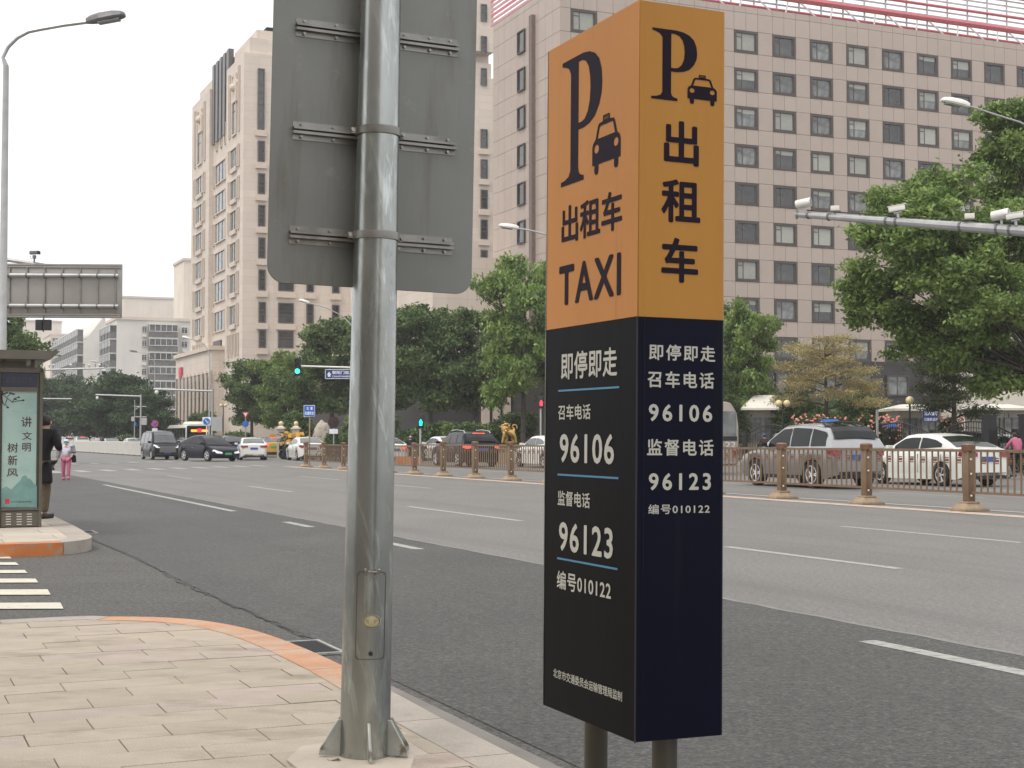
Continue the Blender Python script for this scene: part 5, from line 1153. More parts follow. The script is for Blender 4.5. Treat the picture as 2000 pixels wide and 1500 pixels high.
def car_meshes(style, low):
    if (style, low) in _cm: return _cm[(style, low)]
    S = STY[style]; L, Wd, r, clear = S['L'], S['Wd'], S['r'], S['clear']; hw = Wd / 2
    xs = set(np.linspace(-L / 2, L / 2, 27).round(3)); ra = r + .055
    for w in S['wx']:
        for k in range(13): xs.add(round(w + ra * math.cos(math.pi * k / 12), 3))
    for a in (.03, .1): xs.add(round(L / 2 - a, 3)); xs.add(round(-L / 2 + a, 3))
    xs = sorted(xs); rings = []
    def plan(x):
        q = abs(x) / (L / 2); return hw * (1 - .16 * q ** 7 - (.10 * max(0, (q - .93) / .07) ** 2))
    def body_top(x): return interp(S['body'], x)
    for x in xs:
        wf = plan(x); zt = body_top(x); zc = clear + (.12 * max(0, (abs(x) - L / 2 + .35) / .35)); zl = zc
        for w in S['wx']:
            if abs(x - w) < ra: zl = max(zl, r + math.sqrt(ra * ra - (x - w) ** 2))
        zl = min(zl, zt - .12); inn = max(wf - .27, .1)
        half = [(inn, zc), (inn, zl), (wf * .975, zl), (wf * .995, zl + .30 * (zt - zl)), (wf, zl + .62 * (zt - zl)), (wf * .975, zt - .07), (wf * .93, zt - .015), (wf * .80, zt + .015), (0, zt + .035)]
        rings.append([(x, -y, z) for y, z in half] + [(x, y, z) for y, z in half[-2::-1]])
    mb = MB(); m = len(rings[0]); vs = [p for rg in rings for p in rg]; fs = []
    for i in range(len(rings) - 1):
        for k in range(m - 1): fs.append((i * m + k, i * m + k + 1, (i + 1) * m + k + 1, (i + 1) * m + k))
        fs.append((i * m + m - 1, i * m, (i + 1) * m, (i + 1) * m + m - 1))
    fs.append(tuple(range(m))); fs.append(tuple((len(rings) - 1) * m + k for k in range(m))[::-1]); mb.add(vs, fs); mb.sm = True
    # cabin
    C = S['cab']; hmax = max(z for _, z in C); cx = sorted(set(np.linspace(C[0][0], C[-1][0], 25).round(3)) | {round(p[0], 3) for p in C})
    yb = hw * .93; ytop = hw * .74
    def cabp(x):
        zb = body_top(x) - .01; zc = max(interp(C, x), zb + .01); f = (zc - zb) / (hmax - zb); yt = yb - (yb - ytop) * min(f, 1); return zb, zc, yt
    rings = []
    for x in cx:
        zb, zc, yt = cabp(x); half = [(yb + .005, zb - .03), ((yb + yt) / 2 + .015, (zb + zc) / 2), (yt + .004, zc - .05 * min(1, (zc - zb) * 3)), (yt - .07, zc), (0, zc + .03)]
        rings.append([(x, -y, z) for y, z in half] + [(x, y, z) for y, z in half[-2::-1]])
    cb_ = MB(); m = len(rings[0]); vs = [p for rg in rings for p in rg]; fs = []
    for i in range(len(rings) - 1):
        for k in range(m - 1): fs.append((i * m + k, i * m + k + 1, (i + 1) * m + k + 1, (i + 1) * m + k))
    fs.append(tuple(range(m))); fs.append(tuple((len(rings) - 1) * m + k for k in range(m))[::-1]); cb_.add(vs, fs); cb_.sm = True
    # side windows
    wins = []
    for sg in (-1, 1):
        for a, b in S['win']:
            w = MB(); w.sm = True; q = []
            for x in np.linspace(a, b, 9):
                zb, zc, yt = cabp(x); z0 = zb + S['wz']; z1 = max(zc - .10, z0 + .005)
                def yy(z):
                    u = (z - zb) / max(zc - zb, .01); zm = .5
                    return (yb + ((yb + yt) / 2 + .015 - yb) * u / zm if u < zm else (yb + yt) / 2 + .015 + (yt - (yb + yt) / 2 - .011) * (u - zm) / (1 - zm)) + .010
                zm = (z0 + z1) / 2; q.append([(x, sg * yy(z0), z0), (x, sg * yy(zm), zm), (x, sg * yy(z1), z1)])
            for i in range(8):
                for k in range(2): w.quad(q[i][k], q[i + 1][k], q[i + 1][k + 1], q[i][k + 1])
            wins.append(w)
    def slope_glass(x0, x1, side):
        w = MB(); w.sm = True; q = []
        for x in np.linspace(x0, x1, 6):
            zb, zc, yt = cabp(x); q.append([(x, y, zc + .03 * (1 - abs(y) / max(yt, .1)) + .012) for y in np.linspace(-(yt - .10), yt - .10, 7)])
        for i in range(5):
            for k in range(6): w.quad(q[i][k], q[i + 1][k], q[i + 1][k + 1], q[i][k + 1])
        return w
    top_i = [i for i, p in enumerate(C) if p[1] > hmax - .10]
    xr_, xf_ = C[top_i[0]][0], C[top_i[-1]][0]
    rear = slope_glass(C[0][0] + .12 * (xr_ - C[0][0]), xr_ - .04, -1); front = slope_glass(xf_ + .08, C[-1][0] - .09, 1)
    if C[0][0] + .3 > C[1][0] and style in ('minivan', 'van', 'suv', 'estate'):
        rear = MB(); rear.sm = True; q = []
        for u in np.linspace(.12, .93, 6):
            x = C[0][0] + (xr_ - C[0][0]) * u; zb, zc, yt = cabp(x); q.append([(x - .05, y, zc + .03 * (1 - abs(y) / max(yt, .1)) + .018) for y in np.linspace(-(yt - .09), yt - .09, 7)])
        for i in range(5):
            for k in range(6): rear.quad(q[i][k], q[i + 1][k], q[i + 1][k + 1], q[i][k + 1])
    out = dict(body=mb, cabin=cb_, wins=wins, rear=rear, front=front, body_top=body_top, plan=plan, cabp=cabp)
    _cm[(style, low)] = out; return out
def vehicle(name, label, cat, style, paint, loc, ang, sc=1.0, group='vehicles on the avenue', glass='carglass', lit=False, plate='plate_blue', lower=None, rails=False, rack=None, dist=False, headlit=False):
    """ang = heading in degrees from world +X"""
    S = STY[style]; D_ = car_meshes(style, False); L, Wd, r = S['L'], S['Wd'], S['r']; hw = Wd / 2
    o = thing(name, label, cat, loc, R(ang), group); o.scale = (sc, sc, sc)
    D_['body'].build('body', M[lower or paint], o); D_['cabin'].build('cabin', M[paint], o)
    for w in D_['wins']: w.build('side_window', M[glass], o)
    D_['rear'].build('rear_window', M[glass], o); D_['front'].build('windscreen', M[glass], o)
    ty, rm, dk = wheel_meshes(r)
    for w in S['wx']:
        for sg in (-1, 1):
            wh = mobj('wheel', ty, o, (w, sg * (hw - .12), r), (0, 0, 0 if sg < 0 else math.pi))
            if not dist: mobj('rim', rm, wh); mobj('brake_disc', dk, wh)
    zt = interp(S['body'], -L / 2 + .05); zf = interp(S['body'], L / 2 - .2)
    for sg in (-1, 1):
        pw = D_['plan'](-L / 2 + .08)
        me = MB().prism([(-.0, 0), (.34, -.03), (.34, .13), (.1, .15)], 0, 1, 'x')
        x = -L / 2; hw_ = (.22 if style in ('suv', 'estate', 'minivan', 'van') else .42) * hw
        tl = MB(); y0, y1 = sg * (pw - hw_), sg * (pw + .006)
        tl.add([(x - .012, y0, zt - .16), (x - .012, y1 * .97, zt - .19), (x + .26, sg * (D_['plan'](x + .3) + .008), zt - .14), (x + .22, sg * (D_['plan'](x + .3) + .008), zt - .03), (x - .004, y1 * .965, zt - .02), (x - .008, y0, zt - .05)], [(0, 1, 4, 5), (1, 2, 3, 4)])
        if style in ('estate', 'suv', 'minivan', 'van'):
            pass
        mobj('tail_light', tl.mesh('tail_light', M['lamp_brake' if lit else 'lamp_red']), o)
        pf = D_['plan'](L / 2 - .1); hl = MB(); xh = L / 2
        hl.add([(xh + .008, sg * pf * .50, zf - .22), (xh + .006, sg * pf * .93, zf - .20), (xh - .38, sg * (D_['plan'](xh - .38) + .008), zf - .06), (xh - .30, sg * (D_['plan'](xh - .38) - .03), zf + .03), (xh - .07, sg * pf * .86, zf - .06), (xh - .01, sg * pf * .50, zf - .12)], [(0, 1, 4, 5), (1, 2, 3, 4)])
        mobj('headlight', hl.mesh('headlight', M['lamp_white']), o)
        xm = S['win'][-1][1] + .02; zb, zc, yt = D_['cabp'](xm)
        mr = MB(); mr.box((xm + .05, sg * (hw * .93 + .13), zb + .12), (.12, .20, .13)); mr.box((xm + .08, sg * (hw * .93 + .02), zb + .07), (.05, .08, .04)); mobj('mirror', bev(mr.mesh('mirror', M[paint if not lower else 'trim']), .012, 1), o)
        if not dist:
            for a, b in S['win'][-2:]:
                MB().box((a + .18, sg * (hw + .004), zb - .13), (.18, .03, .025)).build('door_handle', M['chrome' if paint != 'p_white' else 'p_white'], o)
                MB().box2((a - .04, sg * (hw - .02), S['clear'] + .18), (a - .03, sg * (hw + .0015), zb - .05)).build('door_gap', M['trim'], o)
            MB().box2((S['wx'][0] + r + .1, sg * (hw - .04), S['clear'] - .01), (S['wx'][1] - r - .1, sg * (hw + .004), S['clear'] + .09)).build('sill', M['trim' if lower else paint], o)
    MB().box2((-L / 2 - .02, -.24, zt - .30), (-L / 2 + .01, .24, zt - .16)).build('rear_plate', M[plate], o)
    MB().box2((L / 2 - .01, -.24, .42), (L / 2 + .018, .24, .56)).build('front_plate', M[plate], o)
    MB().box2((-L / 2 + .0, -hw * .72, S['clear'] + .03), (-L / 2 + .14, hw * .72, S['clear'] + .2)).build('rear_bumper_trim', M['trim'], o)
    g_ = MB(); g_.box2((L / 2 - .1, -hw * .42, .62), (L / 2 + .012, hw * .42, zf - .12 if zf - .12 > .66 else .68)); g_.build('grille', M['trim'], o)
    if style == 'minivan':
        MB().box((L / 2 + .0, 0, .70), (.06, 1.05, .42)).build('grille_plate', M['p_grey'], o)
        for k in range(5): MB().box((L / 2 + .04, 0, .53 + k * .09), (.04, 1.15 - .05 * k, .045)).build('grille_bar', M['p_silver'], o)
        MB().box2((L / 2 - .05, -.75, .3), (L / 2 + .014, .75, .42)).build('air_intake', M['trim'], o)
    if lit:
        x = S['cab'][2][0]; zz = interp(S['cab'], x); MB().box2((x - .10, -.28, zz - .02), (x - .02, .28, zz + .035)).build('high_brake_light', M['lamp_brake' if lit else 'lamp_red'], o)
    if rails:
        for sg in (-1, 1):
            y = sg * (hw * .66); hm = max(z for _, z in S['cab']) - 1.72; pts = [(-1.7, y, 1.64 + hm), (-1.5, y, 1.75 + hm), (-.6, y, 1.80 + hm), (.0, y, 1.77 + hm), (.3, y, 1.66 + hm)]; MB().tube(pts, .022, 6).build('roof_rail', M['trim' if rails == 1 else 'chrome'], o)
    return o
UA = math.degrees(AZ) + 90
def onS(px, s): return atS(px, s)
v = W(25.05, 35.9); vehicle('off_road_car', 'silver off-road car with grey lower body behind the railing at right', 'car', 'suv', 'p_silver', v, UA, 1.06, lower='p_grey', rails=1)
vehicle('sedan', 'white sedan with dark windows, front of it hidden by the silver off-road car', 'car', 'sedan', 'p_white', W(29.6, 35.9), UA, 1.05)
vehicle('estate_car', 'dark estate car with lit brake lights behind the railing, right of the pole', 'car', 'estate', 'p_black', W(27.2, 68.9), UA, 1.08, lit=True, rails=2)
vehicle('sedan', 'white sedan half hidden by the left edge of the taxi sign, bonnet showing', 'car', 'sedan', 'p_white', W(30.0, 64.9), UA, 1.05, glass='carglass_light')
vehicle('van', 'tall white van behind the white sedan, cut by the taxi sign', 'van', 'van', 'p_white', W(34.2, 67), UA, 1.0)
vehicle('sedan', 'white car with lit tail light just right of the pole, mostly hidden by it', 'car', 'sedan', 'p_white', D(748, 900, 86) * 1, UA, 1.0, lit=True).location.z = 0
def carY(px, Y): return Vector(((px - 1000) / F * Y, Y, 0))
vehicle('car', 'white car with red lamps peeping over the bonnet of the dark estate car', 'car', 'sedan', 'p_white', carY(866, 92), UA, 1.05, lit=True)
vehicle('minivan', 'dark minivan with chrome grille facing us at the junction', 'minivan', 'minivan', 'p_black', carY(313, 99.5), -78.5 + 14, 1.0, glass='carglass_light')
vehicle('crossover', 'glossy dark blue crossover turning right with pale alloy wheels', 'car', 'coupe_suv', 'p_navy', carY(408, 92), -78.5 + 30, .98, plate='plate_green')
vehicle('sedan', 'white sedan seen from behind, right beside the dark blue crossover', 'car', 'sedan', 'p_white', carY(492, 97), 104, 1.0, glass='carglass_light')
vehicle('sedan', 'white sedan seen from behind at the end of the railing, thin sign post before it', 'car', 'sedan', 'p_white', carY(597, 95), 110, 1.02, glass='carglass_light')
tx = vehicle('taxi', 'green and yellow taxi between the two white sedans', 'taxi', 'sedan', 'p_green', carY(533, 112), 102, 1.05, lower='p_yellow', glass='carglass_light', lit=True, plate='plate_green')
MB().box((-.3, 0, 1.58), (.18, .42, .16)).build('roof_sign', M['p_yellow'], tx)
vehicle('car', 'dark car half hidden between the blue crossover and the white sedan', 'car', 'estate', 'p_black', carY(452, 108), 108, 1.0, glass='carglass_light')
for px, s, st_, pa, lit, lab in [(158, 23.5, 'suv', 'p_white', True, 'nearest white car with red tail lights beyond the white fence'), (216, 22.8, 'sedan', 'p_silver', False, 'silver car roof showing over the white fence, left one'), (259, 22.8, 'sedan', 'p_silver', False, 'silver car roof showing over the white fence, right one next to the minivan'),
                              (134, 26.5, 'suv', 'p_white', True, 'distant white car second in the far queue'), (110, 24.5, 'sedan', 'p_white', True, 'distant pale sedan in the far queue behind the man'), (131, 31, 'minivan', 'p_white', False, 'distant white minivan with yellow roof lamp in the far queue'), (98, 31, 'minivan', 'p_silver', False, 'farthest pale car at the left end of the queue'), (120, 34.5, 'sedan', 'p_white', True, 'distant white sedan at the far side of the queue')]:
    vehicle('car', lab, 'car', st_, pa, onS(px, s), UA, 1.0, 'distant queue of cars', glass='carglass_light', lit=lit, dist=True)
for px, s, st_, pa, lab in [(1742, 51, 'sedan', 'p_white', 'white car parked behind the gate, left of the blue notice'), (1880, 49, 'estate', 'p_black', 'dark parked car behind the gate under the pine'), (1955, 50, 'sedan', 'p_silver', 'pale parked car behind the gate at the far right'), (1830, 54, 'sedan', 'p_white', 'white parked car behind the gate below the right hand booth')]:
    vehicle('car', lab, 'car', st_, pa, onS(px, s) + Vector((0, 0, .13)), UA + 12, 1.0, 'cars parked in the forecourt', dist=True)
# buses
def bus(label, s0, s1, t0, t1, h, paint, style):
    o = thing('bus', label, 'bus', W((s0 + s1) / 2, t0), AZ, None); w = (s1 - s0) / 2; L = t1 - t0
    sec = [(-w, .35), (-w, h * .80), (-w * .96, h * .9), (-w * .78, h * .985), (0, h), (w * .78, h * .985), (w * .96, h * .9), (w, h * .8), (w, .35)]
    if style == 'coach': sec = [(-w * .97, .35), (-w, .9), (-w, h * .62), (-w * .93, h * .82), (-w * .72, h * .95), (0, h), (w * .72, h * .95), (w * .93, h * .82), (w, h * .62), (w, .9), (w * .97, .35)]
    b = MB().prism(sec, 0, L, 'y').mesh('body', M[paint]); mobj('body', bev(b, .12 if style == 'coach' else .05, 3), o)
    if style == 'coach':
        MB().box2((-w * .88, -.02, 1.52), (w * .86, .05, h * .84)).build('rear_window', M['glass2'], o); MB().box2((-w * .9, -.03, 1.32), (w * .88, .05, 1.5)).build('dark_band', M['black'], o)
        for sg in (-1, 1): MB().box2((sg * w * .7, -.03, .78), (sg * w * .93, .04, .95)).build('tail_light', M['lamp_red'], o)
        MB().box2((-.3, -.03, .55), (.3, .03, .68)).build('plate_recess', M['trim'], o)
        fit(text_mesh('22', .01), w * .42, w * .82, 1.06, 1.28, 'y-', -.035, M['p_white'], o); MB().box2((-w * .8, -.05, .42), (w * .8, .02, .5)).build('bumper', M['chrome'], o)
        MB().box2((w + .05, L - .3, 1.9), (w + .3, L - .1, 2.3)).build('mirror', M['black'], o)
    else:
        MB().box2((-w * .94, -.03, 1.2), (w * .94, .06, h * .93)).build('rear_window', M['carglass'], o)
        MB().box2((-.75, -.05, h * .72), (-.12, -.02, h * .80)).build('led_sign', M['led_orange'], o); MB().box2((-.1, -.052, h * .71), (.32, -.02, h * .83)).build('led_sign', M['led_red'], o); MB().box2((.36, -.05, h * .72), (1.0, -.02, h * .80)).build('led_sign', M['led_orange'], o)
        for k in range(7): MB().box2((-w - .02, .4 + k * 1.55, 1.25), (-w + .03, 1.8 + k * 1.55, h * .86)).build('side_window', M['carglass'], o)
        rf = MB().box((0, 2.6, h + .12), (1.7, 3.6, .28), taper=.8).mesh('roof_unit', M['canvas']); mobj('roof_unit', bev(rf, .08, 2), o)
    ty, rm, dk = wheel_meshes(.46)
    for y in (2.0, L - 2.2):
        for sg in (-1, 1): wh = mobj('wheel', ty, o, (sg * (w - .12), y, .46), (0, 0, R(90 if sg > 0 else -90))); mobj('rim', rm, wh)
bus('champagne coach numbered 22 seen from behind beside the taxi sign', 28.6, 30.95, 49.0, 56.6, 2.95, 'p_beige', 'coach')
bp_ = atS(380, 30.5); bs, bt = ST(bp_); bus('city bus with orange and red destination display behind the crossover', bs - 1.25, bs + 1.25, bt - 2, bt + 9, 2.95, 'p_bus', 'city')
# ---- bicycles
def bicycle_parts():
    fr = MB(); A, B, C_, Dd, E = (-.5, 0, .34), (-.05, 0, .30), (-.2, 0, .82), (.38, 0, .80), (.55, 0, .34)
    for p, q, r_ in ((A, B, .018), (A, C_, .014), (B, C_, .022), (B, Dd, .026), (C_, (.36, 0, .72), .02), (Dd, E, .02), (Dd, (.34, 0, 1.0), .016)): fr.tube([p, q], r_, 6)
    fr.tube([(.25, -.28, 1.02), (.36, -.1, 1.0), (.36, .1, 1.0), (.25, .28, 1.02)], .014, 6); fr.box((-.22, 0, .86), (.26, .16, .07)); fr.box((.55, 0, .85), (.28, .26, .2))
    w = MB(); n = 20
    for rr_, t_ in ((.32, .022),): w.tube([(rr_ * math.cos(2 * math.pi * k / n), 0, rr_ * math.sin(2 * math.pi * k / n)) for k in range(n + 1)], t_, 5)
    for k in range(8): a = math.pi * k / 8; w.tube([(-.31 * math.cos(a), 0, -.31 * math.sin(a)), (.31 * math.cos(a), 0, .31 * math.sin(a))], .003, 3)
    return fr, w
bf, bwh = bicycle_parts()
bfy, bfk, bwm = bf.mesh('frame', M['bike_yellow']), bf.mesh('frame', M['black']), bwh.mesh('wheel', M['rubber'])
def bike(label, loc, rot, yellow, group, sc=1.0):
    o = thing('bicycle', label, 'bicycle', loc, 0, group); o.rotation_euler = rot; o.scale = (sc,) * 3; mobj('frame', bfy if yellow else bfk, o); mobj('wheel', bwm, o, (-.5, 0, .34)); mobj('wheel', bwm, o, (.55, 0, .34)); return o
rn = random.Random(12); ct = carY(577, 100)
cart = thing('cargo_cart', 'black flat cargo cart heaped with shared bicycles', 'cart', ct, R(20)); MB().box((0, 0, .62), (2.0, 1.2, .08)).build('deck', M['black'], cart)
for sg in (-1, 1): MB().box((0, sg * .58, .85), (2.0, .04, .4)).build('side_rail', M['black'], cart)
for x in (-.7, .7):
    for sg in (-1, 1): mobj('wheel', wheel_meshes(.325)[0], cart, (x, sg * .62, .325))
for k in range(12):
    bike('black bicycle lying in the heap on the cargo cart' if k % 3 == 0 else 'yellow bicycle lying in the heap on the cargo cart', ct + Vector((rn.uniform(-.55, .7), rn.uniform(-.3, .3), .75 + k * .085)), (R(82 + rn.uniform(-12, 12)), rn.uniform(-.25, .25), rn.uniform(-.8, .8)), k % 3 != 0, 'bicycles heaped on the cart')
for k in range(8): bike('dark bicycle parked in the row right of the white sedan, by the pole', carY(636 + k * 8, 90), (0, R(0), R(60 + rn.uniform(-8, 8))), False, 'parked bicycles left of the pole')
for k in range(6): bike('dark bicycle parked under the trees right of the pole', carY(780 + k * 13, 88 + k), (0, 0, R(50 + rn.uniform(-25, 25))), False, 'parked bicycles right of the pole')
# ================================================================== PEOPLE
def skin_mesh(name, V, E, rad, m, root=0, sub=1):
    me = bpy.data.meshes.new(name); me.from_pydata(V, E, []); o = bpy.data.objects.new(name, me); COL.objects.link(o)
    md = o.modifiers.new('s', 'SKIN'); md.use_smooth_shade = True; md2 = o.modifiers.new('b', 'SUBSURF'); md2.levels = sub; md2.render_levels = sub
    for i, d in enumerate(me.skin_vertices[0].data): r_ = rad[i]; d.radius = r_ if isinstance(r_, tuple) else (r_, r_); d.use_root = (i == root)
    dg = bpy.context.evaluated_depsgraph_get(); dg.update(); out = bpy.data.meshes.new_from_object(o.evaluated_get(dg)); bpy.data.objects.remove(o); out.materials.clear(); out.materials.append(m); out.shade_smooth(); return out
def person(label, loc, rz, h, top, legs, hair='hair', cap=None, mask=None, armL=None, armR=None, legL=None, legR=None, group=None, lean=0.0, sit=False, coat=0.0, hood=None, sleeves=None):
    """faces local -y"""
    o = thing('person', label, 'person', loc, rz, group); k = h / 1.70; o.scale = (k, k, k)
    P = {'pel': (0, 0, .93), 'wai': (0, -lean * .1, 1.08), 'che': (0, -lean * .35, 1.28), 'nek': (0, -lean * .5, 1.44), 'hed': (0, -lean * .6 - .01, 1.53), 'top': (0, -lean * .6, 1.62)}
    hand0 = armL or [(-.25, .01, 1.13), (-.25, -.07, .90)]; hand1 = armR or [(.25, .01, 1.13), (.25, -.07, .90)]
    lg0 = legL or [(-.10, -.02, .50), (-.10, .02, .09)]; lg1 = legR or [(.10, -.02, .50), (.10, .02, .09)]
    sh = P['che']; sz = 1.385
    def body(scale, parts):
        V, E, Rr = [], [], []
        def a(p, r_, par=None): V.append(p); Rr.append(r_); i = len(V) - 1; (E.append((par, i)) if par is not None else None); return i
        s = scale; pel = a(P['pel'], (.15 * s, .11 * s)); 
        if 'T' in parts:
            w = a(P['wai'], (.135 * s, .10 * s), pel); c = a(P['che'], (.165 * s, .115 * s), w); n_ = a(P['nek'], .06 * s, c)
            if 'H' in parts: hd = a(P['hed'], (.075, .085), n_); a(P['top'], (.07, .08), hd)
            for sg, hnd in ((-1, hand0), (1, hand1)):
                q = a((sg * .185, sh[1], sz), .066 * s, c); e = a(hnd[0], .050 * s, q); ha = a(hnd[1], .038 * s, e)
                if 'H' in parts: d = (Vector(hnd[1]) - Vector(hnd[0])).normalized() * .07; a(tuple(Vector(hnd[1]) + d), (.034, .018), ha)
        if 'L' in parts:
            for sg, lg in ((-1, lg0), (1, lg1)):
                q = a((sg * .09, .0, .86), .095 * s, pel); kn = a(lg[0], .066 * s, q); an = a(lg[1], .048 * s, kn)
                if 'H' in parts: a((lg[1][0], lg[1][1] - .12, max(lg[1][2] - .05, .03)), .035, an)
        if coat and parts == 'T':
            a((0, .0, .93 - coat), (.17 * s, .13 * s), pel)
        return V, E, Rr
    V, E, Rr = body(.86, 'THL'); bm_ = mobj('body', skin_mesh('body', V, E, Rr, M['skin']), o)
    V, E, Rr = body(1.16, 'T'); mobj('jacket', skin_mesh('jacket', V, E, Rr, M[top]), o)
    V, E, Rr = body(1.14, 'L'); mobj('trousers', skin_mesh('trousers', V, E, Rr, M[legs]), o)
    hd = Vector(P['hed'])
    MB().sphere((0, hd.y + .022, hd.z + .045), .098, 12, .92, 1.02, 1.0).build('hair', M[hair], o, sm=True)
    MB().sphere((0, hd.y - .095, hd.z + .0), .016, 6, .8, 1, 1.2).build('nose', M['skin'], o, sm=True)
    for sg in (-1, 1):
        MB().sphere((sg * .03, hd.y - .083, hd.z + .035), .009, 6).build('eye', M['black'], o); MB().sphere((sg * .082, hd.y, hd.z + .02), .022, 6, .5, 1, 1.4).build('ear', M['skin'], o, sm=True)
    if cap: MB().sphere((0, hd.y, hd.z + .075), .102, 12, 1, 1.05, .75).box((0, hd.y - .12, hd.z + .085), (.13, .09, .012)).build('cap', M[cap], o, sm=True)
    if hood: MB().sphere((0, hd.y + .02, hd.z + .03), .13, 12, 1, 1.05, 1.15).build('hood', M[hood], o, sm=True)
    if mask: MB().sphere((0, hd.y - .045, hd.z - .022), .062, 10, 1.05, .9, .8).build('face_mask', M[mask], o, sm=True)
    for sg, hnd in ((-1, hand0), (1, hand1)):
        d = (Vector(hnd[1]) - Vector(hnd[0])).normalized(); b0 = Vector(hnd[1]) + d * .055; f = MB(); side = d.cross(Vector((0, 1, .2))).normalized(); curl = Vector((0, -1, 0)) 
        for i, ln in enumerate((.055, .066, .062, .048)):
            s_ = b0 + side * (i - 1.5) * .017; f.tube([s_, s_ + d * ln * .55, s_ + d * ln * .9 + curl * .022], [.0085, .0078, .006], 6)
        s_ = Vector(hnd[1]) - side * .03 * -sg; f.tube([s_, s_ + d * .035 + curl * .02, s_ + d * .05 + curl * .035], [.010, .009, .007], 6); f.build('fingers', M['skin'], o, sm=True)
        if sleeves:
            MB().tube([(sg * .19, sh[1], 1.40), hnd[0], hnd[1]], [.104, .084, .064], 10).build('sleeve', M[sleeves], o, sm=True)
    for sg, lg in ((-1, lg0), (1, lg1)):
        sh_ = MB().box((lg[1][0], lg[1][1] - .05, lg[1][2] - .045), (.10, .27, .085)).mesh('shoe', M['black' if legs != 'cloth_pink' else 'cloth_pink']); mobj('shoe', bev(sh_, .025, 2), o)
    return o
q = G(79, 1013, .15); _m = person('man in black coat and khaki trousers standing behind the bus shelter', (q.x - .02, q.y, .15), R(165), 1.62, 'cloth_black', 'cloth_khaki', lean=.22, coat=.02, armL=[(-.27, -.06, 1.15), (-.16, -.26, 1.12)], armR=[(.27, -.06, 1.15), (.16, -.26, 1.12)])
_m.scale = (_m.scale[0] * 1.12, _m.scale[1] * 1.15, _m.scale[2] * 1.02)
bgs = thing('shoulder_bag', 'black soft shoulder bag hanging at the side of the man in black', 'bag', (q.x + .10, q.y - .12, .15 + .58), 0); me = MB().box((0, 0, .14), (.24, .13, .34), taper=.8).mesh('bag_body', M['cloth_black']); mobj('bag_body', bev(me, .045, 3), bgs)
MB().tube([(-.09, 0, .28), (-.14, .06, .62), (-.16, .1, .80)], .012, 6).build('strap', M['cloth_black'], bgs)
q = G(129, 937); _m = person('woman in white and grey jacket, pink trousers, cap and face mask walking towards us', q, R(8), 1.40, 'cloth_white', 'cloth_pink', cap='cloth_white', mask='mask_blue', sleeves='cloth_grey', armL=[(-.27, .0, 1.13), (-.29, -.04, .90)], armR=[(.27, -.03, 1.15), (.16, -.22, 1.16)], legL=[(-.10, -.02, .50), (-.10, .04, .09)], legR=[(.10, -.10, .51), (.11, -.12, .11)])
_m.scale = (_m.scale[0] * 1.15, _m.scale[1] * 1.15, _m.scale[2])
bgs = thing('handbag', 'dark handbag hanging beside the woman in pink trousers', 'bag', q + Vector((.26, .02, .62)), 0); me = MB().box((0, 0, .1), (.16, .14, .26), taper=.7).mesh('bag_body', M['cloth_grey'] if False else M['cloth_black']); mobj('bag_body', bev(me, .05, 3), bgs); MB().tube([(0, 0, .2), (-.05, -.04, .5)], .008, 5).build('strap', M['cloth_black'], bgs)
person('man in dark suit with pale face mask standing under the trees right of the pole', carY(803, 84) + Vector((0, 0, 0)), R(-35), 1.72, 'cloth_black', 'cloth_black', mask='white')
person('person seen from behind in dark blue top, left of the golden lion', carY(961, 86), R(170), 1.6, 'cloth_grey', 'cloth_black', hair='cloth_maroon')
for px, Y, tp, lab in [(191, 150, 'cloth_white', 'distant pedestrian in pale clothes behind the white fence'), (199, 152, 'cloth_black', 'distant pedestrian in black beside the pale dressed one'), (238, 150, 'cloth_black', 'distant dark pedestrian nearest the steel arm post'), (150, 220, 'cloth_grey', 'farthest pedestrian crossing beyond the queue')]:
    person(lab, carY(px, Y), R(20), 1.7, tp, 'cloth_black' if tp != 'cloth_white' else 'cloth_white', group='distant pedestrians')
def rider(px, s, top, hd, lab, blab, hood=None):
    p = atS(px, s); ang = AZ + R(180); sc_ = 1.0
    e = bike(blab, p, (0, 0, AZ + R(90)), False, 'bicycles ridden behind the railing', 1.05)
    person(lab, p + Vector((0, 0, .0)), ang, 1.66, top, 'cloth_black', cap=hd, hood=hood, lean=.32, armL=[(-.24, -.28, 1.16), (-.22, -.46, 1.04)], armR=[(.24, -.28, 1.16), (.22, -.46, 1.04)], legL=[(-.11, -.33, .72), (-.11, -.18, .32)], legR=[(.11, -.30, .62), (.11, -.1, .18)])
rider(1497, 37.5, 'cloth_maroon', 'cloth_blue', 'rider in blue cap and dark coat left of the silver off-road car', 'bicycle of the rider in the blue cap')
rider(1521, 39.0, 'cloth_grey', None, 'rider in pale grey hood beside the rider in the blue cap', 'bicycle of the rider in the pale hood', hood='cloth_olive')
rider(1988, 36.0, 'cloth_pink', None, 'rider in pink top at the right picture edge', 'bicycle of the rider in pink')
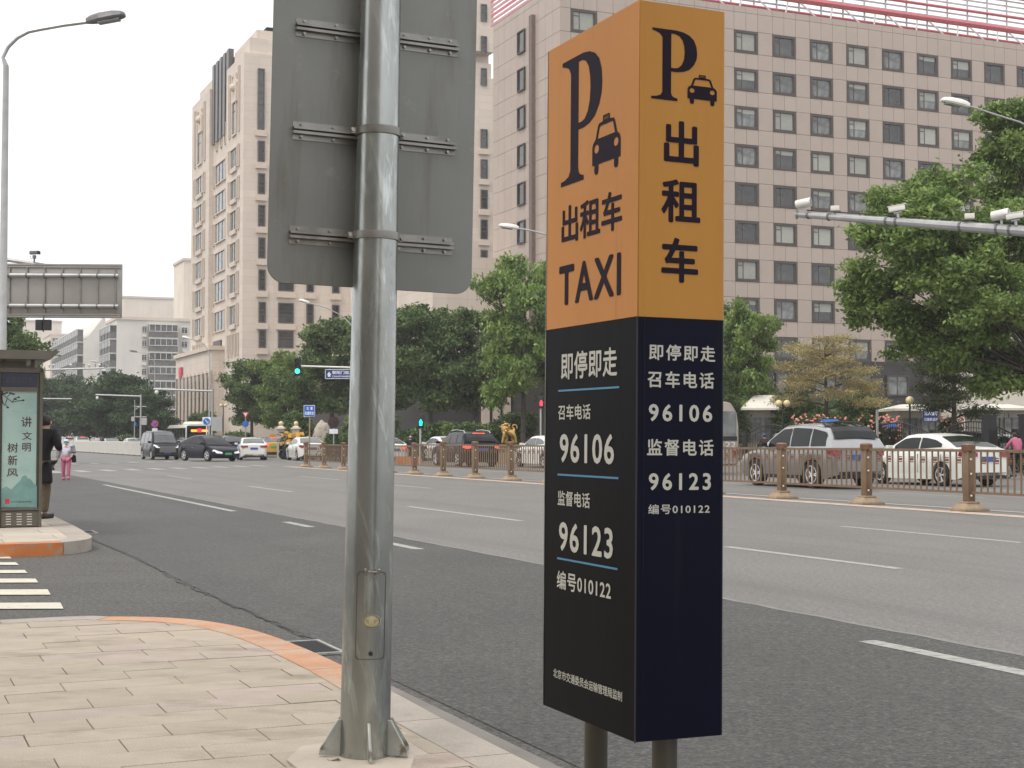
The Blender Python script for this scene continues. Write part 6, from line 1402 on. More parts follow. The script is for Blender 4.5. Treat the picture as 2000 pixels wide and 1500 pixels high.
# ================================================================== STREET FURNITURE
def lamp_head(name, L, m):
    c = MB(); h = L * .17; w = L * .19
    sec = [(0, .3, .55), (.12, .55, .85), (.35, .9, 1.0), (.7, 1.0, .95), (.92, .8, .7), (1.0, .5, .4)]
    rings = []
    for u, ww, hh in sec:
        x = u * L; rings.append([(x, -w * ww, 0), (x, -w * ww * .85, h * .55 * hh), (x, -w * ww * .4, h * hh), (x, w * ww * .4, h * hh), (x, w * ww * .85, h * .55 * hh), (x, w * ww, 0), (x, w * ww * .8, -h * .35 * hh), (x, -w * ww * .8, -h * .35 * hh)])
    vs = [p for r in rings for p in r]; n = 8; fs = [(i * n + k, i * n + (k + 1) % n, (i + 1) * n + (k + 1) % n, (i + 1) * n + k) for i in range(len(rings) - 1) for k in range(n)]
    fs += [tuple(range(n)), tuple(len(vs) - n + k for k in range(n))[::-1]]; c.add(vs, fs); return c.mesh(name, M[m])
def street_lamp(label, Y, tip, joint, pole_top, pole_px, m='lampgrey', base=0.1, r=.09, hl=None, bend=None):
    """tip, joint = outer and inner end pixels of the lamp head; pole_top pixel where the arm leaves the pole"""
    bx = (pole_px - 1000) / F * Y; o = thing('street_lamp', label, 'street lamp', (bx, Y, base), 0, 'street lamps'); O = Vector((bx, Y, base))
    a, b = D(*tip, Y) - O, D(*joint, Y) - O; top = D(*pole_top, Y) - O
    MB().tube([(0, 0, 0), (0, 0, 1.2), (0, 0, 1.25), (0, 0, top.z)], [r * 1.35, r * 1.3, r, r * .62], 12).build('pole', M['pole'], o, sm=True)
    if bend: pts = [(0, 0, top.z)] + [tuple(D(*p, Y) - O) for p in bend] + [tuple(b)]
    else:
        pts = []; P0 = Vector((0, 0, top.z)); P1 = Vector((0, 0, top.z + (b.z - top.z) * .75)); P2 = b
        for k in range(9): u = k / 8; pts.append(P0 * (1 - u) ** 2 + P1 * 2 * u * (1 - u) + P2 * u * u)
    MB().tube(pts, [r * .62] + [r * .42] * (len(pts) - 1), 8).build('arm', M['pole'], o, sm=True)
    d = a - b; L = d.length * 1.05; hd = mobj('lamp_head', lamp_head('lamp_head', L, m), o, b - d * .03); hd.rotation_euler = (0, -math.atan2(d.z, abs(d.x)), math.pi if d.x < 0 else 0) if d.x > 0 else (0, -math.atan2(d.z, -d.x), math.pi)
    MB().box2((L * .3, -L * .12, -.1 * L), (L * .85, L * .12, -.055 * L)).build('lens', M['glass2'], hd)
    return o
street_lamp('tall curved grey street lamp at the left picture edge', 32, (243, 30), (171, 43), (3, 130), 3, 'lampdark', .15, .10, bend=[(6, 112), (16, 92), (34, 74), (56, 62), (80, 57), (125, 49)])
street_lamp('street lamp whose pale head reaches out left of the taxi sign', 62, (975, 441), (1012, 446), (1112, 500), 1112, 'white', bend=[(1095, 470), (1066, 458), (1040, 451)])
street_lamp('street lamp above the trees left of the steel pole', 108, (584, 586), (604, 592), (690, 640), 690, 'white', bend=[(670, 618), (640, 602), (620, 596)])
street_lamp('street lamp before the podium wing of the beige tower', 140, (356, 658), (372, 662), (409, 700), 409, 'white', bend=[(407, 686), (400, 674), (388, 666)])
street_lamp('dark headed street lamp before the apartment blocks', 170, (253, 685), (268, 688), (302, 712), 302, 'lampdark', bend=[(300, 703), (293, 695), (282, 690)])
street_lamp('faint street lamp behind the far camera gantry', 230, (178, 705), (192, 708), (215, 722), 215, 'lampgrey', bend=[(212, 715), (205, 710)])
street_lamp('farthest faint street lamp right of the bus shelter', 300, (128, 723), (138, 725), (148, 737), 148, 'lampgrey', bend=[(146, 730), (142, 727)])
street_lamp('white street lamp head over the treetops at the upper right', 55, (1839, 196), (1892, 207), (2050, 300), 2050, 'white', bend=[(2030, 256), (1990, 238), (1945, 224)])
# ---- camera gantry at right
GA, GB = D(1556, 419, 42), D(2140, 462, 35)
gt = thing('camera_gantry', 'pale steel cantilever arm across the right half carrying traffic cameras', 'gantry', (GB.x, GB.y, 0), 0); O = Vector((GB.x, GB.y, 0))
MB().tube([GA - O, GB - O], [.085, .155], 10).build('arm', M['pole'], gt, sm=False); MB().tube([(0, 0, 0), (0, 0, GB.z + .6)], [.2, .15], 16).build('pole', M['pole'], gt, sm=True)
MB().lathe([(.13, -.03), (.13, .03)], 16, (0, 0, 0), 'x').build('end_flange', M['bolt'], gt).location = GA - O
def on_arm(px):
    u = (px - 1556) / (2140 - 1556); best = GA
    for k in range(400):
        p = GA.lerp(GB, k / 400); x = 1000 + F * p.x / (p.y * cp + (p.z - H) * sp)
        if x <= px: best = p; u = k / 400
    return best, .085 + .07 * u
for px in (1580, 1620, 1733, 1752, 1878, 1950, 1975):
    p, r_ = on_arm(px); b = MB().lathe([(r_ + .004, -.03), (r_ + .02, -.03), (r_ + .02, .03), (r_ + .004, .03)], 10, (0, 0, 0), 'x').build('clamp', M['lampdark'], gt); b.location = p - O; b.rotation_euler = (0, 0, math.atan2((GB - GA).y, (GB - GA).x))
c = MB(); c.tube([GA - O + Vector((.3, 0, .12)), GB - O + Vector((0, 0, .2))], .018, 5); c.build('cable', M['trim'], gt)
def bullet(label, p, ang, L=.42, r=.10, tilt=-8, square=False, m='white'):
    o = thing('traffic_camera', label, 'camera', p, 0, 'traffic cameras on the steel arm'); o.rotation_euler = (0, R(-tilt) * -1, R(ang))
    if square: b = MB().box((0, 0, .28), (L, r * 2, r * 1.7)).mesh('housing', M[m]); bev(b, .015, 2); mobj('housing', b, o); MB().box((L * .02, 0, .28 + r * .95), (L * 1.15, r * 2.2, .02)).build('sunshield', M[m], o); MB().box((L / 2 + .006, 0, .28), (.02, r * 1.6, r * 1.4)).build('front_glass', M['carglass'], o)
    else: MB().lathe([(r * .9, -L / 2), (r, -L / 2 + .02), (r, L / 2), (r * .9, L / 2)], 20, (0, 0, .28), 'x').build('housing', M[m], o, sm=True); MB().lathe([(r * .82, L / 2 - .01), (r * .82, L / 2 + .012)], 20, (0, 0, .28), 'x').build('front_glass', M['carglass_light'], o)
    MB().tube([(0, 0, .03), (0, 0, .2)], .035, 8).box((0, 0, .17), (.2, .09, .04)).build('bracket', M['lampgrey'], o); return o
bullet('round bullet camera at the tip of the steel arm', on_arm(1572)[0] + Vector((0, 0, .07)), -28, .44, .125)
bullet('white box camera with sunshield, second along the steel arm', on_arm(1756)[0] + Vector((0, 0, .09)), -15, .44, .085, square=True)
bullet('round bullet camera near the right end of the steel arm', on_arm(1958)[0] + Vector((0, 0, .11)), -35, .44, .125)
bullet('white box camera at the right edge of the picture on the steel arm', on_arm(1984)[0] + Vector((0, -.1, .08)), -15, .42, .085, square=True)
for px, lab in ((1632, 'small cream radar box between the first two cameras on the arm'), (1894, 'small cream radar box right of the middle of the arm')):
    p, r_ = on_arm(px); o = thing('radar_box', lab, 'radar box', p + Vector((0, 0, r_)), R(-10), 'radar boxes on the steel arm'); b = MB().box((0, 0, .16), (.24, .12, .14)).mesh('housing', M['canvas']); mobj('housing', bev(b, .01), o); MB().tube([(0, 0, 0), (0, 0, .1)], .03, 6).box((-.02, 0, .07), (.36, .1, .02)).build('bracket', M['lampdark'], o)
# ---- overhead sign back at left
Y = 50; c0 = D(8, 565, Y); sgn = thing('overhead_sign', 'back of a large grey overhead road sign with two horizontal pipes at the left', 'road sign', (D(-70, 857, Y).x, Y, .15), R(3.5)); Ms = mat_of(sgn)
def sg(px, py): q = hit(Ms, 1, 0, px, py); return q.x, q.z
x0, z1 = sg(8, 513); x1, z0 = sg(238, 622); z1b = sg(238, 517)[1]; z0b = sg(8, 620)[1]; z1 = (z1 + z1b) / 2; z0 = (z0 + z0b) / 2
mobj('panel', bev(MB().box2((x0, 0, z0), (x1, .06, z1)).mesh('panel', M['signback']), .02, 2), sgn)
for (a, b) in (((x0, -.05, z1 - .14), (x1 - .05, -.005, z1 - .02)), ((x0, -.05, z0 + .02), (x1 - .05, -.005, z0 + .14))):
    f = MB(); f.box2(a, (b[0], b[1], a[2] + .05)); f.box2((a[0], a[1], a[2] + .07), b); f.build('edge_frame', M['signback'], sgn)
for k in range(7): x = x0 + .2 + k * (x1 - x0 - .42) / 6; f = MB().box2((x - .02, -.05, z0 + .14), (x + .02, -.002, z1 - .14)).build('rib', M['bracket'], sgn)
for py0, py1 in ((532, 542), (593, 600)):
    zz = (sg(0, py0 + 3)[1] + sg(238, py1 + 1)[1]) / 2; MB().tube([(-1.2, -.14, zz), (x1 - .1, -.14, zz)], .075, 12).build('pipe', M['pole'], sgn, sm=True)
    for k in range(7): x = x0 + .2 + k * (x1 - x0 - .42) / 6; MB().lathe([(.08, -.03), (.085, -.03), (.085, .03), (.08, .03)], 10, (x, -.14, zz), 'x').build('clamp', M['lampdark'], sgn)
MB().tube([(-.3, -.05, 0), (-.3, -.05, z1 + .8)], [.2, .15], 16).build('pole', M['pole'], sgn, sm=True)
a_ = sg(0, 505); b_ = sg(60, 514); MB().tube([(-1.4, .1, a_[1] + .15), (a_[0], .1, a_[1]), (b_[0] + .4, .1, b_[1] - .05)], .07, 8).build('brace_arm', M['pole'], sgn)
q = D(67, 512, Y); o = thing('traffic_camera', 'small camera on a stub on top of the overhead sign', 'camera', q, R(-12)); MB().tube([(0, 0, -.02), (0, 0, .2)], .03, 8).box((0, 0, .18), (.1, .08, .12)).build('bracket', M['lampdark'], o); b = MB().box((.0, 0, .33), (.32, .13, .12), 0).mesh('housing', M['lampdark']); mobj('housing', bev(b, .01), o); MB().box((.17, 0, .32), (.04, .14, .11)).build('hood', M['trim'], o)
MB().tube([(-.08, -.05, .3), (-.12, -.05, .18), (-.05, -.05, .08)], .008, 5).build('cable', M['trim'], o)
q = D(85, 636, Y); o = thing('signal_back', 'dark signal box seen from behind under the overhead sign', 'traffic light', q, 0); [MB().box((sg_ * .14, 0, .02), (.22, .2, .36)).build('signal_housing', M['trim'], o) for sg_ in (-1, 1)]; MB().tube([(0, 0, .35), (0, 0, -.22)], .03, 6).build('hanger', M['lampdark'], o)
# ---- bus shelter end panel
Yk = G(40, 1033, .15).y; k0 = D(-70, 857, Yk); SH = thing('bus_shelter', 'bronze metal bus shelter end panel with pale jade poster and dark header', 'bus shelter', (k0.x, Yk, .15), AZ); Mk = mat_of(SH)
def sk(px, py): q = hit(Mk, 1, 0, px, py); return q.x, q.z
def sbox(name, x0, y0, x1, y1, d0, d1, m, parent=SH):
    a = sk(x0, y1); b = sk(x1, y0); me = MB().box2((a[0], d0, a[1]), (b[0], d1, b[1])).mesh(name, M[m]); return mobj(name, me, parent)
sbox('cabinet', -60, 720, 84, 1031, .01, .30, 'shelter'); 
for nm, x0, y0, x1, y1 in (('frame_post', 74, 720, 84, 1031), ('frame_post', -2, 720, 2, 1031), ('frame_rail', -60, 720, 84, 726), ('frame_rail', 2, 757, 74, 764), ('frame_rail', 2, 991, 74, 997)): sbox(nm, x0, y0, x1, y1, -.05, .01, 'shelter')
sbox('header', 3, 730, 73, 757, -.018, .01, 'header'); sbox('poster', 2, 764, 72, 991, -.02, .01, 'poster'); lp = sbox('vent_panel', 2, 998, 76, 1029, -.03, .01, 'shelter')
sbox('plinth', -60, 1031, 82, 1038, -.08, .30, 'beige2')
for cx in (16, 37, 57):
    for k in range(5): sbox('vent_slot', cx - 5, 1003 + k * 5, cx + 5, 1004.6 + k * 5, -.036, -.025, 'white')
for x in (8, 65): sbox('roof_post', x - 3, 693, x + 4, 722, .08, .16, 'shelter')
a = sk(-70, 697); b = sk(108, 688); rf = MB().prism([(a[0], b[1]), (b[0] + .03, b[1]), (b[0] + .0, b[1] - .035), (b[0] - .1, a[1] - .03), (a[0], a[1] - .03)], -.35, 3.6, 'y').build('roof', M['shelter'], SH)
MB().box2((sk(-60, 700)[0], .5, sk(0, 722)[1]), (sk(58, 700)[0], 3.4, sk(0, 701)[1])).build('inner_board', M['booth'], SH)
a = sk(20, 725); b = sk(62, 712); MB().prism([(a[0], a[1]), (b[0] - .02, a[1]), (b[0], b[1]), (a[0] + .1, (a[1] + b[1]) / 2 - .02)], .05, .09, 'y').build('bracket', M['shelter'], SH)
def stxt(s, x0, y0, x1, y1, m, bold=.0, d=-.0225):
    a = sk(x0, y1); b = sk(x1, y0); return fit(text_mesh(s, bold), a[0], b[0], a[1], b[1], 'y-', d, M[m], SH)
for ch, (x0, y0, x1, y1) in {'讲': (41, 814, 62, 834), '文': (43, 843, 62, 859), '明': (43, 865, 60, 882), '树': (14, 865, 35, 884), '新': (15, 889, 34, 909), '风': (13, 915, 35, 931)}.items(): stxt(ch, x0, y0, x1, y1, 'plum', .012)
stxt('北京站口东', 11, 736, 64, 748, 'header_text', .01, -.0205); stxt('中共东城区委宣传部', 21, 978, 61, 982, 'plum', 0)
sbox('seal_print', 9.5, 974, 18.5, 984, -.0222, -.018, 'red'); 
def sprint(pts, m, d=-.0215):
    q = [sk(*p) for p in pts]; return MB().prism(q, d, -.018, 'y').build('hill_print', M[m], SH)
sprint([(2, 991), (2, 955), (12, 950), (22, 956), (32, 945), (38, 940), (44, 930), (50, 928), (54, 934), (60, 936), (66, 944), (72, 950), (72, 991)], 'jade')
tw = MB()
for pl in ([(3, 768), (14, 778), (24, 786), (34, 783), (46, 782)], [(14, 778), (10, 790), (16, 796)], [(14, 775), (22, 768), (30, 770)], [(24, 786), (28, 778), (36, 776)], [(3, 770), (5, 785), (9, 792)]):
    tw.tube([(sk(*p)[0], -.021, sk(*p)[1]) for p in pl], .005, 4)
for p in ((5, 768), (9, 769), (20, 768), (25, 770), (36, 776), (45, 782), (15, 796), (30, 780), (13, 767), (4, 786)): q = sk(*p); tw.sphere((q[0], -.021, q[1]), .016, 6, 1.2, .12, .8)
tw.build('branch_print', M['plum'], SH)
# ---- far gantries and poles at left
def beam_pole(name, label, Y, pole_px, y_top, beams, r=.11, m='pole', cat='gantry'):
    O = Vector(((pole_px - 1000) / F * Y, Y, 0)); o = thing(name, label, cat, O, 0); zt = D(pole_px, y_top, Y).z; MB().tube([(0, 0, 0), (0, 0, zt)], [r * 1.1, r * .8], 10).build('pole', M[m], o, sm=True)
    for (xa, ya, xb, yb) in beams: MB().tube([D(xa, ya, Y) - O, D(xb, yb, Y) - O], r * .8, 8).build('arm', M[m], o, sm=True)
    return o, O
o, O = beam_pole('camera_gantry', 'far pale camera gantry right of the bus shelter with a row of cameras', 140, 30, 715, [(30, 724, 204, 719)])
CAMLAB = {96: 'leftmost white camera on the far gantry, next to the shelter', 104: 'second white camera from the left on the far gantry', 138: 'white camera in the middle of the far gantry, before the dark ones', 150: 'small black camera left of the middle of the far gantry', 164: 'larger black camera beside the white dome on the far gantry', 174: 'white dome camera between two black ones on the far gantry', 186: 'small black camera second from the right end of the far gantry', 194: 'rightmost white camera standing on the far gantry'}
for px, w_, dk in ((96, 5, 0), (104, 5, 0), (138, 6, 0), (150, 3, 1), (164, 4, 1), (174, 5, 0), (186, 3, 1), (194, 6, 0)):
    p = D(px, 717, 140); q = thing('traffic_camera', CAMLAB[px], 'camera', p, 0, 'cameras on the far gantry'); MB().sphere((0, 0, .22), w_ / F * 140 * .45, 8, 1, .8, .8).build('housing', M['black' if dk else 'white'], q); MB().tube([(0, 0, -.06), (0, 0, .2)], .04, 5).build('stem', M['lampdark'], q)
p = D(203, 726, 140); q = thing('dome_camera', 'dome camera hanging at the tip of the far gantry', 'camera', p, 0); MB().sphere((0, 0, -.05), .2, 10).build('dome', M['black'], q); MB().sphere((0, 0, .12), .2, 10, 1, 1, .6).build('cover', M['white'], q)
beam_pole('camera_gantry', 'second lower far arm behind the bus shelter', 150, 30, 776, [(30, 778, 140, 779)], .08)
o, O = beam_pole('camera_gantry', 'grey steel arm and post before the large dark tree', 145, 275, 770, [(187, 771, 275, 774)], .10)
q = thing('dome_camera', 'small white dome camera hanging from the grey steel arm', 'camera', D(190, 777, 145), 0); MB().sphere((0, 0, 0), .16, 8).build('dome', M['white'], q); MB().tube([(0, 0, .1), (0, 0, .3)], .03, 5).build('stem', M['pole'], q)
MB().box((.35, 0, D(275, 823, 145).z), (.5, .3, .7)).build('control_box', M['lampgrey'], o)
o, O = beam_pole('sign_post', 'thin grey lattice post with boxes left of the steel arm post', 145, 263, 781, [(263, 794, 286, 794), (263, 814, 286, 814), (263, 800, 272, 795)], .05); MB().box((-.15, 0, D(263, 818, 145).z), (.3, .2, .45)).build('control_box', M['lampgrey'], o); MB().box((.1, -.1, D(263, 828, 145).z), (.18, .05, .35)).build('small_sign', M['signblue'], o)
o, O = beam_pole('camera_gantry', 'long pale steel arm over the bus with twin post', 135, 415, 758, [(300, 760, 415, 764)], .12); MB().box((.45, 0, D(415, 828, 135).z), (1.0, .4, 1.3)).build('control_box', M['lampgrey'], o)
q = thing('dome_camera', 'white dome camera hanging from the long steel arm over the bus', 'camera', D(306, 766, 135), 0); MB().sphere((0, 0, 0), .2, 8).build('dome', M['white'], q); MB().tube([(0, 0, .1), (0, 0, .3)], .03, 5).build('stem', M['pole'], q)
# ---- traffic light and signs
Y = 76; O = carY(697, Y); o = thing('traffic_light', 'black traffic light showing green on a white arm left of the steel pole', 'traffic light', O, 0)
MB().tube([(0, 0, 0), (0, 0, D(697, 712, Y).z)], .1, 10).build('pole', M['pole'], o); MB().tube([D(588, 715, Y) - O, D(697, 718, Y) - O], .045, 8).build('arm', M['white'], o)
c = D(581.5, 717, Y) - O; b = MB().box((c.x, 0, c.z), (.30, .2, .92)).mesh('signal_housing', M['trim']); hs = mobj('signal_housing', bev(b, .04), o)
for k, (py, m) in enumerate(((706, 'black'), (715.5, 'black'), (725, 'green_lit'))):
    z = D(582, py, Y).z - O.z; MB().lathe([(.125, -.115), (.125, -.10)], 16, (c.x, 0, z), 'y').build('lens', M[m], hs); v = MB().lathe([(.135, -.10), (.14, -.22), (.145, -.22), (.14, -.10)], 14, (c.x, 0, z), 'y'); v.f = [f for f in v.f if len(f) == 4 and not all(v.v[i][2] < z for i in f)]; v.build('visor', M['black'], hs)
Y = 70; O = carY(712, Y); o = thing('street_name_sign', 'dark blue street name sign beside the steel pole', 'street sign', O, 0)
MB().tube([(0, 0, 0), (0, 0, D(712, 716, Y).z)], .05, 8).build('pole', M['pole'], o); a = D(635, 740, Y) - O; b = D(700, 721, Y) - O; MB().box2((a.x, -.03, a.z), (b.x, .03, b.z)).build('plate', M['signdark'], o)
f = MB(); t_ = .025; f.box2((a.x, -.034, a.z), (a.x + t_, -.03, b.z)); f.box2((a.x, -.034, a.z), (b.x, -.03, a.z + t_)); f.box2((a.x, -.034, b.z - t_), (b.x, -.03, b.z)); f.build('border', M['signwhite'], o)
def px_text(s, Y, O, x0, y0, x1, y1, m, parent, d, bold=.02): a = D(x0, y1, Y) - O; b = D(x1, y0, Y) - O; return fit(text_mesh(s, bold), a.x, b.x, a.z, b.z, 'y-', d, M[m], parent)
px_text('朝阳门南大街', Y, O, 649, 724, 698, 731, 'signwhite', o, -.034); px_text('CHAOYANGMEN', Y, O, 649, 733.5, 690, 737, 'signwhite', o, -.034)
ar = [(638, 733), (643, 726), (648, 733), (645.5, 731.5), (645.5, 736), (640.5, 736), (640.5, 731.5)]; MB().prism([((D(*p, Y) - O).x, (D(*p, Y) - O).z) for p in ar], -.036, -.03, 'y').build('arrow', M['signwhite'], o)
Y = YS(605, 19.45); O = atS(605, 19.45); o = thing('warning_sign', 'blue square traffic safety notice on a thin post at the end of the railing', 'road sign', O, 0)
MB().tube([(0, 0, 0), (0, 0, D(605, 800, Y).z)], .035, 8).build('post', M['gold_base'], o); a = D(593.5, 814, Y) - O; b = D(615.5, 791.5, Y) - O; mobj('plate', bev(MB().box2((a.x, -.06, a.z), (b.x, -.045, b.z)).mesh('plate', M['signwhite']), .006), o); MB().box2((a.x + .02, -.064, a.z + .02), (b.x - .02, -.06, b.z - .02)).build('face', M['signblue'], o)
px_text('注', Y, O, 599, 794.5, 603.5, 800.5, 'signwhite', o, -.067, .03); px_text('意', Y, O, 606.5, 794.5, 611, 800.5, 'signwhite', o, -.067, .03); px_text('交通安全', Y, O, 595.5, 803.5, 613.5, 810.5, 'signwhite', o, -.067, .03)
def round_sign(label, px, py, r, Y, m, ring=None, bar=False, foot=None):
    O = carY(px, Y); o = thing('round_sign', label, 'road sign', O, 0); z = D(px, py, Y).z; R_ = r / F * Y; MB().tube([(0, 0, 0), (0, 0, z)], .04, 8).build('post', M['pole'], o); MB().lathe([(R_, -.07), (R_, -.05)], 24, (0, 0, z), 'y').build('disc', M[ring or m], o)
    if ring: MB().lathe([(R_ * .76, -.078), (R_ * .76, -.07)], 24, (0, 0, z), 'y').build('face', M[m], o)
    if bar:
        for s_ in (-1, 1): MB().tube([(-R_ * .6, -.08, z - R_ * .6 * s_), (R_ * .6, -.08, z + R_ * .6 * s_)], R_ * .1, 4).build('stroke', M['red'], o)
    if foot: MB().box((0, -.06, z - R_ - foot * .7), (R_ * 1.5, .02, foot)).build('sub_plate', M['signwhite'], o)
round_sign('round no stopping sign, blue with red ring, left of the bus', 303, 828, 7, 118, 'signblue', 'red', True, .3); round_sign('dark round sign seen from behind between the boulder and the steel pole', 652, 825, 11, 92, 'cloth_maroon', None, False, .3)
Y = 100; O = carY(404, Y); o = thing('keep_right_sign', 'white square sign with blue disc and white arrow above the crossover', 'road sign', O, 0); z = D(404, 823, Y).z; MB().tube([(0, 0, 0), (0, 0, z)], .05, 8).build('post', M['white'], o); mobj('plate', bev(MB().box((0, -.05, z), (.57, .03, .57)).mesh('plate', M['signwhite']), .01), o); MB().lathe([(.235, -.075), (.235, -.065)], 24, (0, 0, z), 'y').build('disc', M['signblue'], o); MB().tube([(-.10, -.08, z + .10), (.06, -.08, z - .06)], .028, 4).prism([(.13, z - .13), (.13, z + .02), (-.02, z - .13)], -.085, -.075, 'y').build('arrow', M['signwhite'], o)
Y = 118; O = carY(480, Y); o = thing('sign_post', 'grey post with red and white triangle over a blue disc, behind the white sedan', 'road sign', O, 0); MB().tube([(0, 0, 0), (0, 0, D(480, 806, Y).z)], .05, 8).build('post', M['pole'], o); z = D(480, 812, Y).z; MB().prism([(-.28, z + .3), (.28, z + .3), (0, z - .25)], -.08, -.06, 'y').build('triangle', M['red'], o); MB().prism([(-.16, z + .23), (.16, z + .23), (0, z - .08)], -.09, -.081, 'y').build('triangle_face', M['signwhite'], o); MB().lathe([(.26, -.08), (.26, -.06)], 20, (0, 0, D(480, 828, Y).z), 'y').build('disc', M['signblue'], o)
for px, py, Y, m, lab in ((823, 825, 79, 'cyan_lit', 'pedestrian signal lit green on a thin post above the dark estate car'), (1058, 787, 84, 'red_lit', 'pedestrian signal lit red at the left edge of the taxi sign')):
    O = carY(px - 2, Y); o = thing('pedestrian_signal', lab, 'traffic light', O, 0); z = D(px, py, Y).z; MB().tube([(0, 0, 0), (0, 0, z - .3)], .05, 8).build('post', M['lampgrey'], o); b = MB().box((.03, 0, z + .05), (.34, .16, .75)).mesh('signal_housing', M['trim']); mobj('signal_housing', bev(b, .03), o)
    k = .85; w = MB().prism([(.03 + x * k, z + y_ * k) for x, y_ in ((-.09, -.2), (-.09, 0), (-.12, 0), (-.03, .17), (.0, .2), (.03, .17), (.12, 0), (.09, 0), (.09, -.2))], -.10, -.085, 'y').build('walking_figure', M[m], o)
# ---- globe topped piers, lamps
for px, lab in ((549, 'left stone gate pier topped with a cream globe lamp'), (578.5, 'right stone gate pier topped with a cream globe lamp')):
    Y = 106; O = carY(px, Y); o = thing('lamp_pier', lab, 'gate pier', O, 0, 'globe topped piers'); z = D(px, 838, Y).z; MB().box((0, 0, z / 2), (.5, .5, z)).build('shaft', M['booth'], o); MB().box((0, 0, z + .05), (.66, .66, .12)).build('cap', M['beige2'], o); MB().box((0, 0, z + .17), (.5, .5, .14), taper=.55).build('neck', M['beige2'], o); MB().sphere((0, 0, z + .40), .175, 14).build('globe', M['globe'], o, sm=True)
def globe_lamp(label, px, py, Y, offs):
    O = carY(px, Y); o = thing('globe_lamp', label, 'globe lamp', O + Vector((0, 0, .1)), 0, 'globe lamps in the forecourt'); z = D(px, py, Y).z - .1; MB().tube([(0, 0, 0), (0, 0, .3), (0, 0, .35), (0, 0, z - .05)], [.11, .11, .055, .045], 10).build('post', M['black'], o)
    for dx in offs:
        if dx: MB().tube([(0, 0, z - .05), (dx * .5, 0, z + .18), (dx, 0, z + .16)], .02, 6).build('bracket', M['black'], o)
        MB().sphere((dx, 0, z), .185 if dx else .2, 14).build('globe', M['globe'], o, sm=True)
globe_lamp('black lamp post with two cream globes before the white canopy booth', 1529, 788, 74, (-.2, .2)); globe_lamp('black lamp post with one cream globe left of the blue notice booth', 1777, 782, 70, (0,))
globe_lamp('black lamp post with two pale globes at the entrance of the beige tower', 436, 792, 150, (-.22, .22))
# ---- booths
def booth(label, px0, px1, roof_top, roof_bot, Y, ang=0, canopy=False):
    a = carY(px0, Y); o = thing('guard_booth', label, 'booth', a + Vector((0, 0, .12)), R(ang), 'guard booths'); w = (px1 - px0) / F * Y; z0 = D(px0, roof_bot, Y).z - .12; z1 = D(px0, roof_top, Y).z - .12
    MB().box2((.25, 0, 0), (w - .25, 2.4, z0)).build('wall', M['booth'], o); MB().add([(-.05, -.5, z0), (w + .05, -.5, z0), (w + .05, 2.9, z0), (-.05, 2.9, z0), (w * .28, .7, z1), (w * .72, .7, z1), (w * .72, 1.7, z1), (w * .28, 1.7, z1), (-.05, -.5, z0 - .12), (w + .05, -.5, z0 - .12), (w + .05, 2.9, z0 - .12), (-.05, 2.9, z0 - .12)], [(0, 1, 5, 4), (1, 2, 6, 5), (2, 3, 7, 6), (3, 0, 4, 7), (4, 5, 6, 7), (0, 1, 9, 8), (1, 2, 10, 9), (2, 3, 11, 10), (3, 0, 8, 11), (8, 9, 10, 11)]).build('roof', M['canvas'], o)
    n = 2 if w < 3.2 else 3
    for k in range(n): x = .4 + (w - .8) * (k + .5) / n; window(o, x, -.02, z0 * .62, (w - .9) / n * .86, z0 * .42, 0, .05, 'C', gm='glass2', fm='lampdark')
    MB().box2((w * .62, -.03, .05), (w * .62 + .03, -.0, z0 * .9)).build('door_gap', M['trim'], o)
    return o, w, z0
booth('booth with large white canopy roof behind the iron gate, right of the coach', 1446, 1562, 771, 797, 84); booth('narrow guard booth with pale hipped roof and blue notice', 1744, 1846, 789, 798, 77); booth('guard booth with pale roof at the right picture edge', 1903, 2010, 789, 797, 76)
Y = 75.5; O = carY(1818, Y); o = thing('gate_notice', 'blue notice with white characters hanging before the narrow guard booth', 'notice', O, 0); a = D(1803, 825, Y) - O; b = D(1833, 800, Y) - O; MB().box2((a.x, -.03, a.z), (b.x, .03, b.z)).build('plate', M['signdark'], o); px_text('无人值守', Y, O, 1805, 802.5, 1831.5, 811.5, 'signwhite', o, -.034, .03); px_text('已缴费通道', Y, O, 1805, 816, 1831, 822.5, 'signwhite', o, -.034, .015)
MB().tube([(.0, .05, 0), (0, .05, b.z)], .04, 8).build('post', M['lampdark'], o)
q = carY(1607, 60); o = thing('blue_canopy', 'blue folded canopy over the roof of the silver off-road car', 'canopy', carY(1617, 70), 0); z = D(1617, 822, 70).z; MB().box((0, 0, z), (1.0, .8, .14), taper=.8).build('cloth', M['signblue'], o); MB().tube([(0, 0, 0), (0, 0, z)], .03, 6).build('post', M['black'], o)
o = thing('blue_canopy', 'low blue canopy behind the rear window of the silver off-road car', 'canopy', carY(1733, 70), 0); z = D(1733, 830, 70).z; MB().box((0, 0, z), (.8, .8, .2), taper=.7).build('cloth', M['signblue'], o); MB().tube([(0, 0, 0), (0, 0, z)], .03, 6).build('post', M['black'], o)
q = carY(1713, 62); o = thing('steel_post', 'short bare galvanised post sticking up behind the silver off-road car', 'post', q, 0); MB().tube([(0, 0, 0), (0, 0, D(1713, 800, 62).z)], .055, 10).build('shaft', M['pole'], o)
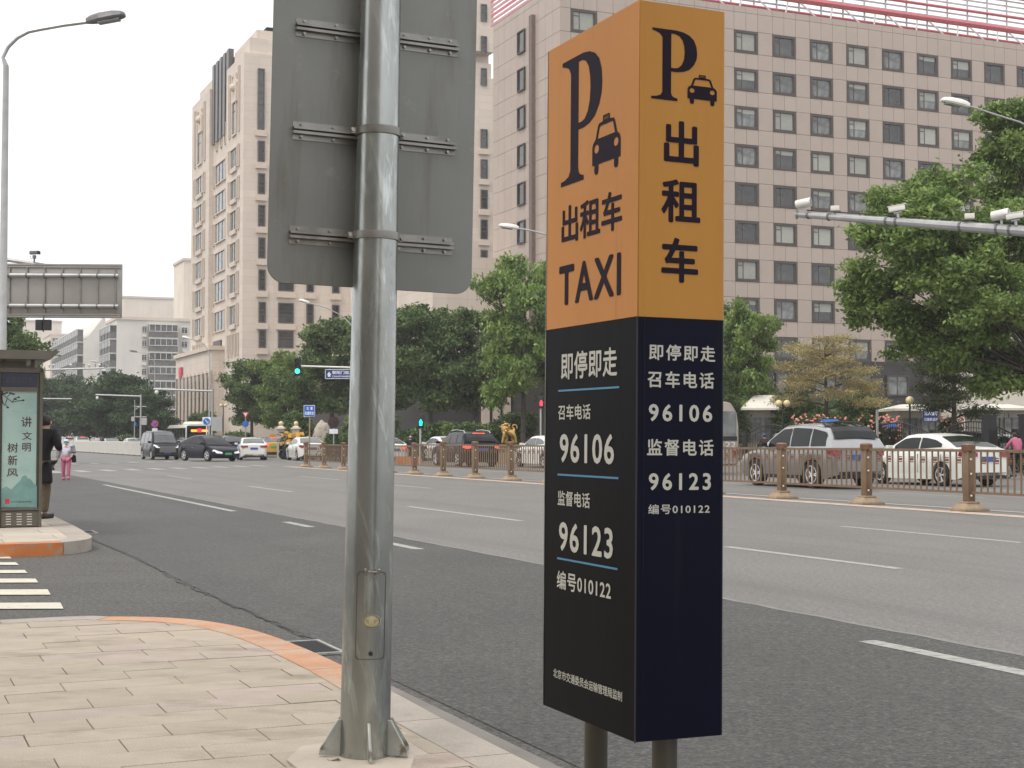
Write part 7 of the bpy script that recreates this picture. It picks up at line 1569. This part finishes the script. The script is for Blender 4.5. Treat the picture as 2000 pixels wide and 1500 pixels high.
# ---- boulder
rb = bmesh.new(); bmesh.ops.create_icosphere(rb, subdivisions=4, radius=1); 
from mathutils import noise
for v in rb.verts: v.co += v.co.normalized() * (noise.noise(v.co * 1.3) * .35 + noise.noise(v.co * 4) * .08); v.co = Vector((v.co.x * (.75 - .12 * v.co.z), v.co.y * .5, v.co.z * 1.15 + .9))
me = bpy.data.meshes.new('boulder'); rb.to_mesh(me); rb.free(); me.materials.append(M['rock']); me.shade_smooth(); q = carY(632, 106); o = mobj('boulder', me); tag(o, 'large upright pale boulder standing left of the steel pole', 'boulder'); o.location = q + Vector((0, 0, .15)); o.scale = (1.0, 1.0, 1.22)
# ---- golden lion
Y = 80; O = carY(993, Y); L = thing('lion_statue', 'gilded standing guardian lion on a pedestal above the railing', 'statue', O, 0); zb = D(993, 868, Y).z
def lp_(px, py): p = D(px, py, Y) - O; return (p.x, p.z)
ped = MB(); ped.box((0, 0, zb / 2 - .1), (1.3, .8, zb - .2)); ped.box((0, 0, zb - .06), (1.2, .7, .12)); ped.box((0, 0, zb - .22), (1.45, .9, .1)); ped.build('pedestal', M['gold_base'], L)
c = lambda px, py, dy=0: (lp_(px, py)[0], dy, lp_(px, py)[1])
V = [c(1000, 845), c(992, 843), c(985, 838), c(983, 832), c(979, 830), (c(985, 848)[0], -.13, c(985, 848)[2]), (c(983, 857)[0], -.15, c(983, 857)[2]), (c(981, 866)[0], -.15, zb + .04), (c(987, 848)[0], .13, c(987, 848)[2]), (c(991, 856)[0], .15, c(991, 856)[2]), (c(987, 866)[0], .15, zb + .04),
     (c(1003, 848)[0], -.14, c(1003, 848)[2]), (c(1007, 855)[0], -.15, c(1007, 855)[2]), (c(1008, 866)[0], -.15, zb + .04), (c(1001, 850)[0], .14, c(1001, 850)[2]), (c(1000, 857)[0], .15, c(1000, 857)[2]), (c(1003, 866)[0], .15, zb + .04), c(1005, 838), c(1000, 833), c(1004, 829), c(1009, 831), c(1010, 838)]
E_ = [(0, 1), (1, 2), (2, 3), (3, 4), (2, 5), (5, 6), (6, 7), (2, 8), (8, 9), (9, 10), (0, 11), (11, 12), (12, 13), (0, 14), (14, 15), (15, 16), (0, 17), (17, 18), (18, 19), (19, 20), (20, 21)]
rad = [.17, .16, .20, .19, .10, .10, .07, .08, .10, .07, .08, .11, .075, .08, .11, .075, .08, .06, .04, .04, .045, .05]
mobj('body', skin_mesh('body', V, E_, rad, M['gold']), L)
mn = MB(); rn = random.Random(5)
for k in range(34): a = rn.uniform(0, 6.28); b = rn.uniform(-1.2, 1.3); mn.sphere((c(986, 836)[0] + .22 * math.cos(a) * math.cos(b) + .04, .23 * math.sin(a) * math.cos(b), c(986, 836)[2] + .24 * math.sin(b)), .07, 6)
mn.build('mane', M['gold'], L); MB().sphere((c(985, 824)[0], .08, c(985, 824)[2]), .05, 6).sphere((c(985, 824)[0], -.08, c(985, 824)[2]), .05, 6).build('ears', M['gold'], L); MB().sphere((c(977.5, 833)[0], 0, c(977.5, 833)[2] - .02), .06, 8, 1, 1.3, .5).build('jaw', M['gold'], L)
# ---- small yellow road hump / box behind the railing
o = thing('yellow_barrier', 'low yellow striped barrier lying behind the railing right of the pole', 'barrier', carY(798, 82), 0); MB().box((0, 0, .2), (1.6, .5, .4), taper=.85).build('block', M['kerb_orange2'], o)
# ================================================================== AIR
hz = bpy.data.materials.new('air haze'); hz.use_nodes = True; n = hz.node_tree.nodes; n.clear(); pv = n.new('ShaderNodeVolumePrincipled'); pv.inputs['Color'].default_value = (.95, .96, 1.0, 1); pv.inputs['Density'].default_value = HAZE; pv.inputs['Anisotropy'].default_value = 0.2
ot = n.new('ShaderNodeOutputMaterial'); hz.node_tree.links.new(pv.outputs[0], ot.inputs['Volume'])
hb = MB().box2((-905, -205, -1.2), (905, 1505, 75)).mesh('haze', hz); o = mobj('haze', hb); o['kind'] = 'stuff'
